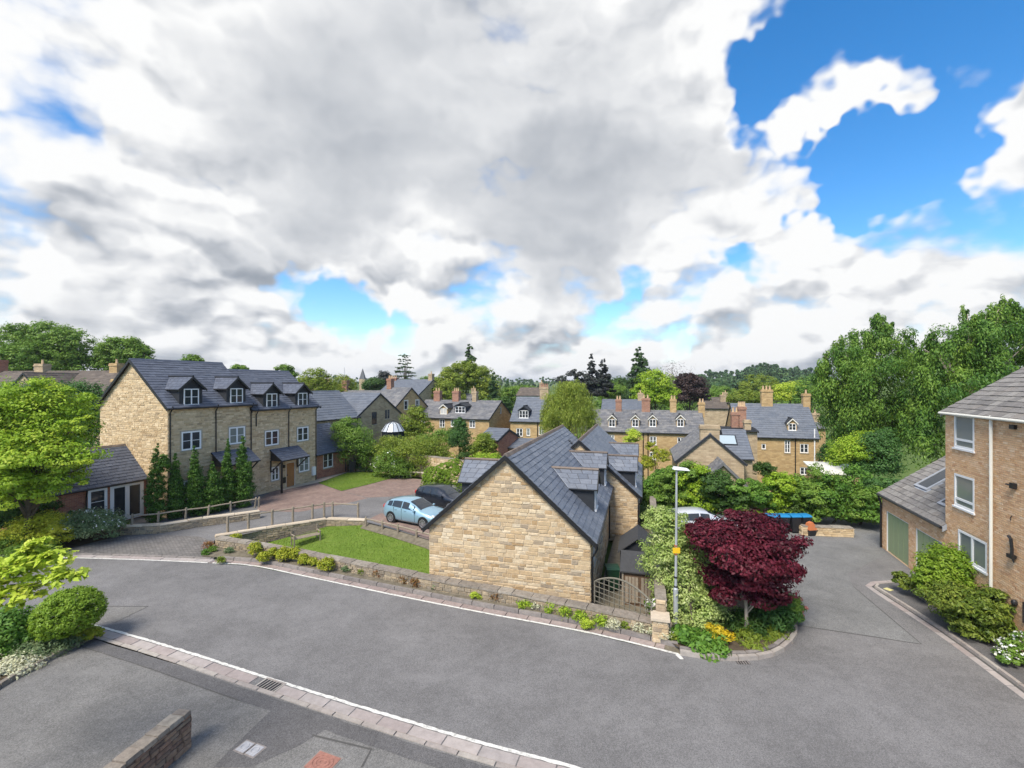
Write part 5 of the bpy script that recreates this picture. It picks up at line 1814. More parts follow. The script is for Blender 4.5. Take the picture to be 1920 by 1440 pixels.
# --- row of cypresses
CY_LAB = ['tall twin topped cypress nearest the white french doors', 'slim cypress, second from the french doors', 'bushy cypress, third from the french doors', 'short wide cypress, fourth from the french doors', 'slim tall cypress, fifth from the french doors', 'tallest full cypress at the right end of the row']
for i, (px, yt, yb, w, Y) in enumerate(((294, 833, 968, 32, 29.6), (330, 850, 964, 26, 30.3), (366, 838, 960, 32, 31.0), (400, 866, 956, 38, 31.7), (427, 826, 950, 24, 32.6), (455, 820, 946, 36, 33.2))):
    x = ax(px, Y); zt, z0 = az(yt, Y), .02
    hh = zt - z0; r = w * Y / F / 2
    blobs = []
    rg = random.Random(200 + i)
    for k in range(14):
        f = (k + .5) / 14
        rr = r * .9 * (1.0 if f < .35 else (1 - ((f - .35) / .65) ** 1.35 * .9)) * (.75 + .25 * min(1, f * 8))
        blobs.append((x + rg.uniform(-.18, .18) * r, Y + rg.uniform(-.18, .18) * r, z0 + .1 + f * (hh - .2), rr, rr, hh / 14 * 1.1))
    if i == 0:
        blobs += [(x + .42, Y, z0 + hh * .8 - .1 * k, .2 + .03 * k, .2 + .03 * k, .35) for k in range(6)]
    plant('cypress', CY_LAB[i], 'cypress', (x, Y, 0), blobs, 20000, .10, 'cypress', 120 + i, r0=.06, limbs=0, clump=.2, per=26, droop=-.8, up=.0, out=.5, aspect=.4, group='row of cypresses behind the rail', shell=.7, core=.05, irregular=.35)

# --- shrubs on the left bank
plant('shrub', 'dark rounded shrub cut by the left edge beside the drive', 'shrub', gp(-8, 1000), [pb(5, 968, 26, 30, 26)], 9000, .1, 'deep', 130, r0=.05, clump=.2)
plant('shrub', 'bright yellow green shrub by the drive mouth', 'shrub', gp(75, 1030), [pb(75, 990, 46, 24, 25), pb(40, 1005, 40, 20, 24.7), pb(105, 1008, 26, 18, 24.6)], 14000, .12, 'limebright', 131, r0=.04, clump=.2, up=.8, aspect=.35)
plant('shrub', 'feathery green shrub low at the left edge under the yellow green one', 'shrub', gp(15, 1035), [pb(15, 1018, 48, 18, 24.2), pb(60, 1030, 40, 11, 23.6)], 9000, .12, 'mid', 132, r0=.03, clump=.2, up=.4, aspect=.3)
plant('shrub', 'green shrub sprinkled with white flowers beside the drive wall', 'shrub', gp(175, 1010), [pb(170, 982, 46, 22, 26), pb(200, 990, 26, 18, 26), pb(145, 985, 26, 20, 26.2)], 15000, .10, 'greyg', 133, r0=.05, clump=.2, flowers=('white', 260, .09))
plant('shrub', 'dark fern like shrub between the annexe wall and the flowering shrub', 'shrub', gp(120, 985), [pb(125, 968, 26, 10, 27.5), pb(88, 966, 24, 12, 27.5)], 8000, .14, 'deep', 134, r0=.05, clump=.22)

# --- lower left
gx = gp(128, 1203)
plant('topiary_globe', 'clipped round bush on a short stem at the corner of the drive, lower left', 'topiary', gx, [pb(132, 1148, 50, 40, 15.6), pb(120, 1162, 44, 30, 15.6)], 26000, .075, 'box', 140, r0=.07, clump=.08, shell=.88, core=.08, irregular=.08, limbs=8, per=25, var=.6, out=1.3)
plant('shrub', 'loose bright green bush at the left edge beside the clipped round bush', 'shrub', gp(15, 1235), [pb(15, 1185, 45, 40, 15.2), pb(45, 1205, 26, 26, 15.2), pb(-20, 1200, 46, 44, 15.2)], 16000, .11, 'hedge', 141, r0=.05, clump=.22)
plant('shrub', 'low grey green plant at the foot of the clipped round bush', 'shrub', gp(95, 1228), [pb(95, 1208, 42, 16, 15.3), pb(128, 1203, 22, 14, 15.6), pb(62, 1218, 24, 13, 14.9)], 10000, .10, 'greyg', 142, r0=.0, clump=.22, aspect=.25, up=.2)
plant('shrub', 'small yellow green tuft at the tip of the corner bed', 'shrub', gp(175, 1196), [pb(172, 1188, 15, 9, 15.9), pb(150, 1192, 12, 8, 15.7)], 2500, .09, 'gold', 143, r0=.0, clump=.25)
plant('ground_cover', 'straggling pale ground cover on the edging stones at the lower left', 'plant', gp(40, 1255), [pb(40, 1245, 38, 9, 14.4), pb(5, 1262, 26, 10, 14), pb(75, 1235, 20, 8, 14.8)], 5000, .08, 'silver', 144, r0=.0, clump=.3)
# overhanging branch: a young tree standing just outside the frame
tb = Vector((-12.6, 9.2, 0))
plant('acer_sapling', 'bright lime leaved branch reaching in from the left edge above the road', 'tree', tb,
      [(-11.0, 9.1, 5.2, .5, .4, .3), (-9.9, 9.0, 5.05, .7, .5, .28), (-9.0, 8.9, 5.38, .62, .4, .16), (-8.55, 8.9, 5.05, .42, .3, .13), (-9.35, 8.8, 4.72, .5, .4, .16), (-9.0, 8.9, 5.62, .22, .2, .12), (-12.2, 9.3, 5.3, .5, .5, .4)],
      4000, .15, 'lime', 145, r0=.08, clump=.18, up=.9, out=.3, spread=(1.2, 1.2, .5), limbs=12, per=16)

# --- garden plants behind the courtyard
plant('clipped_hedge', 'large clipped hedge with swept rounded top beside the dark car', 'hedge', (ax(825, 36), 36, -.05),
      [pb(820, 905, 26, 26, 36), pb(850, 905, 24, 26, 36, .4), pb(812, 893, 20, 18, 36), pb(838, 882, 24, 14, 36, 1.0), pb(852, 872, 16, 12, 36, 2.4), pb(800, 915, 12, 20, 36)], 40000, .08, 'box', 150, r0=.06, clump=.05, shell=.93, core=.03, irregular=.03, per=20, var=.45, out=1.5)
GT = [('magnolia', 'leafy grey green tree over the garden wall right of the far annexe', 'tree', [(665, 835, 34, 34), (640, 815, 24, 22), (690, 850, 22, 26), (655, 800, 20, 16)], 46, 'mid', 16000, .16),
      ('yew', 'dark yew standing right of the white glass roof', 'tree', [(778, 790, 22, 24), (770, 810, 26, 14), (785, 775, 12, 12), (800, 805, 14, 12)], 55, 'olive', 9000, .2),
      ('wisteria', 'yellow green climbing shrub mass on the garden wall above the upper lawn', 'shrub', [(770, 850, 42, 26), (735, 842, 30, 22), (810, 845, 30, 22), (790, 872, 36, 18), (830, 862, 26, 16)], 45, 'olive', 24000, .15),
      ('rose_bush', 'green rose bush with pale blooms beside the upper lawn', 'shrub', [(730, 870, 24, 24), (755, 882, 26, 16), (712, 880, 18, 14)], 43.5, 'mid', 12000, .13),
      ('shrub', 'low dark shrub at the back corner of the upper lawn', 'shrub', [(690, 878, 16, 10), (675, 868, 18, 12)], 47, 'dark', 5000, .14),
      ('small_conifer', 'dark pointed conifer in front of the long three chimney house', 'tree', [(861, 820, 20, 20), (862, 802, 14, 14), (858, 830, 17, 12), (866, 792, 8, 9)], 50, 'deep', 9000, .16),
      ('palm_like_tree', 'small drooping tree left of the middle house roof', 'tree', [(908, 830, 18, 16), (900, 842, 15, 14), (918, 843, 14, 14)], 42, 'olive', 8000, .15),
      ('fern_shrub', 'bright fern shrub against the left eave of the middle house', 'shrub', [(905, 868, 26, 16), (885, 878, 18, 12), (925, 862, 16, 12)], 39, 'maple', 9000, .14),
      ('shrub', 'dark rounded shrub behind the clipped hedge', 'shrub', [(868, 862, 14, 12), (880, 868, 12, 10)], 42, 'dark', 4000, .13),
      ('shrub', 'pale leafed shrub behind the second roof ridge of the middle houses', 'shrub', [(1186, 820, 14, 14), (1178, 830, 12, 10)], 44, 'lime', 4000, .14),
      ('shrub', 'yellow flowering climber left of the old cottage gable', 'shrub', [(1240, 855, 16, 12), (1222, 842, 10, 14), (1212, 870, 16, 16)], 44, 'gold', 6000, .13),
      ('shrub', 'dark rounded shrub between the cottage wing and the right terrace', 'shrub', [(1430, 880, 16, 14), (1445, 888, 14, 14)], 42, 'dark', 5000, .14),
      ('shrub', 'green garden shrub row below the long three chimney house', 'shrub', [(835, 822, 26, 16), (800, 828, 22, 14), (880, 850, 20, 14)], 52, 'mid', 9000, .18),
      ('topiary_cone', 'dark clipped cone beside the right terrace end', 'shrub', [(1548, 856, 13, 13), (1548, 842, 8, 10)], 52, 'deep', 4000, .15),
      ('acer_shrub', 'bright green layered shrub before the big right trees', 'tree', [(1600, 845, 34, 22), (1625, 832, 28, 18), (1582, 862, 24, 16)], 37, 'maple', 14000, .16),
      ('spruce_shrub', 'dark layered conifer below the big right trees', 'tree', [(1645, 842, 30, 30), (1640, 875, 36, 20), (1660, 820, 16, 14)], 36, 'deep', 15000, .17)]
for i, (nm, lab, cat, bl, Y, mt, n, s) in enumerate(GT):
    plant(nm, lab, cat, ground_at(bl[0][0], Y), [pb(a, b, c, d, Y, .3 * (k % 3)) for k, (a, b, c, d) in enumerate(bl)], n, s, mt, 160 + i, r0=.07, clump=.24, up=.5 if mt != 'olive' else .2, droop=.4 if mt == 'olive' else 0,
          flowers=('white', 40, .2) if nm == 'rose_bush' else None)

# --- skyline trees
def conifer(name, label, px, yt, yb, w, Y, mat, n, size, seed, layers=12, power=1.1, gap=0.0, flat=.55):
    x = ax(px, Y); gz = terrain(x, Y); zt, zb = az(yt, Y), az(yb, Y)
    bl = []
    rg = random.Random(seed)
    for k in range(layers):
        f = (k + .3) / layers
        r = max(.15, w / 2 * Y / F * (1 - f) ** power)
        z = zb + (zt - zb) * f
        m = 3 if r > .8 else 1
        for j in range(m):
            an = rg.uniform(0, 6.28)
            q = .45 * r if m > 1 else 0
            rr = r * (.62 if m > 1 else 1) * rg.uniform(.75, 1.2)
            bl.append((x + math.cos(an) * q, Y + math.sin(an) * q, z + rg.uniform(-.2, .2), rr, rr, (zt - zb) / layers * flat * (1.0 - gap)))
    return plant(name, label, 'tree', (x, Y, gz), bl, n, size, mat, seed, r0=max(.12, w * Y / F * .03), limbs=0, clump=.22, per=30, droop=.3, up=.1)


def cedar(name, label, px, yt, yb, w, Y, seed):
    x = ax(px, Y); gz = terrain(x, Y); k = Y / F
    rg = random.Random(seed)
    bl = []
    tiers = 7
    for t in range(tiers):
        f = t / (tiers - 1)
        z = az(yb + (yt - yb) * f, Y)
        r = w / 2 * k * (1 - f * .62) * rg.uniform(.85, 1.15)
        for j in range(5):
            an = j * 1.257 + rg.uniform(-.4, .4)
            bl.append((x + math.cos(an) * r * .6, Y + math.sin(an) * r * .6, z + rg.uniform(-.25, .25), r * .45, r * .45, .16))
    bl.append((x, Y, az(yt, Y), .5, .5, .6))
    return plant(name, label, 'tree', (x, Y, gz), bl, 11000, .3, 'conifer', seed, r0=.4, limbs=24, clump=.12, per=40, shell=.2, up=.8, spread=(1.2, 1.2, .3))


cedar('cedar_tree', 'dark flat layered cedar on the skyline left of centre', 759, 668, 712, 56, 120, 201)
conifer('wellingtonia', 'narrow tall conifer rising above the round trees left of centre', 880, 643, 725, 50, 115, 'conifer', 13000, .42, 202, power=.7)
plant('beech_tree', 'large round olive green tree left of centre behind the long three chimney house', 'tree', ground_at(870, 104),
      [pb(870, 705, 40, 26, 104), pb(850, 720, 32, 28, 104), pb(900, 718, 34, 28, 104, 2), pb(835, 738, 22, 16, 104), pb(915, 735, 22, 20, 104)], 26000, .4, 'olive', 203, r0=.5, clump=.2, up=.5)
plant('lime_tree', 'yellow green tree in front of the large round tree left of centre', 'tree', ground_at(830, 98), [pb(832, 730, 22, 14, 98), pb(815, 742, 16, 12, 98), pb(850, 745, 22, 12, 98)], 9000, .36, 'olive', 204, r0=.3, clump=.22)
conifer('dark_conifer', 'dark columnar conifer at the right side of the large round tree', 926, 695, 745, 24, 100, 'conifer', 4000, .38, 205, power=.6)
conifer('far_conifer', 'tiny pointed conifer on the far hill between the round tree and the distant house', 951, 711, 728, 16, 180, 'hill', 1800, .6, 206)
plant('willow', 'big pale weeping willow behind the ridge of the middle house', 'willow', ground_at(1065, 56),
      [pb(1065, 745, 36, 26, 56), pb(1040, 765, 30, 28, 56, -.5), pb(1092, 762, 30, 30, 56, .3), pb(1068, 775, 44, 30, 56, -1), pb(1075, 728, 24, 16, 56), pb(1030, 785, 20, 20, 56, .5), pb(1108, 785, 16, 22, 56), pb(1055, 725, 16, 12, 56)],
      46000, .26, 'willow', 207, r0=.35, clump=.13, hang=.75, droop=1.6, aspect=.2, up=.0, out=.5, per=110, spread=(1, 1, 1.0), irregular=.4)
conifer('dark_spruce', 'tall thin dark spruce, left one of the dusky pair behind the willow', 1109, 661, 740, 50, 92, 'dusk', 8000, .4, 208, power=.85, gap=.2)
conifer('dark_spruce', 'dark ragged spruce, right one of the dusky pair behind the willow', 1131, 669, 742, 54, 94, 'dusk', 8500, .4, 209, power=.75, gap=.2)
plant('garden_tree', 'low dusky tree right behind the willow at its left shoulder', 'tree', ground_at(1082, 96), [pb(1082, 706, 14, 12, 96), pb(1055, 714, 14, 8, 96), pb(1095, 722, 20, 12, 96)], 3500, .38, 'dusk', 210, r0=.2, clump=.3)
conifer('wellingtonia', 'tall dark pyramid conifer right of centre', 1198, 650, 765, 66, 96, 'conifer', 24000, .38, 211, power=.6)
plant('robinia', 'bright yellow green round tree below the pyramid conifer', 'tree', ground_at(1228, 84), [pb(1228, 718, 30, 22, 84), pb(1205, 738, 20, 18, 84), pb(1250, 738, 20, 18, 84), pb(1228, 745, 36, 16, 84)], 16000, .34, 'maple', 212, r0=.3, clump=.2, up=.6)
plant('copper_beech', 'dark purple brown beech above the end of the middle terrace', 'tree', ground_at(1295, 95), [pb(1295, 728, 28, 22, 95), pb(1275, 742, 22, 18, 95), pb(1315, 740, 16, 18, 95), pb(1285, 715, 18, 14, 95)], 14000, .38, 'beech', 213, r0=.4, clump=.22)
# nearly bare tree
bt = empty('bare_tree', ground_at(1262, 100), 0, 'nearly bare tree with fine twigs above the yellow green tree', 'tree')
mb = MB(); rg = random.Random(9)
zc = az(715, 100) - bt.location.z
mb.tube([(0, 0, 0), (0, 0, zc * .6), (0, 0, zc)], [.35, .25, .15], 6)
for i in range(26):
    an = rg.uniform(0, 6.28); el = rg.uniform(.35, 1.3); ln = rg.uniform(2.5, 5.2)
    st = Vector((0, 0, zc * rg.uniform(.75, 1.0)))
    d = Vector((math.cos(an) * math.cos(el), math.sin(an) * math.cos(el), math.sin(el)))
    md = st + d * ln * .5; tp_ = md + (d + Vector((rg.uniform(-.4, .4), rg.uniform(-.4, .4), rg.uniform(-.1, .3)))) * ln * .5
    mb.tube([st, md, tp_], [.1, .06, .02], 4)
    for j in range(3):
        e = md + Vector((rg.uniform(-1, 1), rg.uniform(-1, 1), rg.uniform(0, 1.2))) * ln * .3
        mb.tube([md, e], [.045, .015], 4)
mb.build('branches', M_barkpale, bt, fix=False)
me = leaf_mesh('foliage', [(0, 0, zc + 2, 3.6, 3.6, 2.2)], 420, .25, 5, clump=.4, per=6); link_mesh('foliage', me, LM['beech'], bt)

# mid distance trees to the right
for i, (px, py, rx, rz, Y, mt, lab) in enumerate((
        (1425, 722, 34, 18, 150, 'olive', 'broad olive tree in the fields behind the right terrace'), (1400, 745, 34, 12, 105, 'olive', 'low hedge like tree behind the right terrace chimney'),
        (1482, 735, 26, 18, 85, 'lime', 'bright yellow green tree above the right terrace roof'), (1350, 735, 26, 10, 170, 'mid', 'green field tree between the purple beech and the right terrace'),
        (1340, 742, 24, 9, 130, 'mid', 'low round tree behind the long brown roof'), (985, 732, 26, 8, 160, 'mid', 'low round trees by the distant house'), (960, 742, 22, 16, 120, 'mid', 'rounded green tree right of the dark columnar conifer'),
        (945, 760, 14, 14, 90, 'dark', 'dark small tree between the long house and the dormer house'), (1150, 735, 26, 16, 110, 'mid', 'green tree between the dusky spruces and the pyramid conifer'), (1160, 722, 20, 12, 140, 'dark', 'darker tree top left of the pyramid conifer'),
        (700, 722, 18, 12, 130, 'dark', 'dark tree left of the cedar'), (720, 712, 12, 14, 135, 'dusk', 'thin dusky tree left of the cedar'), (810, 722, 26, 14, 125, 'mid', 'green tree right of the cedar house'), (1520, 735, 30, 26, 75, 'birch', 'green tree left of the big right trees'))):
    plant('field_tree', lab, 'tree', ground_at(px, Y), [pb(px, py, rx, rz, Y), pb(px - rx * .5, py + rz * .4, rx * .6, rz * .7, Y), pb(px + rx * .5, py + rz * .35, rx * .6, rz * .7, Y, 2)], 9000, .3 * Y / 90, mt, 220 + i, r0=.25, clump=.2, up=.5)

# wooded hill: a far wood that reads as one mass
def wood(name, label, spots, n, size, mat, seed):
    bl = []
    rg = random.Random(seed)
    for (px, py, Y, r) in spots:
        bl.append((ax(px, Y), Y, az(py, Y), r * rg.uniform(.8, 1.3), r * rg.uniform(.8, 1.3), r * rg.uniform(.7, 1.1)))
    me = leaf_mesh(name, bl, n, size, seed, clump=.14, up=.4, shell=.8, core=.02, lowcut=-.3, spread=(1, 1, .8), irregular=.2, aspect=.7)
    return tag(link_mesh(name, me, LM[mat], None, 'stuff'), label, 'wood')


rg = random.Random(3)
sp1 = []
for px in range(1290, 1560, 7):
    for row in range(5):
        Y = 420 - row * 45 + rg.uniform(-15, 15)
        top = 706 - 6 * math.sin((px - 1290) / 60) + (0 if px > 1390 else 6) - (5 if px > 1400 else 0)
        sp1.append((px + rg.uniform(-5, 5), top + row * 9 + rg.uniform(-4, 5), Y, 5.5))
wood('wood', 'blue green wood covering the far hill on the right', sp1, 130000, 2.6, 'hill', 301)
sp2 = []
for px in range(560, 1300, 9):
    for row in range(2):
        Y = 640 - row * 120 + rg.uniform(-30, 30)
        sp2.append((px + rg.uniform(-6, 6), 718 + row * 6 + rg.uniform(-4, 4), Y, 7))
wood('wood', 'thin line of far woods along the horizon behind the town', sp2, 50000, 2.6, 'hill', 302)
sp3 = []
for px in range(900, 1560, 11):
    for row in range(3):
        Y = 230 - row * 35 + rg.uniform(-12, 12)
        x = ax(px, Y)
        sp3.append((px, CY + (H - terrain(x, Y) - 3.5) * F / Y, Y, 4.0))
wood('wood', 'belt of mixed green trees across the fields behind the terraces', sp3, 60000, .9, 'mid', 303)
# cover planting between the houses in the valley, so that gardens read as gardens
sp4 = []
for px in range(560, 1560, 16):
    for Y in (52, 78, 92, 108):
        x = ax(px + rg.uniform(-8, 8), Y)
        sp4.append((px, CY + (H - terrain(x, Y) - .8) * F / Y, Y, 1.5))
wood('garden_shrubbery', 'mixed low garden shrubbery between the valley houses', sp4, 45000, .3, 'hedge', 304)

# --- big trees on the right
plant('birch_tree', 'huge drooping green tree rising behind the car park, left of the two', 'tree', (ax(1625, 44), 44, terrain(ax(1625, 44), 44)),
      [pb(1650, 640, 41, 30, 44), pb(1590, 665, 36, 30, 44, -.5), pb(1690, 680, 34, 33, 44), pb(1620, 705, 56, 35, 44, -1), pb(1560, 715, 27, 33, 44), pb(1640, 760, 67, 35, 44, -.8), pb(1580, 780, 37, 33, 44), pb(1680, 800, 39, 38, 44, -.5), pb(1640, 612, 20, 16, 44), pb(1545, 690, 17, 21, 44), pb(1610, 830, 43, 21, 44), pb(1645, 596, 8, 11, 44), pb(1600, 634, 9, 11, 44), pb(1702, 640, 11, 10, 44), pb(1552, 664, 8, 10, 44), pb(1670, 612, 8, 10, 44), pb(1572, 640, 8, 9, 44)],
      72000, .26, 'birch', 401, r0=.42, bark=M_barkpale, clump=.22, hang=.6, droop=1.0, aspect=.36, per=300, spread=(1, 1, .8), limbs=22, irregular=.95, up=.25, core=.0)
plant('birch_tree', 'huge drooping green tree behind the brick block, right of the two', 'tree', (ax(1800, 38), 38, terrain(ax(1800, 38), 38)),
      [pb(1840, 630, 51, 38, 38), pb(1790, 660, 44, 36, 38, -.5), pb(1880, 600, 37, 28, 38, .5), pb(1740, 690, 29, 36, 38), pb(1770, 730, 51, 36, 38, -.6), pb(1840, 700, 60, 38, 38), pb(1735, 780, 36, 42, 38), pb(1930, 640, 43, 50, 38), pb(1760, 830, 43, 33, 38, -.5), pb(1880, 575, 15, 15, 38), pb(1812, 605, 20, 21, 38), pb(1745, 650, 13, 18, 38), pb(1990, 660, 51, 58, 38), pb(1870, 780, 60, 42, 38), pb(1813, 585, 8, 13, 38), pb(1850, 592, 9, 10, 38), pb(1884, 562, 8, 11, 38), pb(1748, 632, 8, 11, 38), pb(1722, 652, 8, 9, 38), pb(1905, 580, 10, 9, 38)],
      84000, .25, 'birch', 402, r0=.42, bark=M_barkpale, clump=.21, hang=.62, droop=1.0, aspect=.36, per=290, spread=(1, 1, .8), limbs=24, irregular=.95, up=.25, core=.0)
# --- mixed hedge behind the car park, one shrub after another
HL = ['leftmost shrub of the car park hedge, against the garden wall', 'dark shrub of the hedge behind the lamp post head', 'broad dark shrub of the hedge above the pale car', 'mixed shrub of the hedge behind the purple maple, left side',
      'bright shrub of the hedge behind the purple maple crown', 'bright green shrub of the hedge above the bins', 'tall leafy shrub of the hedge right of the bins', 'broad shrub of the hedge above the low stone wall', 'dark shrub of the hedge left of the garages', 'shrub of the hedge hard against the garage corner']
for i, (px, yt, w, Y, mt) in enumerate(((1232, 888, 60, 33, 'dark'), (1262, 876, 60, 31.5, 'hedge'), (1305, 890, 66, 31, 'hedge'), (1350, 888, 60, 30.5, 'dark'), (1400, 900, 64, 30, 'hedge'), (1442, 892, 64, 30, 'mid'), (1500, 895, 74, 29.6, 'hedge'), (1560, 892, 84, 29.4, 'hedge'), (1612, 905, 70, 29.0, 'mid'), (1650, 890, 60, 30.5, 'hedge'))):
    k = Y / F
    x = ax(px, Y); zt = az(yt, Y); r = w / 2 * k * 1.25
    rg = random.Random(500 + i)
    bl = [(x, Y, zt * .40, r * .9, r * .8, zt * .42)]
    for q in range(7):
        f = rg.uniform(.25, .9)
        rr = r * rg.uniform(.32, .6)
        bl.append((x + rg.uniform(-.8, .8) * r, Y - rg.uniform(-.2, .9) * r * .8, zt * f + rg.uniform(-.2, .25), rr, rr, rr * rg.uniform(.7, 1.0)))
    plant('hedge_shrub', HL[i], 'shrub', (x, Y, 0), bl, 14500, .16, ('hedge', 'mid', 'maple', 'dark', 'hedge', 'maple', 'mid', 'hedge', 'mid', 'deep')[i], 500 + i, r0=.07, clump=.26, up=.4, per=130, group='mixed hedge behind the car park', irregular=.6)

# --- island bed
mt_ = gp(1398, 1192)
plant('purple_maple', 'dark red purple maple tree in the planted island bed', 'tree', (mt_.x, mt_.y, .08),
      [pb(1399, 997, 60, 26, 16.6), pb(1349, 1010, 44, 26, 16.6, -.2), pb(1445, 1023, 46, 31, 16.6), pb(1399, 1040, 72, 32, 16.6, -.5), pb(1459, 1058, 36, 28, 16.4), pb(1418, 1070, 53, 23, 16.4), pb(1335, 993, 30, 15, 16.7), pb(1316, 984, 20, 10, 16.7), pb(1385, 978, 30, 12, 16.6), pb(1473, 1079, 24, 15, 16.4), pb(1399, 1088, 34, 15, 16.2), pb(1380, 1112, 44, 20, 16.3), pb(1440, 1112, 38, 18, 16.3), pb(1352, 1085, 34, 22, 16.5)],
      44000, .125, 'purple', 601, r0=.075, bark=M_barkpale, clump=.30, up=.5, out=.8, per=230, limbs=16, aspect=.5, irregular=.75, spread=(1.15, 1.15, .65), core=.08)
ds = gp(1300, 1190)
plant('variegated_dogwood', 'pale green and cream variegated shrub tall beside the lamp post', 'shrub', (ds.x, ds.y, .08),
      [pb(1255, 1000, 40, 40, 18.1), pb(1250, 1050, 46, 44, 18.1), pb(1300, 1065, 54, 44, 17.9), pb(1330, 1090, 42, 40, 17.8), pb(1275, 1110, 54, 40, 17.7), pb(1310, 1140, 50, 38, 17.2), pb(1290, 1030, 44, 40, 18.1), pb(1235, 980, 26, 28, 18.2), pb(1330, 1120, 44, 40, 17.6), pb(1270, 1150, 46, 34, 17.4), pb(1240, 985, 24, 24, 18.2), pb(1300, 1165, 40, 26, 17.0)],
      54000, .11, 'varieg', 602, r0=.05, clump=.2, up=.4, per=70, limbs=10, irregular=.4, aspect=.4)
IS = [('lily_clump', 'yellow flowering clump at the front of the island bed', 'plant', [(1345, 1190, 22, 13), (1365, 1200, 18, 12)], 15.8, 'yellow', 1500, .13, .3, 0),
      ('hosta_clump', 'broad green leaves spreading below the variegated shrub', 'plant', [(1320, 1205, 40, 14), (1280, 1195, 22, 18), (1360, 1215, 26, 10)], 15.6, 'hedge', 3800, .17, .5, 0),
      ('grass_clump', 'arching green yellow grasses at the tip of the island bed', 'plant', [(1405, 1205, 34, 16), (1440, 1205, 30, 13), (1450, 1190, 24, 14)], 15.8, 'olive', 4200, .2, .14, .0),
      ('euphorbia_clump', 'dark green bushy plant right of the maple stem', 'plant', [(1455, 1160, 30, 22), (1475, 1145, 22, 22), (1430, 1160, 26, 24)], 16.5, 'deep', 6000, .14, .3, 0),
      ('spike_plant', 'spiky green plant with pinkish plumes at the car park side of the bed', 'plant', [(1478, 1140, 20, 22), (1492, 1150, 14, 14)], 16.8, 'mid', 2600, .22, .1, 0),
      ('plume_grass', 'pinkish flower plumes leaning over the kerb of the bed', 'plant', [(1503, 1132, 12, 12), (1498, 1148, 9, 9)], 16.9, 'pinkf', 500, .1, .3, 0),
      ('fern_clump', 'dark ferny plants in the shade under the maple', 'plant', [(1400, 1170, 36, 22), (1370, 1175, 26, 20)], 16.6, 'dark', 5000, .15, .3, 0)]
for i, (nm, lab, cat, bl, Y, mt, n, s, asp, dr) in enumerate(IS):
    plant(nm, lab, cat, (ax(bl[0][0], Y), Y, .1), [pb(a, b, c, d, Y, .2 * k) for k, (a, b, c, d) in enumerate(bl)], n, s, mt, 610 + i, r0=0, clump=.25, aspect=asp, up=.1, out=.9)

# --- right side shrubs by the brick block
RS = [('choisya_bush', 'round bright yellow green bush below the ground floor window of the brick block', [(1786, 1068, 46, 34), (1772, 1056, 32, 24), (1812, 1078, 36, 28), (1752, 1082, 28, 26), (1778, 1096, 44, 24)], 18.3, 'box', 26000, .12),
      ('grass_tuft', 'small arching tuft left of the round bright bush', [(1695, 1088, 16, 14), (1710, 1095, 14, 12)], 19.2, 'juniper', 3000, .13),
      ('juniper', 'spreading dark juniper along the foot of the brick block', [(1790, 1125, 46, 22), (1830, 1140, 52, 28), (1860, 1155, 52, 28), (1815, 1150, 42, 20), (1895, 1165, 36, 24), (1840, 1175, 44, 16), (1860, 1125, 36, 18), (1880, 1180, 34, 12)], 16.3, 'juniper', 30000, .12),
      ('daisy_clump', 'low clump of white flowers at the right edge of the pavement', [(1905, 1220, 24, 16), (1890, 1232, 20, 10), (1915, 1200, 14, 12)], 14.5, 'mid', 4000, .1)]
for i, (nm, lab, bl, Y, mt, n, s) in enumerate(RS):
    plant(nm, lab, 'shrub', (ax(bl[0][0], Y), Y, .1), [pb(a, b, c, d, Y, -.06 * k) for k, (a, b, c, d) in enumerate(bl)], n, s, mt, 630 + i, r0=.04 if n > 5000 else 0, clump=.2, up=.5, aspect=.4,
          flowers=('white', 260, .07) if nm == 'daisy_clump' else None, irregular=.35)

# --- weeds and clumps along the low wall
EU = [(440, 1008, 14, 8, 'euphorbia behind the low wall, leftmost yellow clump'), (478, 1027, 14, 13, 'yellow clump, first along the verge from the left'), (495, 1042, 14, 10, 'yellow clump, second along the verge'), (512, 1034, 10, 9, 'green yellow clump, third along the verge'),
      (532, 1036, 16, 13, 'large yellow clump, fourth along the verge'), (552, 1036, 14, 12, 'large yellow clump, fifth along the verge'), (570, 1046, 12, 9, 'yellow clump, sixth along the verge'), (588, 1050, 10, 7, 'small yellow clump, seventh along the verge'), (612, 1056, 18, 12, 'largest yellow clump, last to the right along the verge')]
for i, (px, py, rx, rz, lab) in enumerate(EU):
    Y = gp(px, py + rz + 3, .09 if i else -.2).y
    p = gp(px, py + rz + 3, .09 if i else -.2)
    plant('euphorbia', lab, 'plant', p, [pb(px, py + 2, rx * .8, rz * .85, Y)], 1300, .09, 'gold', 650 + i, r0=0, clump=.25, per=14, group='yellow clumps along the verge')
WD = [(712, 1075, 'rust'), (745, 1080, 'olive'), (760, 1086, 'rust'), (780, 1092, 'rust'), (865, 1104, 'rust'), (893, 1116, 'lime'), (917, 1112, 'rust'), (932, 1120, 'rust'), (955, 1122, 'olive'), (985, 1134, 'maple'), (1035, 1142, 'maple'), (1072, 1142, 'rust'), (1060, 1150, 'maple'), (1090, 1158, 'maple'), (1125, 1168, 'maple'), (1150, 1172, 'silver'), (1175, 1172, 'olive'), (1200, 1178, 'silver'), (1225, 1185, 'silver'), (1250, 1192, 'silver'), (1265, 1195, 'olive'),
      (650, 1066, 'greyg'), (680, 1070, 'olive'), (430, 1030, 'greyg'), (400, 1028, 'mid'), (390, 1022, 'rust'), (820, 1098, 'greyg'), (1008, 1135, 'silver'), (1215, 1166, 'rust'), (385, 1034, 'hedge'), (415, 1048, 'olive'), (1100, 1170, 'lime')]
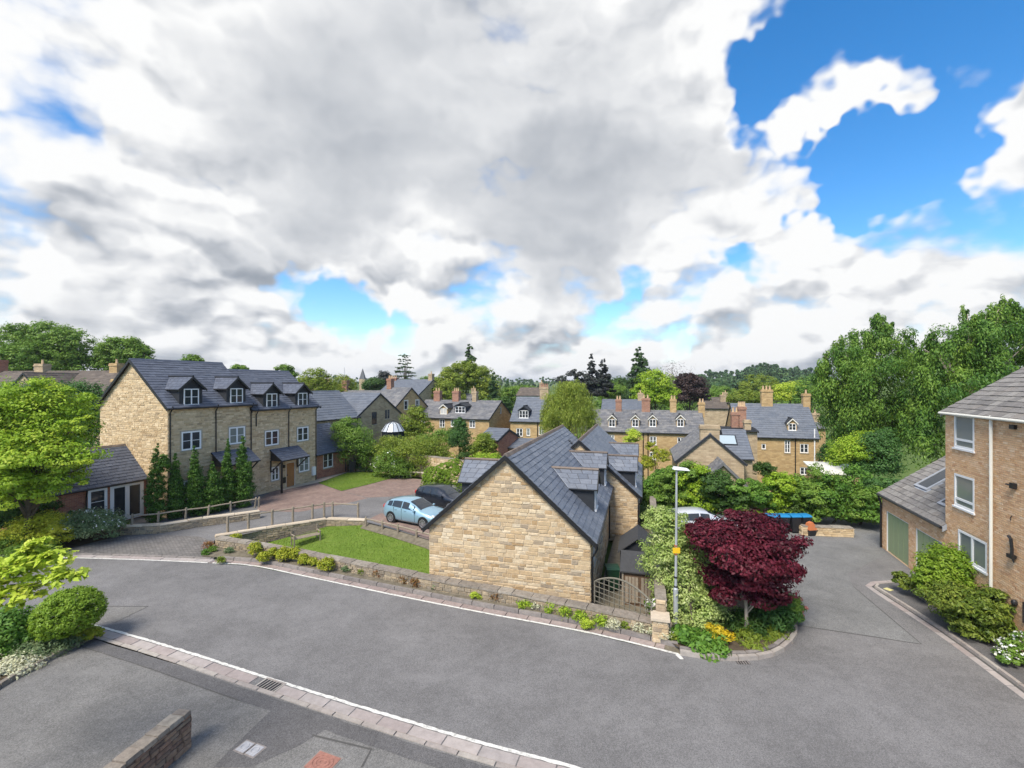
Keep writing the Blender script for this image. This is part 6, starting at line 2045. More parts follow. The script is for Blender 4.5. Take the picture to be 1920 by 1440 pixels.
ORD = ['first', 'second', 'third', 'fourth', 'fifth', 'sixth', 'seventh', 'eighth', 'ninth', 'tenth']
for i, (px, py, mt) in enumerate(WD):
    p = gp(px, py + 6, .09)
    w = {'maple': .24, 'rust': .23, 'silver': .22}.get(mt, .17)
    kind = {'rust': 'rusty', 'olive': 'olive', 'lime': 'lime green', 'maple': 'fresh green', 'silver': 'silvery', 'greyg': 'grey green', 'mid': 'mid green', 'hedge': 'dark green'}[mt]
    nth = ORD[sum(1 for q in WD if q[2] == mt and q[0] < px)]
    plant('weed', '%s %s tuft from the left on the verge below the low stone wall' % (nth, kind),
          'weed', p, [(p.x, p.y, .09 + w * .6, w * 1.2, w * .8, w * .8)], 420, .10, mt, 700 + i, r0=0, clump=.3, aspect=.3, per=10, up=.0, group='weeds along the verge')

# ------------------------------------------------------------------ garden walls and rails
garden_wall('garden_wall', 'long low stone wall with weathered coping along the road before the middle house', [(p.x, p.y) for p in WP], .44, .36, .03, M_wallstone, M_coping, limit=300, seed=71, cope=.08, cope_len=.8)
garden_wall('retaining_wall', 'stone retaining wall with pale coping holding the drive above the sunken lawn', [(p.x, p.y) for p in RW], .80, .30, -.75, M_wallstone, M_coping_pale, limit=300, seed=72, cope=.07, cope_len=1.2, ends=False)
LW = [gp(px, py) for px, py in [(226, 1004), (300, 1000), (380, 987), (440, 979), (487, 972)]]
garden_wall('retaining_wall', 'low stone wall with pale coping in front of the cypress row', [(p.x, p.y) for p in LW], .45, .3, 0, M_wallstone, M_coping_pale, limit=220, seed=73, cope=.07, cope_len=1.3)
SW = [Vector((5.32, 16.25, 0)), Vector((9.45, 31.0, 0))]
garden_wall('boundary_wall', 'tall stone boundary wall running back between the sheds and the car park', [(p.x, p.y) for p in SW], 1.3, .32, -.1, M_stone, M_coping, limit=200, seed=74, cope=.09, cope_len=.7)
CW = [gp(1505, 1004), gp(1600, 1008)]
garden_wall('car_park_wall', 'short low stone wall at the back of the car park right of the bins', [(p.x, p.y) for p in CW], .5, .35, 0, M_stone_l, M_coping, limit=80, seed=75, cope=.06)
NW = [Vector((gp(357, 1400).x, gp(357, 1400).y, 0)), Vector((-8.25, 8.2, 0)), Vector((-8.75, 5.5, 0))]
garden_wall('driveway_wall', 'old brown stone wall end with lichened coping at the lower left of the drive', [(p.x, p.y) for p in reversed(NW)], .80, .30, 0, M_darkwall, M_coping, limit=200, seed=76, cope=.09, cope_len=.4, side=1, both=True)
GW = [Vector((ax(640, 47.5), 47.5, 0)), Vector((ax(700, 46.5), 46.5, 0)), Vector((ax(800, 44), 44, 0)), Vector((ax(880, 41), 41, 0))]
garden_wall('garden_wall', 'tall old garden wall behind the upper lawn, draped with shrubs', [(p.x, p.y) for p in GW], 2.0, .35, -.1, M_stone_l, M_coping, hr=(.14, .24), lr=(.3, .6), limit=0, seed=77, cope=.08)
pil = MB(); p = gp(1243, 1166)
plb = empty('gate_pier', (5.05, 16.0, 0), -TH, 'short square stone pier at the end of the low wall by the lamp post', 'pier')
rng = random.Random(5)
pil.box(-.24, .24, -.24, .24, 0, .74); pil.build('core', M_mortar, plb)
for fr in (frame((-.24, -.24), (1, 0), (0, -1)), frame((.24, -.24), (0, 1), (1, 0)), frame((-.24, .24), (0, -1), (-1, 0))):
    for poly in course_polys([(0, 0), (.48, 0), (.48, .74), (0, .74)], [], (.09, .15), (.14, .3), rng):
        b = MB(); add_piece(b, fr, poly, 0, rng.uniform(.01, .03), .01, rng, .005); b.build('stone', M_stone, plb, fix=False)
b = MB(); b.box(-.31, .31, -.31, .31, .74, .82); b.build('cap', M_coping_pale, plb)


def rail_fence(name, label, pts, z, hgt, group=None, lean=.0, pr=.065, rr=.045, mat=None, step=None, seed=1):
    """round posts and a single rail; posts at the given points"""
    rng = random.Random(seed)
    o = Vector((pts[0][0], pts[0][1], z))
    root = empty(name, o, 0, label, 'fence', group)
    tops = []
    for p in pts:
        q = Vector((p[0], p[1], z)) - o
        t = q + Vector((rng.uniform(-lean, lean) + lean * .8, rng.uniform(-lean, lean), hgt))
        b = MB(); b.tube([q - Vector((0, 0, .05)), q.lerp(t, .5), t - Vector((0, 0, .05)), t + Vector((0, 0, .03))], [pr, pr, pr, pr * .75], 8)
        b.build('post', mat or M_oldwood, root, smooth=False)
        tops.append(t - Vector((0, 0, .10)))
    for i in range(len(tops) - 1):
        a, c = tops[i], tops[i + 1]
        d = (c - a).normalized() * .05
        b = MB(); b.tube([a - d, a.lerp(c, .5) + Vector((0, 0, rng.uniform(-.02, .02))), c + d], rr, 7)
        b.build('rail', mat or M_oldwood, root)
    return root


rail_fence('post_and_rail_fence', 'weathered timber rail on the low wall in front of the cypresses', [gp(px, py, .52) for px, py in ((247, 984), (296, 979), (348, 971), (390, 966), (433, 958), (478, 950))] + [gp(485, 949, .52)], .5, .62, lean=.05, seed=1)
RP = [gp(px, py, .12) for px, py in ((424, 999), (463, 993), (508, 985), (547, 979), (584, 973), (606, 969), (622, 968), (670, 971))]
rail_fence('post_and_rail_fence', 'long timber rail with eight posts on the retaining wall above the sunken lawn', [Vector((p.x, p.y + .15, 0)) for p in RP], .10, .92, seed=2, pr=.075)
FP = [gp(px, py, -.05) for px, py in ((686, 984), (717, 991), (746, 998), (781, 1008), (815, 1017))]
rail_fence('post_and_rail_fence', 'low timber rail between the parked blue car and the sunken lawn', FP, -.08, .50, seed=3, pr=.07)
# low white barrier rail at the far edge of the paving
br = empty('barrier_rail', gp(745, 897), 0, 'low pale timber barrier at the back of the brick paving', 'barrier')
p, q = gp(746, 894), gp(795, 897); o = br.location
for f in (.05, .5, .95):
    c = p.lerp(q, f) - o
    b = MB(); b.box(c.x - .06, c.x + .06, c.y - .06, c.y + .06, 0, .45); b.build('post', M_palewood, br)
b = MB(); a, c = p - o, q - o
b.tube([a + Vector((-.2, 0, .5)), c + Vector((.2, 0, .5))], .08, 6); b.build('rail', M_palewood, br)

# garden bench on the sunken lawn
bp = gp(572, 1022, LZ)
bn = empty('garden_bench', (bp.x + .1, bp.y - .1, LF(bp.x, bp.y)), math.radians(42), 'weathered grey slatted bench in the corner of the sunken lawn', 'bench')
for i in range(5):
    b = MB(); y = -.22 + i * .11; b.box(-.75, .75, y - .045, y + .045, .42, .45); b.build('seat_slat', M_oldwood, bn)
for i in range(5):
    b = MB(); z = .52 + i * .09; y = .27 + i * .025; b.box(-.75, .75, y - .012, y + .012, z - .035, z + .035); b.build('back_slat', M_oldwood, bn)
for sx in (-1, 1):
    for (y, h) in ((-.24, .62), (.27, .92)):
        b = MB(); b.box(sx * .72 - .03, sx * .72 + .03, y - .03, y + .03, 0, h); b.build('leg', M_oldwood, bn)
    b = MB(); b.box(sx * .72 - .035, sx * .72 + .035, -.28, .28, .62, .66); b.build('armrest', M_oldwood, bn)

# ------------------------------------------------------------------ cars
def car_paint(name, col):
    m, nt, N, L, b = new_mat(name)
    b.inputs['Base Color'].default_value = (*col, 1); b.inputs['Metallic'].default_value = .35; b.inputs['Roughness'].default_value = .35
    b.inputs['Coat Weight'].default_value = .8; b.inputs['Coat Roughness'].default_value = .06
    return m


M_tyre = plain('tyre', (.018, .018, .019), .85, .2)
M_rim = plain('alloy', (.5, .51, .53), .3, .5, metal=.8)
M_red = plain('red_lens', (.45, .015, .012), .2, .5)
M_lens = plain('clear_lens', (.6, .62, .64), .12, .6)
ST_HATCH = [(0, .36, .90, .62, .96, .50), (.06, .28, .98, .78, 1.10, .60), (.24, .23, 1.03, .86, 1.27, .62), (.55, .20, 1.02, .88, 1.38, .62), (1.1, .19, 1.0, .885, 1.455, .62), (1.7, .19, .975, .885, 1.475, .62),
            (2.15, .19, .955, .885, 1.43, .61), (2.6, .19, .94, .88, 1.25, .61), (3.08, .19, .93, .87, 1.0, .66), (3.55, .20, .88, .855, .92, .66), (3.95, .24, .78, .80, .82, .58), (4.16, .30, .66, .69, .69, .48), (4.24, .37, .60, .56, .62, .38)]


def car(name, label, loc, heading, paint, scale=1.0):
    root = empty(name, loc, heading, label, 'car')
    st = ST_HATCH
    def section(s):
        x, zb, zt, w, zr, wr = s
        x = (x - 2.1) * scale
        pts = [(0, zb), (w * .9, zb), (w * .985, zb + .12), (w, zb + (zt - zb) * .55), (w * .975, zt), (wr + (w - wr) * .06, zr - .045), (wr * .75, zr), (0, zr + .02)]
        full = [(y, z) for y, z in pts] + [(-y, z) for y, z in reversed(pts[1:-1])]
        return [Vector((x, y * scale, z * scale)) for y, z in full]
    secs = [section(s) for s in st]
    n = len(secs[0])
    b = MB()
    for s in secs: b.v.extend([tuple(p) for p in s])
    for i in range(len(secs) - 1):
        for k in range(n):
            k2 = (k + 1) % n
            b.f.append((i * n + k, i * n + k2, (i + 1) * n + k2, (i + 1) * n + k))
    b.f.append(tuple(range(n))); b.f.append(tuple((len(secs) - 1) * n + k for k in reversed(range(n))))
    body = b.build('body', paint, root, smooth=True)
    # glazing: side windows between belt and roof rail, windscreen and rear screen, just proud of the body
    def at(x, k):
        for i in range(len(st) - 1):
            if st[i][0] <= x <= st[i + 1][0]:
                f = (x - st[i][0]) / (st[i + 1][0] - st[i][0]); return secs[i][k].lerp(secs[i + 1][k], f)
        return secs[-1][k]
    for sgn in (0, 1):
        kb, kr = (4, 5) if sgn == 0 else (n - 4, n - 5)
        for (x0, x1) in ((.46, .80), (.86, 1.60), (1.67, 2.80)):
            g = MB(); m = 5
            for j in range(m):
                xa, xb = x0 + (x1 - x0) * j / m, x0 + (x1 - x0) * (j + 1) / m
                off = Vector((0, .008 if sgn == 0 else -.008, .004))
                q = []
                for x in (xa, xb):
                    lo, hi = at(x, kb), at(x, kr)
                    q.append((lo.lerp(hi, .06) + off, lo.lerp(hi, .90) + off))
                g.face(q[0][0], q[1][0], q[1][1], q[0][1])
            g.build('side_window', M_glass, root, fix=False)
    for (nm, x0, x1) in (('windscreen', 2.16, 3.02), ('rear_screen', .14, .45)):
        g = MB(); m = 5
        for j in range(m):
            xa, xb = x0 + (x1 - x0) * j / m, x0 + (x1 - x0) * (j + 1) / m
            rows = []
            for x in (xa, xb):
                rows.append([at(x, k) + Vector((0, 0, .012)) for k in (5, 6, 7, 8, 9)])
                rows[-1][0] = at(x, 5).lerp(at(x, 6), .25) + Vector((0, 0, .012)); rows[-1][-1] = at(x, 9).lerp(at(x, 8), .25) + Vector((0, 0, .012))
            for k in range(4): g.face(rows[0][k], rows[1][k], rows[1][k + 1], rows[0][k + 1])
        g.build(nm, M_glass, root, fix=False)
    s = scale
    for (x, y) in ((.78, .80), (.78, -.80), (3.38, .80), (3.38, -.80)):
        xx, sy = (x - 2.1) * s, (1 if y > 0 else -1)
        a = MB(); a.tube([(xx, sy * .70 * s, .33 * s), (xx, sy * .895 * s, .33 * s)], .385 * s, 20); a.build('wheel_arch', M_black, root)
        t = MB(); t.tube([(xx, sy * .68 * s, .315 * s), (xx, sy * .74 * s, .315 * s), (xx, sy * .89 * s, .315 * s), (xx, sy * .905 * s, .315 * s)], [.29 * s, .315 * s, .315 * s, .29 * s], 22)
        wh = t.build('wheel', M_tyre, root)
        r = MB(); r.tube([(xx, sy * .895 * s, .315 * s), (xx, sy * .912 * s, .315 * s)], .075 * s, 10)
        for k in range(10):
            an = 2 * math.pi * k / 10
            d = Vector((math.cos(an), 0, math.sin(an))); e = Vector((-math.sin(an), 0, math.cos(an)))
            c = Vector((xx, sy * .905 * s, .315 * s))
            p0, p1 = c + d * .05 * s, c + d * .215 * s
            y_ = Vector((0, sy * .012 * s, 0))
            r.face(p0 - e * .022 * s + y_, p1 - e * .03 * s + y_, p1 + e * .03 * s + y_, p0 + e * .022 * s + y_)
        ring = [(xx + math.cos(2 * math.pi * k / 20) * .225 * s, sy * .912 * s, .315 * s + math.sin(2 * math.pi * k / 20) * .225 * s) for k in range(21)]
        r.tube(ring, .022 * s, 5); r.build('rim', M_rim, wh, fix=False)
    for sy in (1, -1):
        l = MB(); l.ellipsoid((3.93 * s - 2.1 * s, sy * .60 * s, .72 * s), (.2 * s, .15 * s, .09 * s), 10, 6); l.build('headlight', M_lens, root)
        l = MB(); l.ellipsoid((.10 * s - 2.1 * s, sy * .67 * s, .93 * s), (.10 * s, .15 * s, .14 * s), 10, 6); l.build('tail_light', M_red, root)
        l = MB(); l.ellipsoid((2.72 * s - 2.1 * s, sy * .96 * s, .98 * s), (.08 * s, .10 * s, .07 * s), 8, 6); l.build('mirror', paint, root)
        for x in (1.18, 1.95):
            h = MB(); h.box((x - 2.1) * s - .09, (x - 2.1) * s + .09, sy * .885 * s - .015, sy * .885 * s + .02, .86 * s, .90 * s); h.build('door_handle', paint, root)
        for x in (1.0, 1.66, 2.72):
            h = MB(); c0, c1 = at(x, 3 if sy > 0 else n - 3), at(x, 4 if sy > 0 else n - 4)
            h.box(c0.x - .006, c0.x + .006, min(c0.y, c1.y) - .004, max(c0.y, c1.y) + .006, .3 * s, c1.z); h.build('door_seam', M_black, root)
    for (x, mat) in ((-2.11 * s, M_white), (2.13 * s, M_white)):
        h = MB(); h.box(x - .01, x + .01, -.26 * s, .26 * s, .52 * s, .63 * s); h.build('number_plate', mat, root)
    return root


c0, c1 = gp(730, 978), gp(800, 992)
hd = math.atan2((c1 - c0).y, (c1 - c0).x)
mid = c0.lerp(c1, .5)
pd_ = Vector((-math.sin(hd), math.cos(hd), 0))
car('parked_car', 'light blue hatchback parked on the courtyard beside the middle house', (mid.x + pd_.x * .8, mid.y + pd_.y * .8, 0), hd, car_paint('paint_light_blue', (.27, .43, .52)), 1.0)
car('parked_car', 'dark blue black hatchback half hidden behind the light blue one', (ax(832, 33.4), 33.4, 0), hd - .05, car_paint('paint_dark_blue', (.012, .016, .026)), 1.0)
car('parked_car', 'silver white car mostly hidden behind the purple maple and lamp post', (ax(1318, 27.2), 27.2, 0), math.radians(0), car_paint('paint_silver', (.62, .64, .66)), 1.0)

# ------------------------------------------------------------------ street lamp
lp = gp(1267, 1180)
sl = empty('street_lamp', (lp.x, lp.y, .08), 0, 'grey steel street lamp with small flat head and yellow plate', 'street lamp')
zt = az(884, lp.y)
b = MB(); b.tube([(0, 0, -.05), (0, 0, 1.35), (0, 0, 1.42)], [.085, .085, .05], 14); b.build('base', M_metal, sl, smooth=False)
b = MB(); b.tube([(0, 0, 1.38), (0.02, 0, zt * .6), (.03, 0, zt)], [.05, .042, .034], 12); b.build('pole', M_metal, sl)
b = MB()
b.add([(-.10, -.10, zt + .00), (-.10, .10, zt + .00), (.46, .13, zt - .04), (.46, -.13, zt - .04), (-.06, -.07, zt + .10), (-.06, .07, zt + .10), (.40, .09, zt + .03), (.40, -.09, zt + .03)],
      [(3, 2, 1, 0), (4, 5, 6, 7), (0, 1, 5, 4), (1, 2, 6, 5), (2, 3, 7, 6), (3, 0, 4, 7)])
hdm = b.build('lamp_head', plain('lamp_shell', (.66, .67, .66), .4, .4), sl)
b = MB(); b.box(.02, .38, -.08, .08, zt - .045, zt - .022); b.build('lens', M_lens, hdm)
b = MB(); b.box(-.13, .13, -.075, -.062, 2.64, 2.84); yp = b.build('plate', plain('yellow_plate', (.75, .47, .02), .5, .3), sl)
b = MB(); b.tube([(0, 0, 2.87), (0, 0, 2.91)], .058, 12); b.tube([(0, 0, 2.57), (0, 0, 2.61)], .058, 12); b.build('strap', plain('red_brown_strap', (.35, .10, .03), .6), sl)
for z in (1.42, 1.75):
    b = MB(); b.tube([(0, 0, z), (0, 0, z + .05)], .068, 12); b.build('band', M_black, sl)

# ------------------------------------------------------------------ trellis screen with arched top beside the middle house
ta, tb_ = Vector((3.18, 18.05, 0)), Vector((4.85, 16.3, 0))
d = (tb_ - ta); Lt = d.length; d.normalize()
tr = empty('trellis_screen', (ta.x, ta.y, .3), math.atan2(d.y, d.x), 'grey timber lattice screen with arched top between the middle house and the pier', 'screen')
top = lambda x: .80 + .42 * math.sin(math.pi * min(1, max(0, x / Lt))) ** .8
nb = 11
for i in range(nb + 1):
    x = Lt * i / nb
    b = MB(); w = .045 if i in (0, nb) else .022
    b.box(x - w / 2, x + w / 2, -.015, .015, 0, top(x)); b.build('upright', M_trellis, tr)
for j in range(6):
    z = .08 + j * .19
    xs = [Lt * k / 60 for k in range(61) if top(Lt * k / 60) > z]
    if xs:
        b = MB(); b.box(min(xs), max(xs), -.022, -.004, z - .011, z + .011); b.build('crossbar', M_trellis, tr)
b = MB(); pts = [(Lt * k / 20, 0, top(Lt * k / 20)) for k in range(21)]; b.tube(pts, .035, 6); b.build('arched_top', M_trellis, tr)

# ------------------------------------------------------------------ sheds in the side garden
sheet('side_garden', [Vector((3.2, 18.6, 0)), Vector((5.6, 16.4, 0)), Vector((9.6, 31, 0)), Vector((7, 31, 0))], M_verge, -.5)
def shed(name, label, loc, w, l, ze, zr, roofm, wallm, doors=False):
    r = empty(name, loc, -TH, label, 'shed')
    b = MB()
    for (a0, a1, z0) in ((0, w, 0),):
        b.add([(0, 0, 0), (w, 0, 0), (w, 0, ze), (w / 2, 0, zr), (0, 0, ze), (0, l, 0), (w, l, 0), (w, l, ze), (w / 2, l, zr), (0, l, ze)],
              [(0, 1, 2, 3, 4), (9, 8, 7, 6, 5), (1, 6, 7, 2), (5, 0, 4, 9)])
    b.build('wall', wallm, r, fix=False)
    n = int(ze / .12)
    for k in range(n):
        c = MB(); c.box(-.012, w + .012, -.022, 0, k * .12 + .006, (k + 1) * .12 - .006); c.build('board', wallm, r)
    for sg in (0, 1):
        c = MB()
        x0 = -.12 if sg == 0 else w + .12
        ex = ze - .12 * (zr - ze) / (w / 2)
        pts = [(x0, -.15, ex), (x0, l + .1, ex), (w / 2, l + .1, zr), (w / 2, -.15, zr)]
        c.hexa([Vector(p) for p in pts] + [Vector(p) + Vector((0, 0, .05)) for p in pts]); c.build('roof_panel', roofm, r)
    if doors:
        c = MB(); c.box(w * .2, w * .48, -.05, -.024, .1, ze - .1); c.build('door', doors, r)
        c = MB(); c.box(w * .52, w * .8, -.05, -.024, .1, ze - .1); c.build('door', doors, r)
    return r


M_felt = plain('roofing_felt', (.055, .056, .058), .9, .15, var=.15, vscale=6, bump=.3)
M_brownwood = plain('brown_boards', (.12, .075, .045), .8, .2, var=.25, vscale=7)
shed('playhouse_shed', 'small black boarded shed with felt gable roof behind the other shed', (ax(1163, 21.6), 21.6, -.5), 1.55, 2.0, 1.55, 2.15, M_felt, M_darkboard)
sh = empty('lean_to_shed', (ax(1166, 19.6), 19.6, -.5), -TH, 'low brown store with sloping grey felt roof behind the lattice screen', 'shed')
b = MB(); b.box(0, 1.45, 0, 1.0, 0, 1.35); b.build('wall', M_brownwood, sh)
b = MB(); b.hexa([Vector(p) for p in ((-.08, -.12, 1.38), (1.53, -.12, 1.38), (1.53, 1.1, 1.85), (-.08, 1.1, 1.85), (-.08, -.12, 1.43), (1.53, -.12, 1.43), (1.53, 1.1, 1.90), (-.08, 1.1, 1.90))]); b.build('roof', M_felt, sh)
for x0 in (.12, .76):
    b = MB(); b.box(x0, x0 + .56, -.03, 0, .1, 1.25); dd = b.build('door', M_brownwood, sh)
    for k in range(4):
        c = MB(); c.box(x0 + .02 + k * .135, x0 + .135 * (k + 1) - .005, -.045, -.031, .14, 1.2); c.build('board', M_oldwood, dd)
for x0 in (0, 1.38):
    b = MB(); b.box(x0, x0 + .07, -.05, .02, 0, 1.38); b.build('corner_post', M_oldwood, sh)
rb = empty('red_tub', (ax(1135, 17.6), 17.6, -.45), 0, 'red plastic tub seen through the lattice screen', 'tub')
b = MB(); b.tube([(0, 0, 0), (0, 0, .3), (0, 0, .33)], [.22, .28, .30], 14); b.build('tub', plain('red_plastic', (.35, .03, .03), .5), rb)
wf = plant('white_hydrangea', 'white flowering plant just behind the right end of the lattice screen', 'plant', (5.3, 17.3, -.5), [(5.3, 17.3, .35, .35, .35, .4)], 900, .12, 'mid', 881, r0=.02, flowers=('white', 130, .10))
gb = empty('green_bin', (ax(1148, 21.0), 21.0, -.5), 0, 'dark green wheeled bin against the side wall of the middle house', 'bin')


def wheelie(root, bodym, lidm, s=1.0):
    b = MB(); a, t = .21 * s, .27 * s
    b.hexa([Vector(p) for p in ((-a, -a, .08), (a, -a, .08), (a, a * 1.2, .08), (-a, a * 1.2, .08), (-t, -t, .95 * s), (t, -t, .95 * s), (t, t * 1.25, .95 * s), (-t, t * 1.25, .95 * s))]); b.build('bin_body', bodym, root)
    b = MB(); q = .29 * s
    prof = [(-q, .95), (-q, .985), (-q * .6, 1.04), (0, 1.06), (q * .8, 1.06), (q * 1.25, 1.03), (q * 1.3, .95)]
    n = len(prof)
    b.add([(-q, y, z * s) for y, z in prof] + [(q, y, z * s) for y, z in prof], [tuple(range(n)), tuple(reversed(range(n, 2 * n)))] + [(i, n + i, n + (i + 1) % n, (i + 1) % n) for i in range(n)])
    b.build('lid', lidm, root)
    b = MB(); b.tube([(-.24 * s, .38 * s, .98 * s), (.24 * s, .38 * s, .98 * s)], .018, 6); b.build('handle', bodym, root)
    for x in (-1, 1):
        b = MB(); b.tube([(x * .19 * s, .27 * s, .1), (x * .25 * s, .27 * s, .1)], .1, 12); b.build('wheel', M_tyre, root)


M_binblack = plain('bin_black', (.018, .019, .022), .5, .4)
M_bingreen = plain('bin_green', (.012, .05, .025), .5, .4)
M_binblue = plain('bin_blue', (.02, .20, .42), .35, .5)
M_binorange = plain('crate_orange', (.45, .15, .06), .6, .3)
wheelie(gb, M_bingreen, M_bingreen)
for i, (px, lab) in enumerate(((1447, 'black wheeled bin with blue lid, leftmost, nearly hidden by the purple maple'), (1468, 'black wheeled bin with blue lid, second from the left by the hedge'), (1489, 'black wheeled bin with blue lid, third from the left by the hedge'), (1508, 'black wheeled bin with blue lid, rightmost by the hedge'))):
    Y = 27.5
    w = empty('wheeled_bin', (ax(px, Y), Y, .004), math.radians(-8 + 5 * i), lab, 'bin', 'blue lidded bins by the car park hedge')
    wheelie(w, M_binblack, M_binblue, 1.0)
cr = empty('recycling_crate', (ax(1521, 27.0), 27.0, .004), math.radians(10), 'black recycling crate with orange net cover beside the rightmost bin', 'crate')
b = MB(); b.hexa([Vector(p) for p in ((-.24, -.17, 0), (.24, -.17, 0), (.24, .17, 0), (-.24, .17, 0), (-.3, -.22, .34), (.3, -.22, .34), (.3, .22, .34), (-.3, .22, .34))]); b.build('crate', M_binblack, cr)
b = MB(); b.hexa([Vector(p) for p in ((-.3, -.22, .342), (.3, -.22, .342), (.3, .22, .342), (-.3, .22, .342), (-.22, -.12, .72), (.0, -.12, .78), (.0, .12, .78), (-.22, .12, .72))]); b.build('net_cover', M_binorange, cr)
wb = empty('wheeled_bin', (ax(661, 46.2), 46.2, 0), .2, 'black bin beside the far annexe at the upper lawn corner', 'bin')
wheelie(wb, M_binblack, M_binblack, 1.1)

# ------------------------------------------------------------------ covers and gullies
def cover(name, label, px, py, w, l, rz, mat, ribs):
    p = gp(px, py)
    r = empty(name, (p.x, p.y, .014), rz, label, 'cover')
    b = MB(); b.box(-w / 2 - .04, w / 2 + .04, -l / 2 - .04, l / 2 + .04, -.03, .006); b.build('cover_frame', M_kerbdark, r)
    b = MB(); b.box(-w / 2, w / 2, -l / 2, l / 2, -.01, .016); pl = b.build('cover_plate', mat, r)
    for k, rr in enumerate(ribs):
        b = MB(); b.tube([(math.cos(a) * rr * w, math.sin(a) * rr * l, .018) for a in [2 * math.pi * j / 24 for j in range(25)]], .012, 5); b.build('rib', mat, pl)
    return r


ang = math.atan2((NK[4] - NK[3]).y, (NK[4] - NK[3]).x)
cover('manhole_cover', 'rusty pink manhole cover at the bottom of the driveway', 605, 1432, .62, .50, ang, plain('rusty_iron', (.30, .145, .11), .8, .3, var=.3, vscale=14, bump=.6), (.12, .26, .40))
for px, lab in ((459, 'left one of two small grey inspection covers in the driveway'), (478, 'right one of two small grey inspection covers in the driveway')):
    cover('inspection_cover', lab, px, 1402 + (px - 459) * .35, .26, .30, ang - .02, plain('grey_iron', (.33, .33, .34), .6, .4, var=.2, vscale=12), (.32,))
p, a, n = nat(gully_s); p = p - n * .29
gr = empty('gully_grate', (p.x, p.y, .0), math.atan2(a.y, a.x), 'dark iron drain grating set in the near channel', 'drain')
b = MB(); b.box(-.36, .36, -.22, .22, -.06, .004); b.build('pit', M_black, gr)
b = MB(); b.box(-.38, .38, -.24, -.19, -.02, .024); b.box(-.38, .38, .19, .24, -.02, .024); b.box(-.38, -.33, -.189, .189, -.02, .024); b.box(.33, .38, -.189, .189, -.02, .024); b.build('grate_frame', M_kerb, gr)
for k in range(6):
    x = -.27 + k * .107
    b = MB(); b.hexa([Vector(q) for q in ((x - .014, -.19, 0), (x + .014, -.19, 0), (x + .044, .19, 0), (x + .016, .19, 0), (x - .014, -.19, .02), (x + .014, -.19, .02), (x + .044, .19, .02), (x + .016, .19, .02))]); b.build('bar', M_kerb, gr)
p = gp(1392, 1241)
gr = empty('gully_grate', (p.x, p.y, .0), 0, 'small drain grating at the kerb of the island bed', 'drain')
b = MB(); b.box(-.2, .2, -.13, .13, -.06, .003); b.build('pit', M_black, gr)
for k in range(5):
    x = -.16 + k * .08
    b = MB(); b.box(x - .015, x + .015, -.13, .13, 0, .014); b.build('bar', M_kerbdark, gr)
p = gp(1666, 1109)
hy = empty('hydrant_cover', (p.x, p.y, .086), .4, 'small yellow painted cover in the right pavement', 'cover')
b = MB(); b.box(-.13, .13, -.13, .13, 0, .008); b.build('cover_plate', plain('faded_yellow', (.55, .50, .22), .8, var=.2, vscale=10), hy)
# bed edging stones, lower left
ed = empty('bed_edging'); ed['kind'] = 'structure'
path_pieces([gp(-60, 1332), gp(30, 1275), gp(110, 1232), gp(190, 1190)], 0, .16, .45, 0, .16, 'edging_stone', M_coping, ed, seed=21)
# edging of right bed
path_pieces([gp(1692, 1101), gp(1716, 1119), gp(1761, 1151), gp(1841, 1197), gp(1935, 1229)], 0, .12, .5, .05, .17, 'edging_stone', M_coping, ed, seed=22)

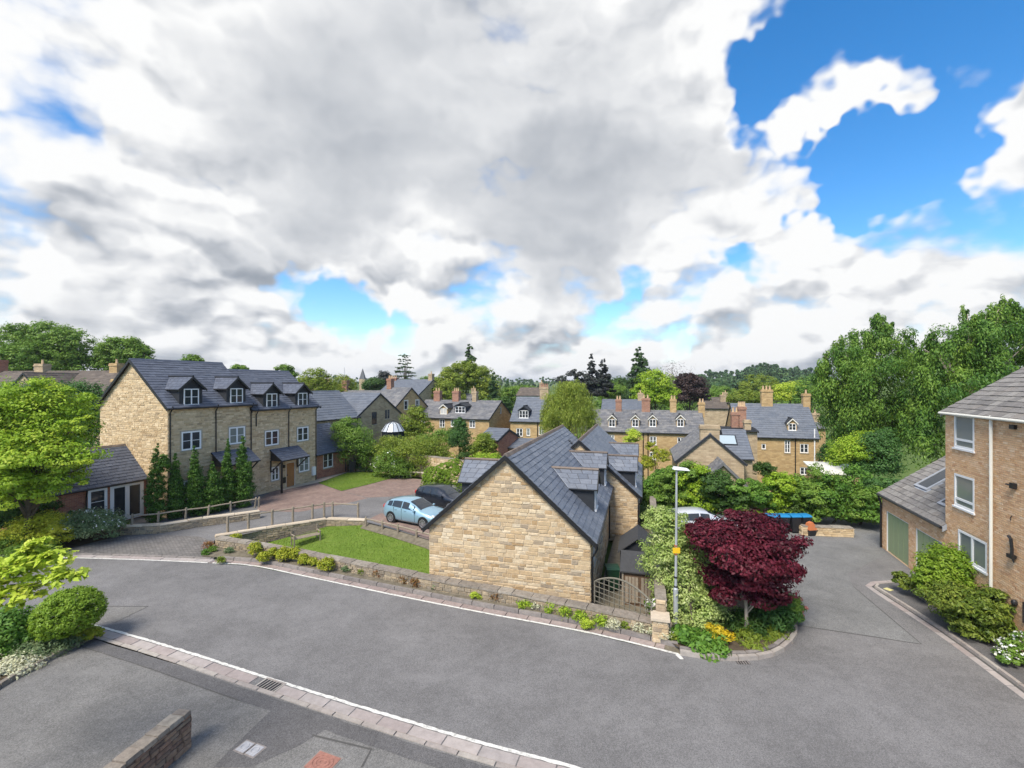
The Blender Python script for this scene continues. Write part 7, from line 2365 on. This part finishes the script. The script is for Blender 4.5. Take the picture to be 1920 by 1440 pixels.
# ------------------------------------------------------------------ conservatory with domed white glass roof
p = Vector((ax(737, 52), 52, 0)); zc = az(808, 52) + 1.5
cn = empty('conservatory', (p.x, p.y, -1.5), -.3, 'round conservatory with white domed glass roof among the garden shrubs', 'conservatory')
zt = az(789, 52) + 1.5
nn = 12; R = 1.15
ring = [(math.cos(2 * math.pi * k / nn) * R, math.sin(2 * math.pi * k / nn) * R) for k in range(nn)]
b = MB(); b.prism([(x * .97, y * .97) for x, y in ring], 0, .8); b.build('plinth_wall', M_chimbrick, cn)
for k in range(nn):
    x0, y0 = ring[k]; x1, y1 = ring[(k + 1) % nn]
    b = MB(); b.face((x0 * .96, y0 * .96, .8), (x1 * .96, y1 * .96, .8), (x1 * .96, y1 * .96, zc), (x0 * .96, y0 * .96, zc)); b.build('side_pane', M_glass, cn, fix=False)
    b = MB(); b.tube([(x0, y0, .8), (x0, y0, zc)], .05, 5); b.build('post', M_darkboard, cn)
    b = MB(); zm = zc + (zt - zc) * .7
    b.face((x0 * 1.1, y0 * 1.1, zc), (x1 * 1.1, y1 * 1.1, zc), (x1 * .65, y1 * .65, zm), (x0 * .65, y0 * .65, zm)); b.face((x0 * .65, y0 * .65, zm), (x1 * .65, y1 * .65, zm), (0, 0, zt)); b.build('roof_pane', plain('white_glazing', (.46, .49, .52), .3, .5) if k == 0 else MATS['white_glazing'], cn, fix=False)
    b = MB(); b.tube([(x0 * 1.1, y0 * 1.1, zc + .03), (x0 * .65, y0 * .65, zm + .03), (0, 0, zt + .03)], .04, 5); b.build('rib', M_darkboard, cn)
# pale flat roof in the gardens on the right
p = Vector((ax(1532, 44), 44, 0))
fl = empty('flat_roof_shed', (p.x, p.y, -3.6), -TH, 'low shed with pale flat roof right of the right terrace', 'shed')
zz = az(886, 44) + 3.6
b = MB(); b.box(0, 3.4, 0, 3, 0, zz - .1); b.build('wall', M_farstone, fl)
b = MB(); b.hexa([Vector(q) for q in ((-.2, -.2, zz - .1), (3.6, -.2, zz - .1), (3.6, 3.3, zz + .45), (-.2, 3.3, zz + .45), (-.2, -.2, zz), (3.6, -.2, zz), (3.6, 3.3, zz + .55), (-.2, 3.3, zz + .55))]); b.build('roof', M_cream, fl)

bpy.context.view_layer.update()

# ------------------------------------------------------------------ air
hz = MB(); hz.box(-4700, 4700, -200, 4800, -8, 62)
hzo = hz.build('haze', None, kind='stuff')
hm = bpy.data.materials.new('haze_air'); hm.use_nodes = True
hm.node_tree.nodes.remove(hm.node_tree.nodes['Principled BSDF'])
pv_ = hm.node_tree.nodes.new('ShaderNodeVolumePrincipled')
pv_.inputs['Color'].default_value = (.88, .93, 1.0, 1)
pv_.inputs['Density'].default_value = 0.00018
pv_.inputs['Anisotropy'].default_value = 0.2
hm.node_tree.links.new(pv_.outputs[0], hm.node_tree.nodes['Material Output'].inputs['Volume'])
hzo.data.materials.append(hm)
tag(hzo, 'faint blue summer haze over the far hills', 'haze')
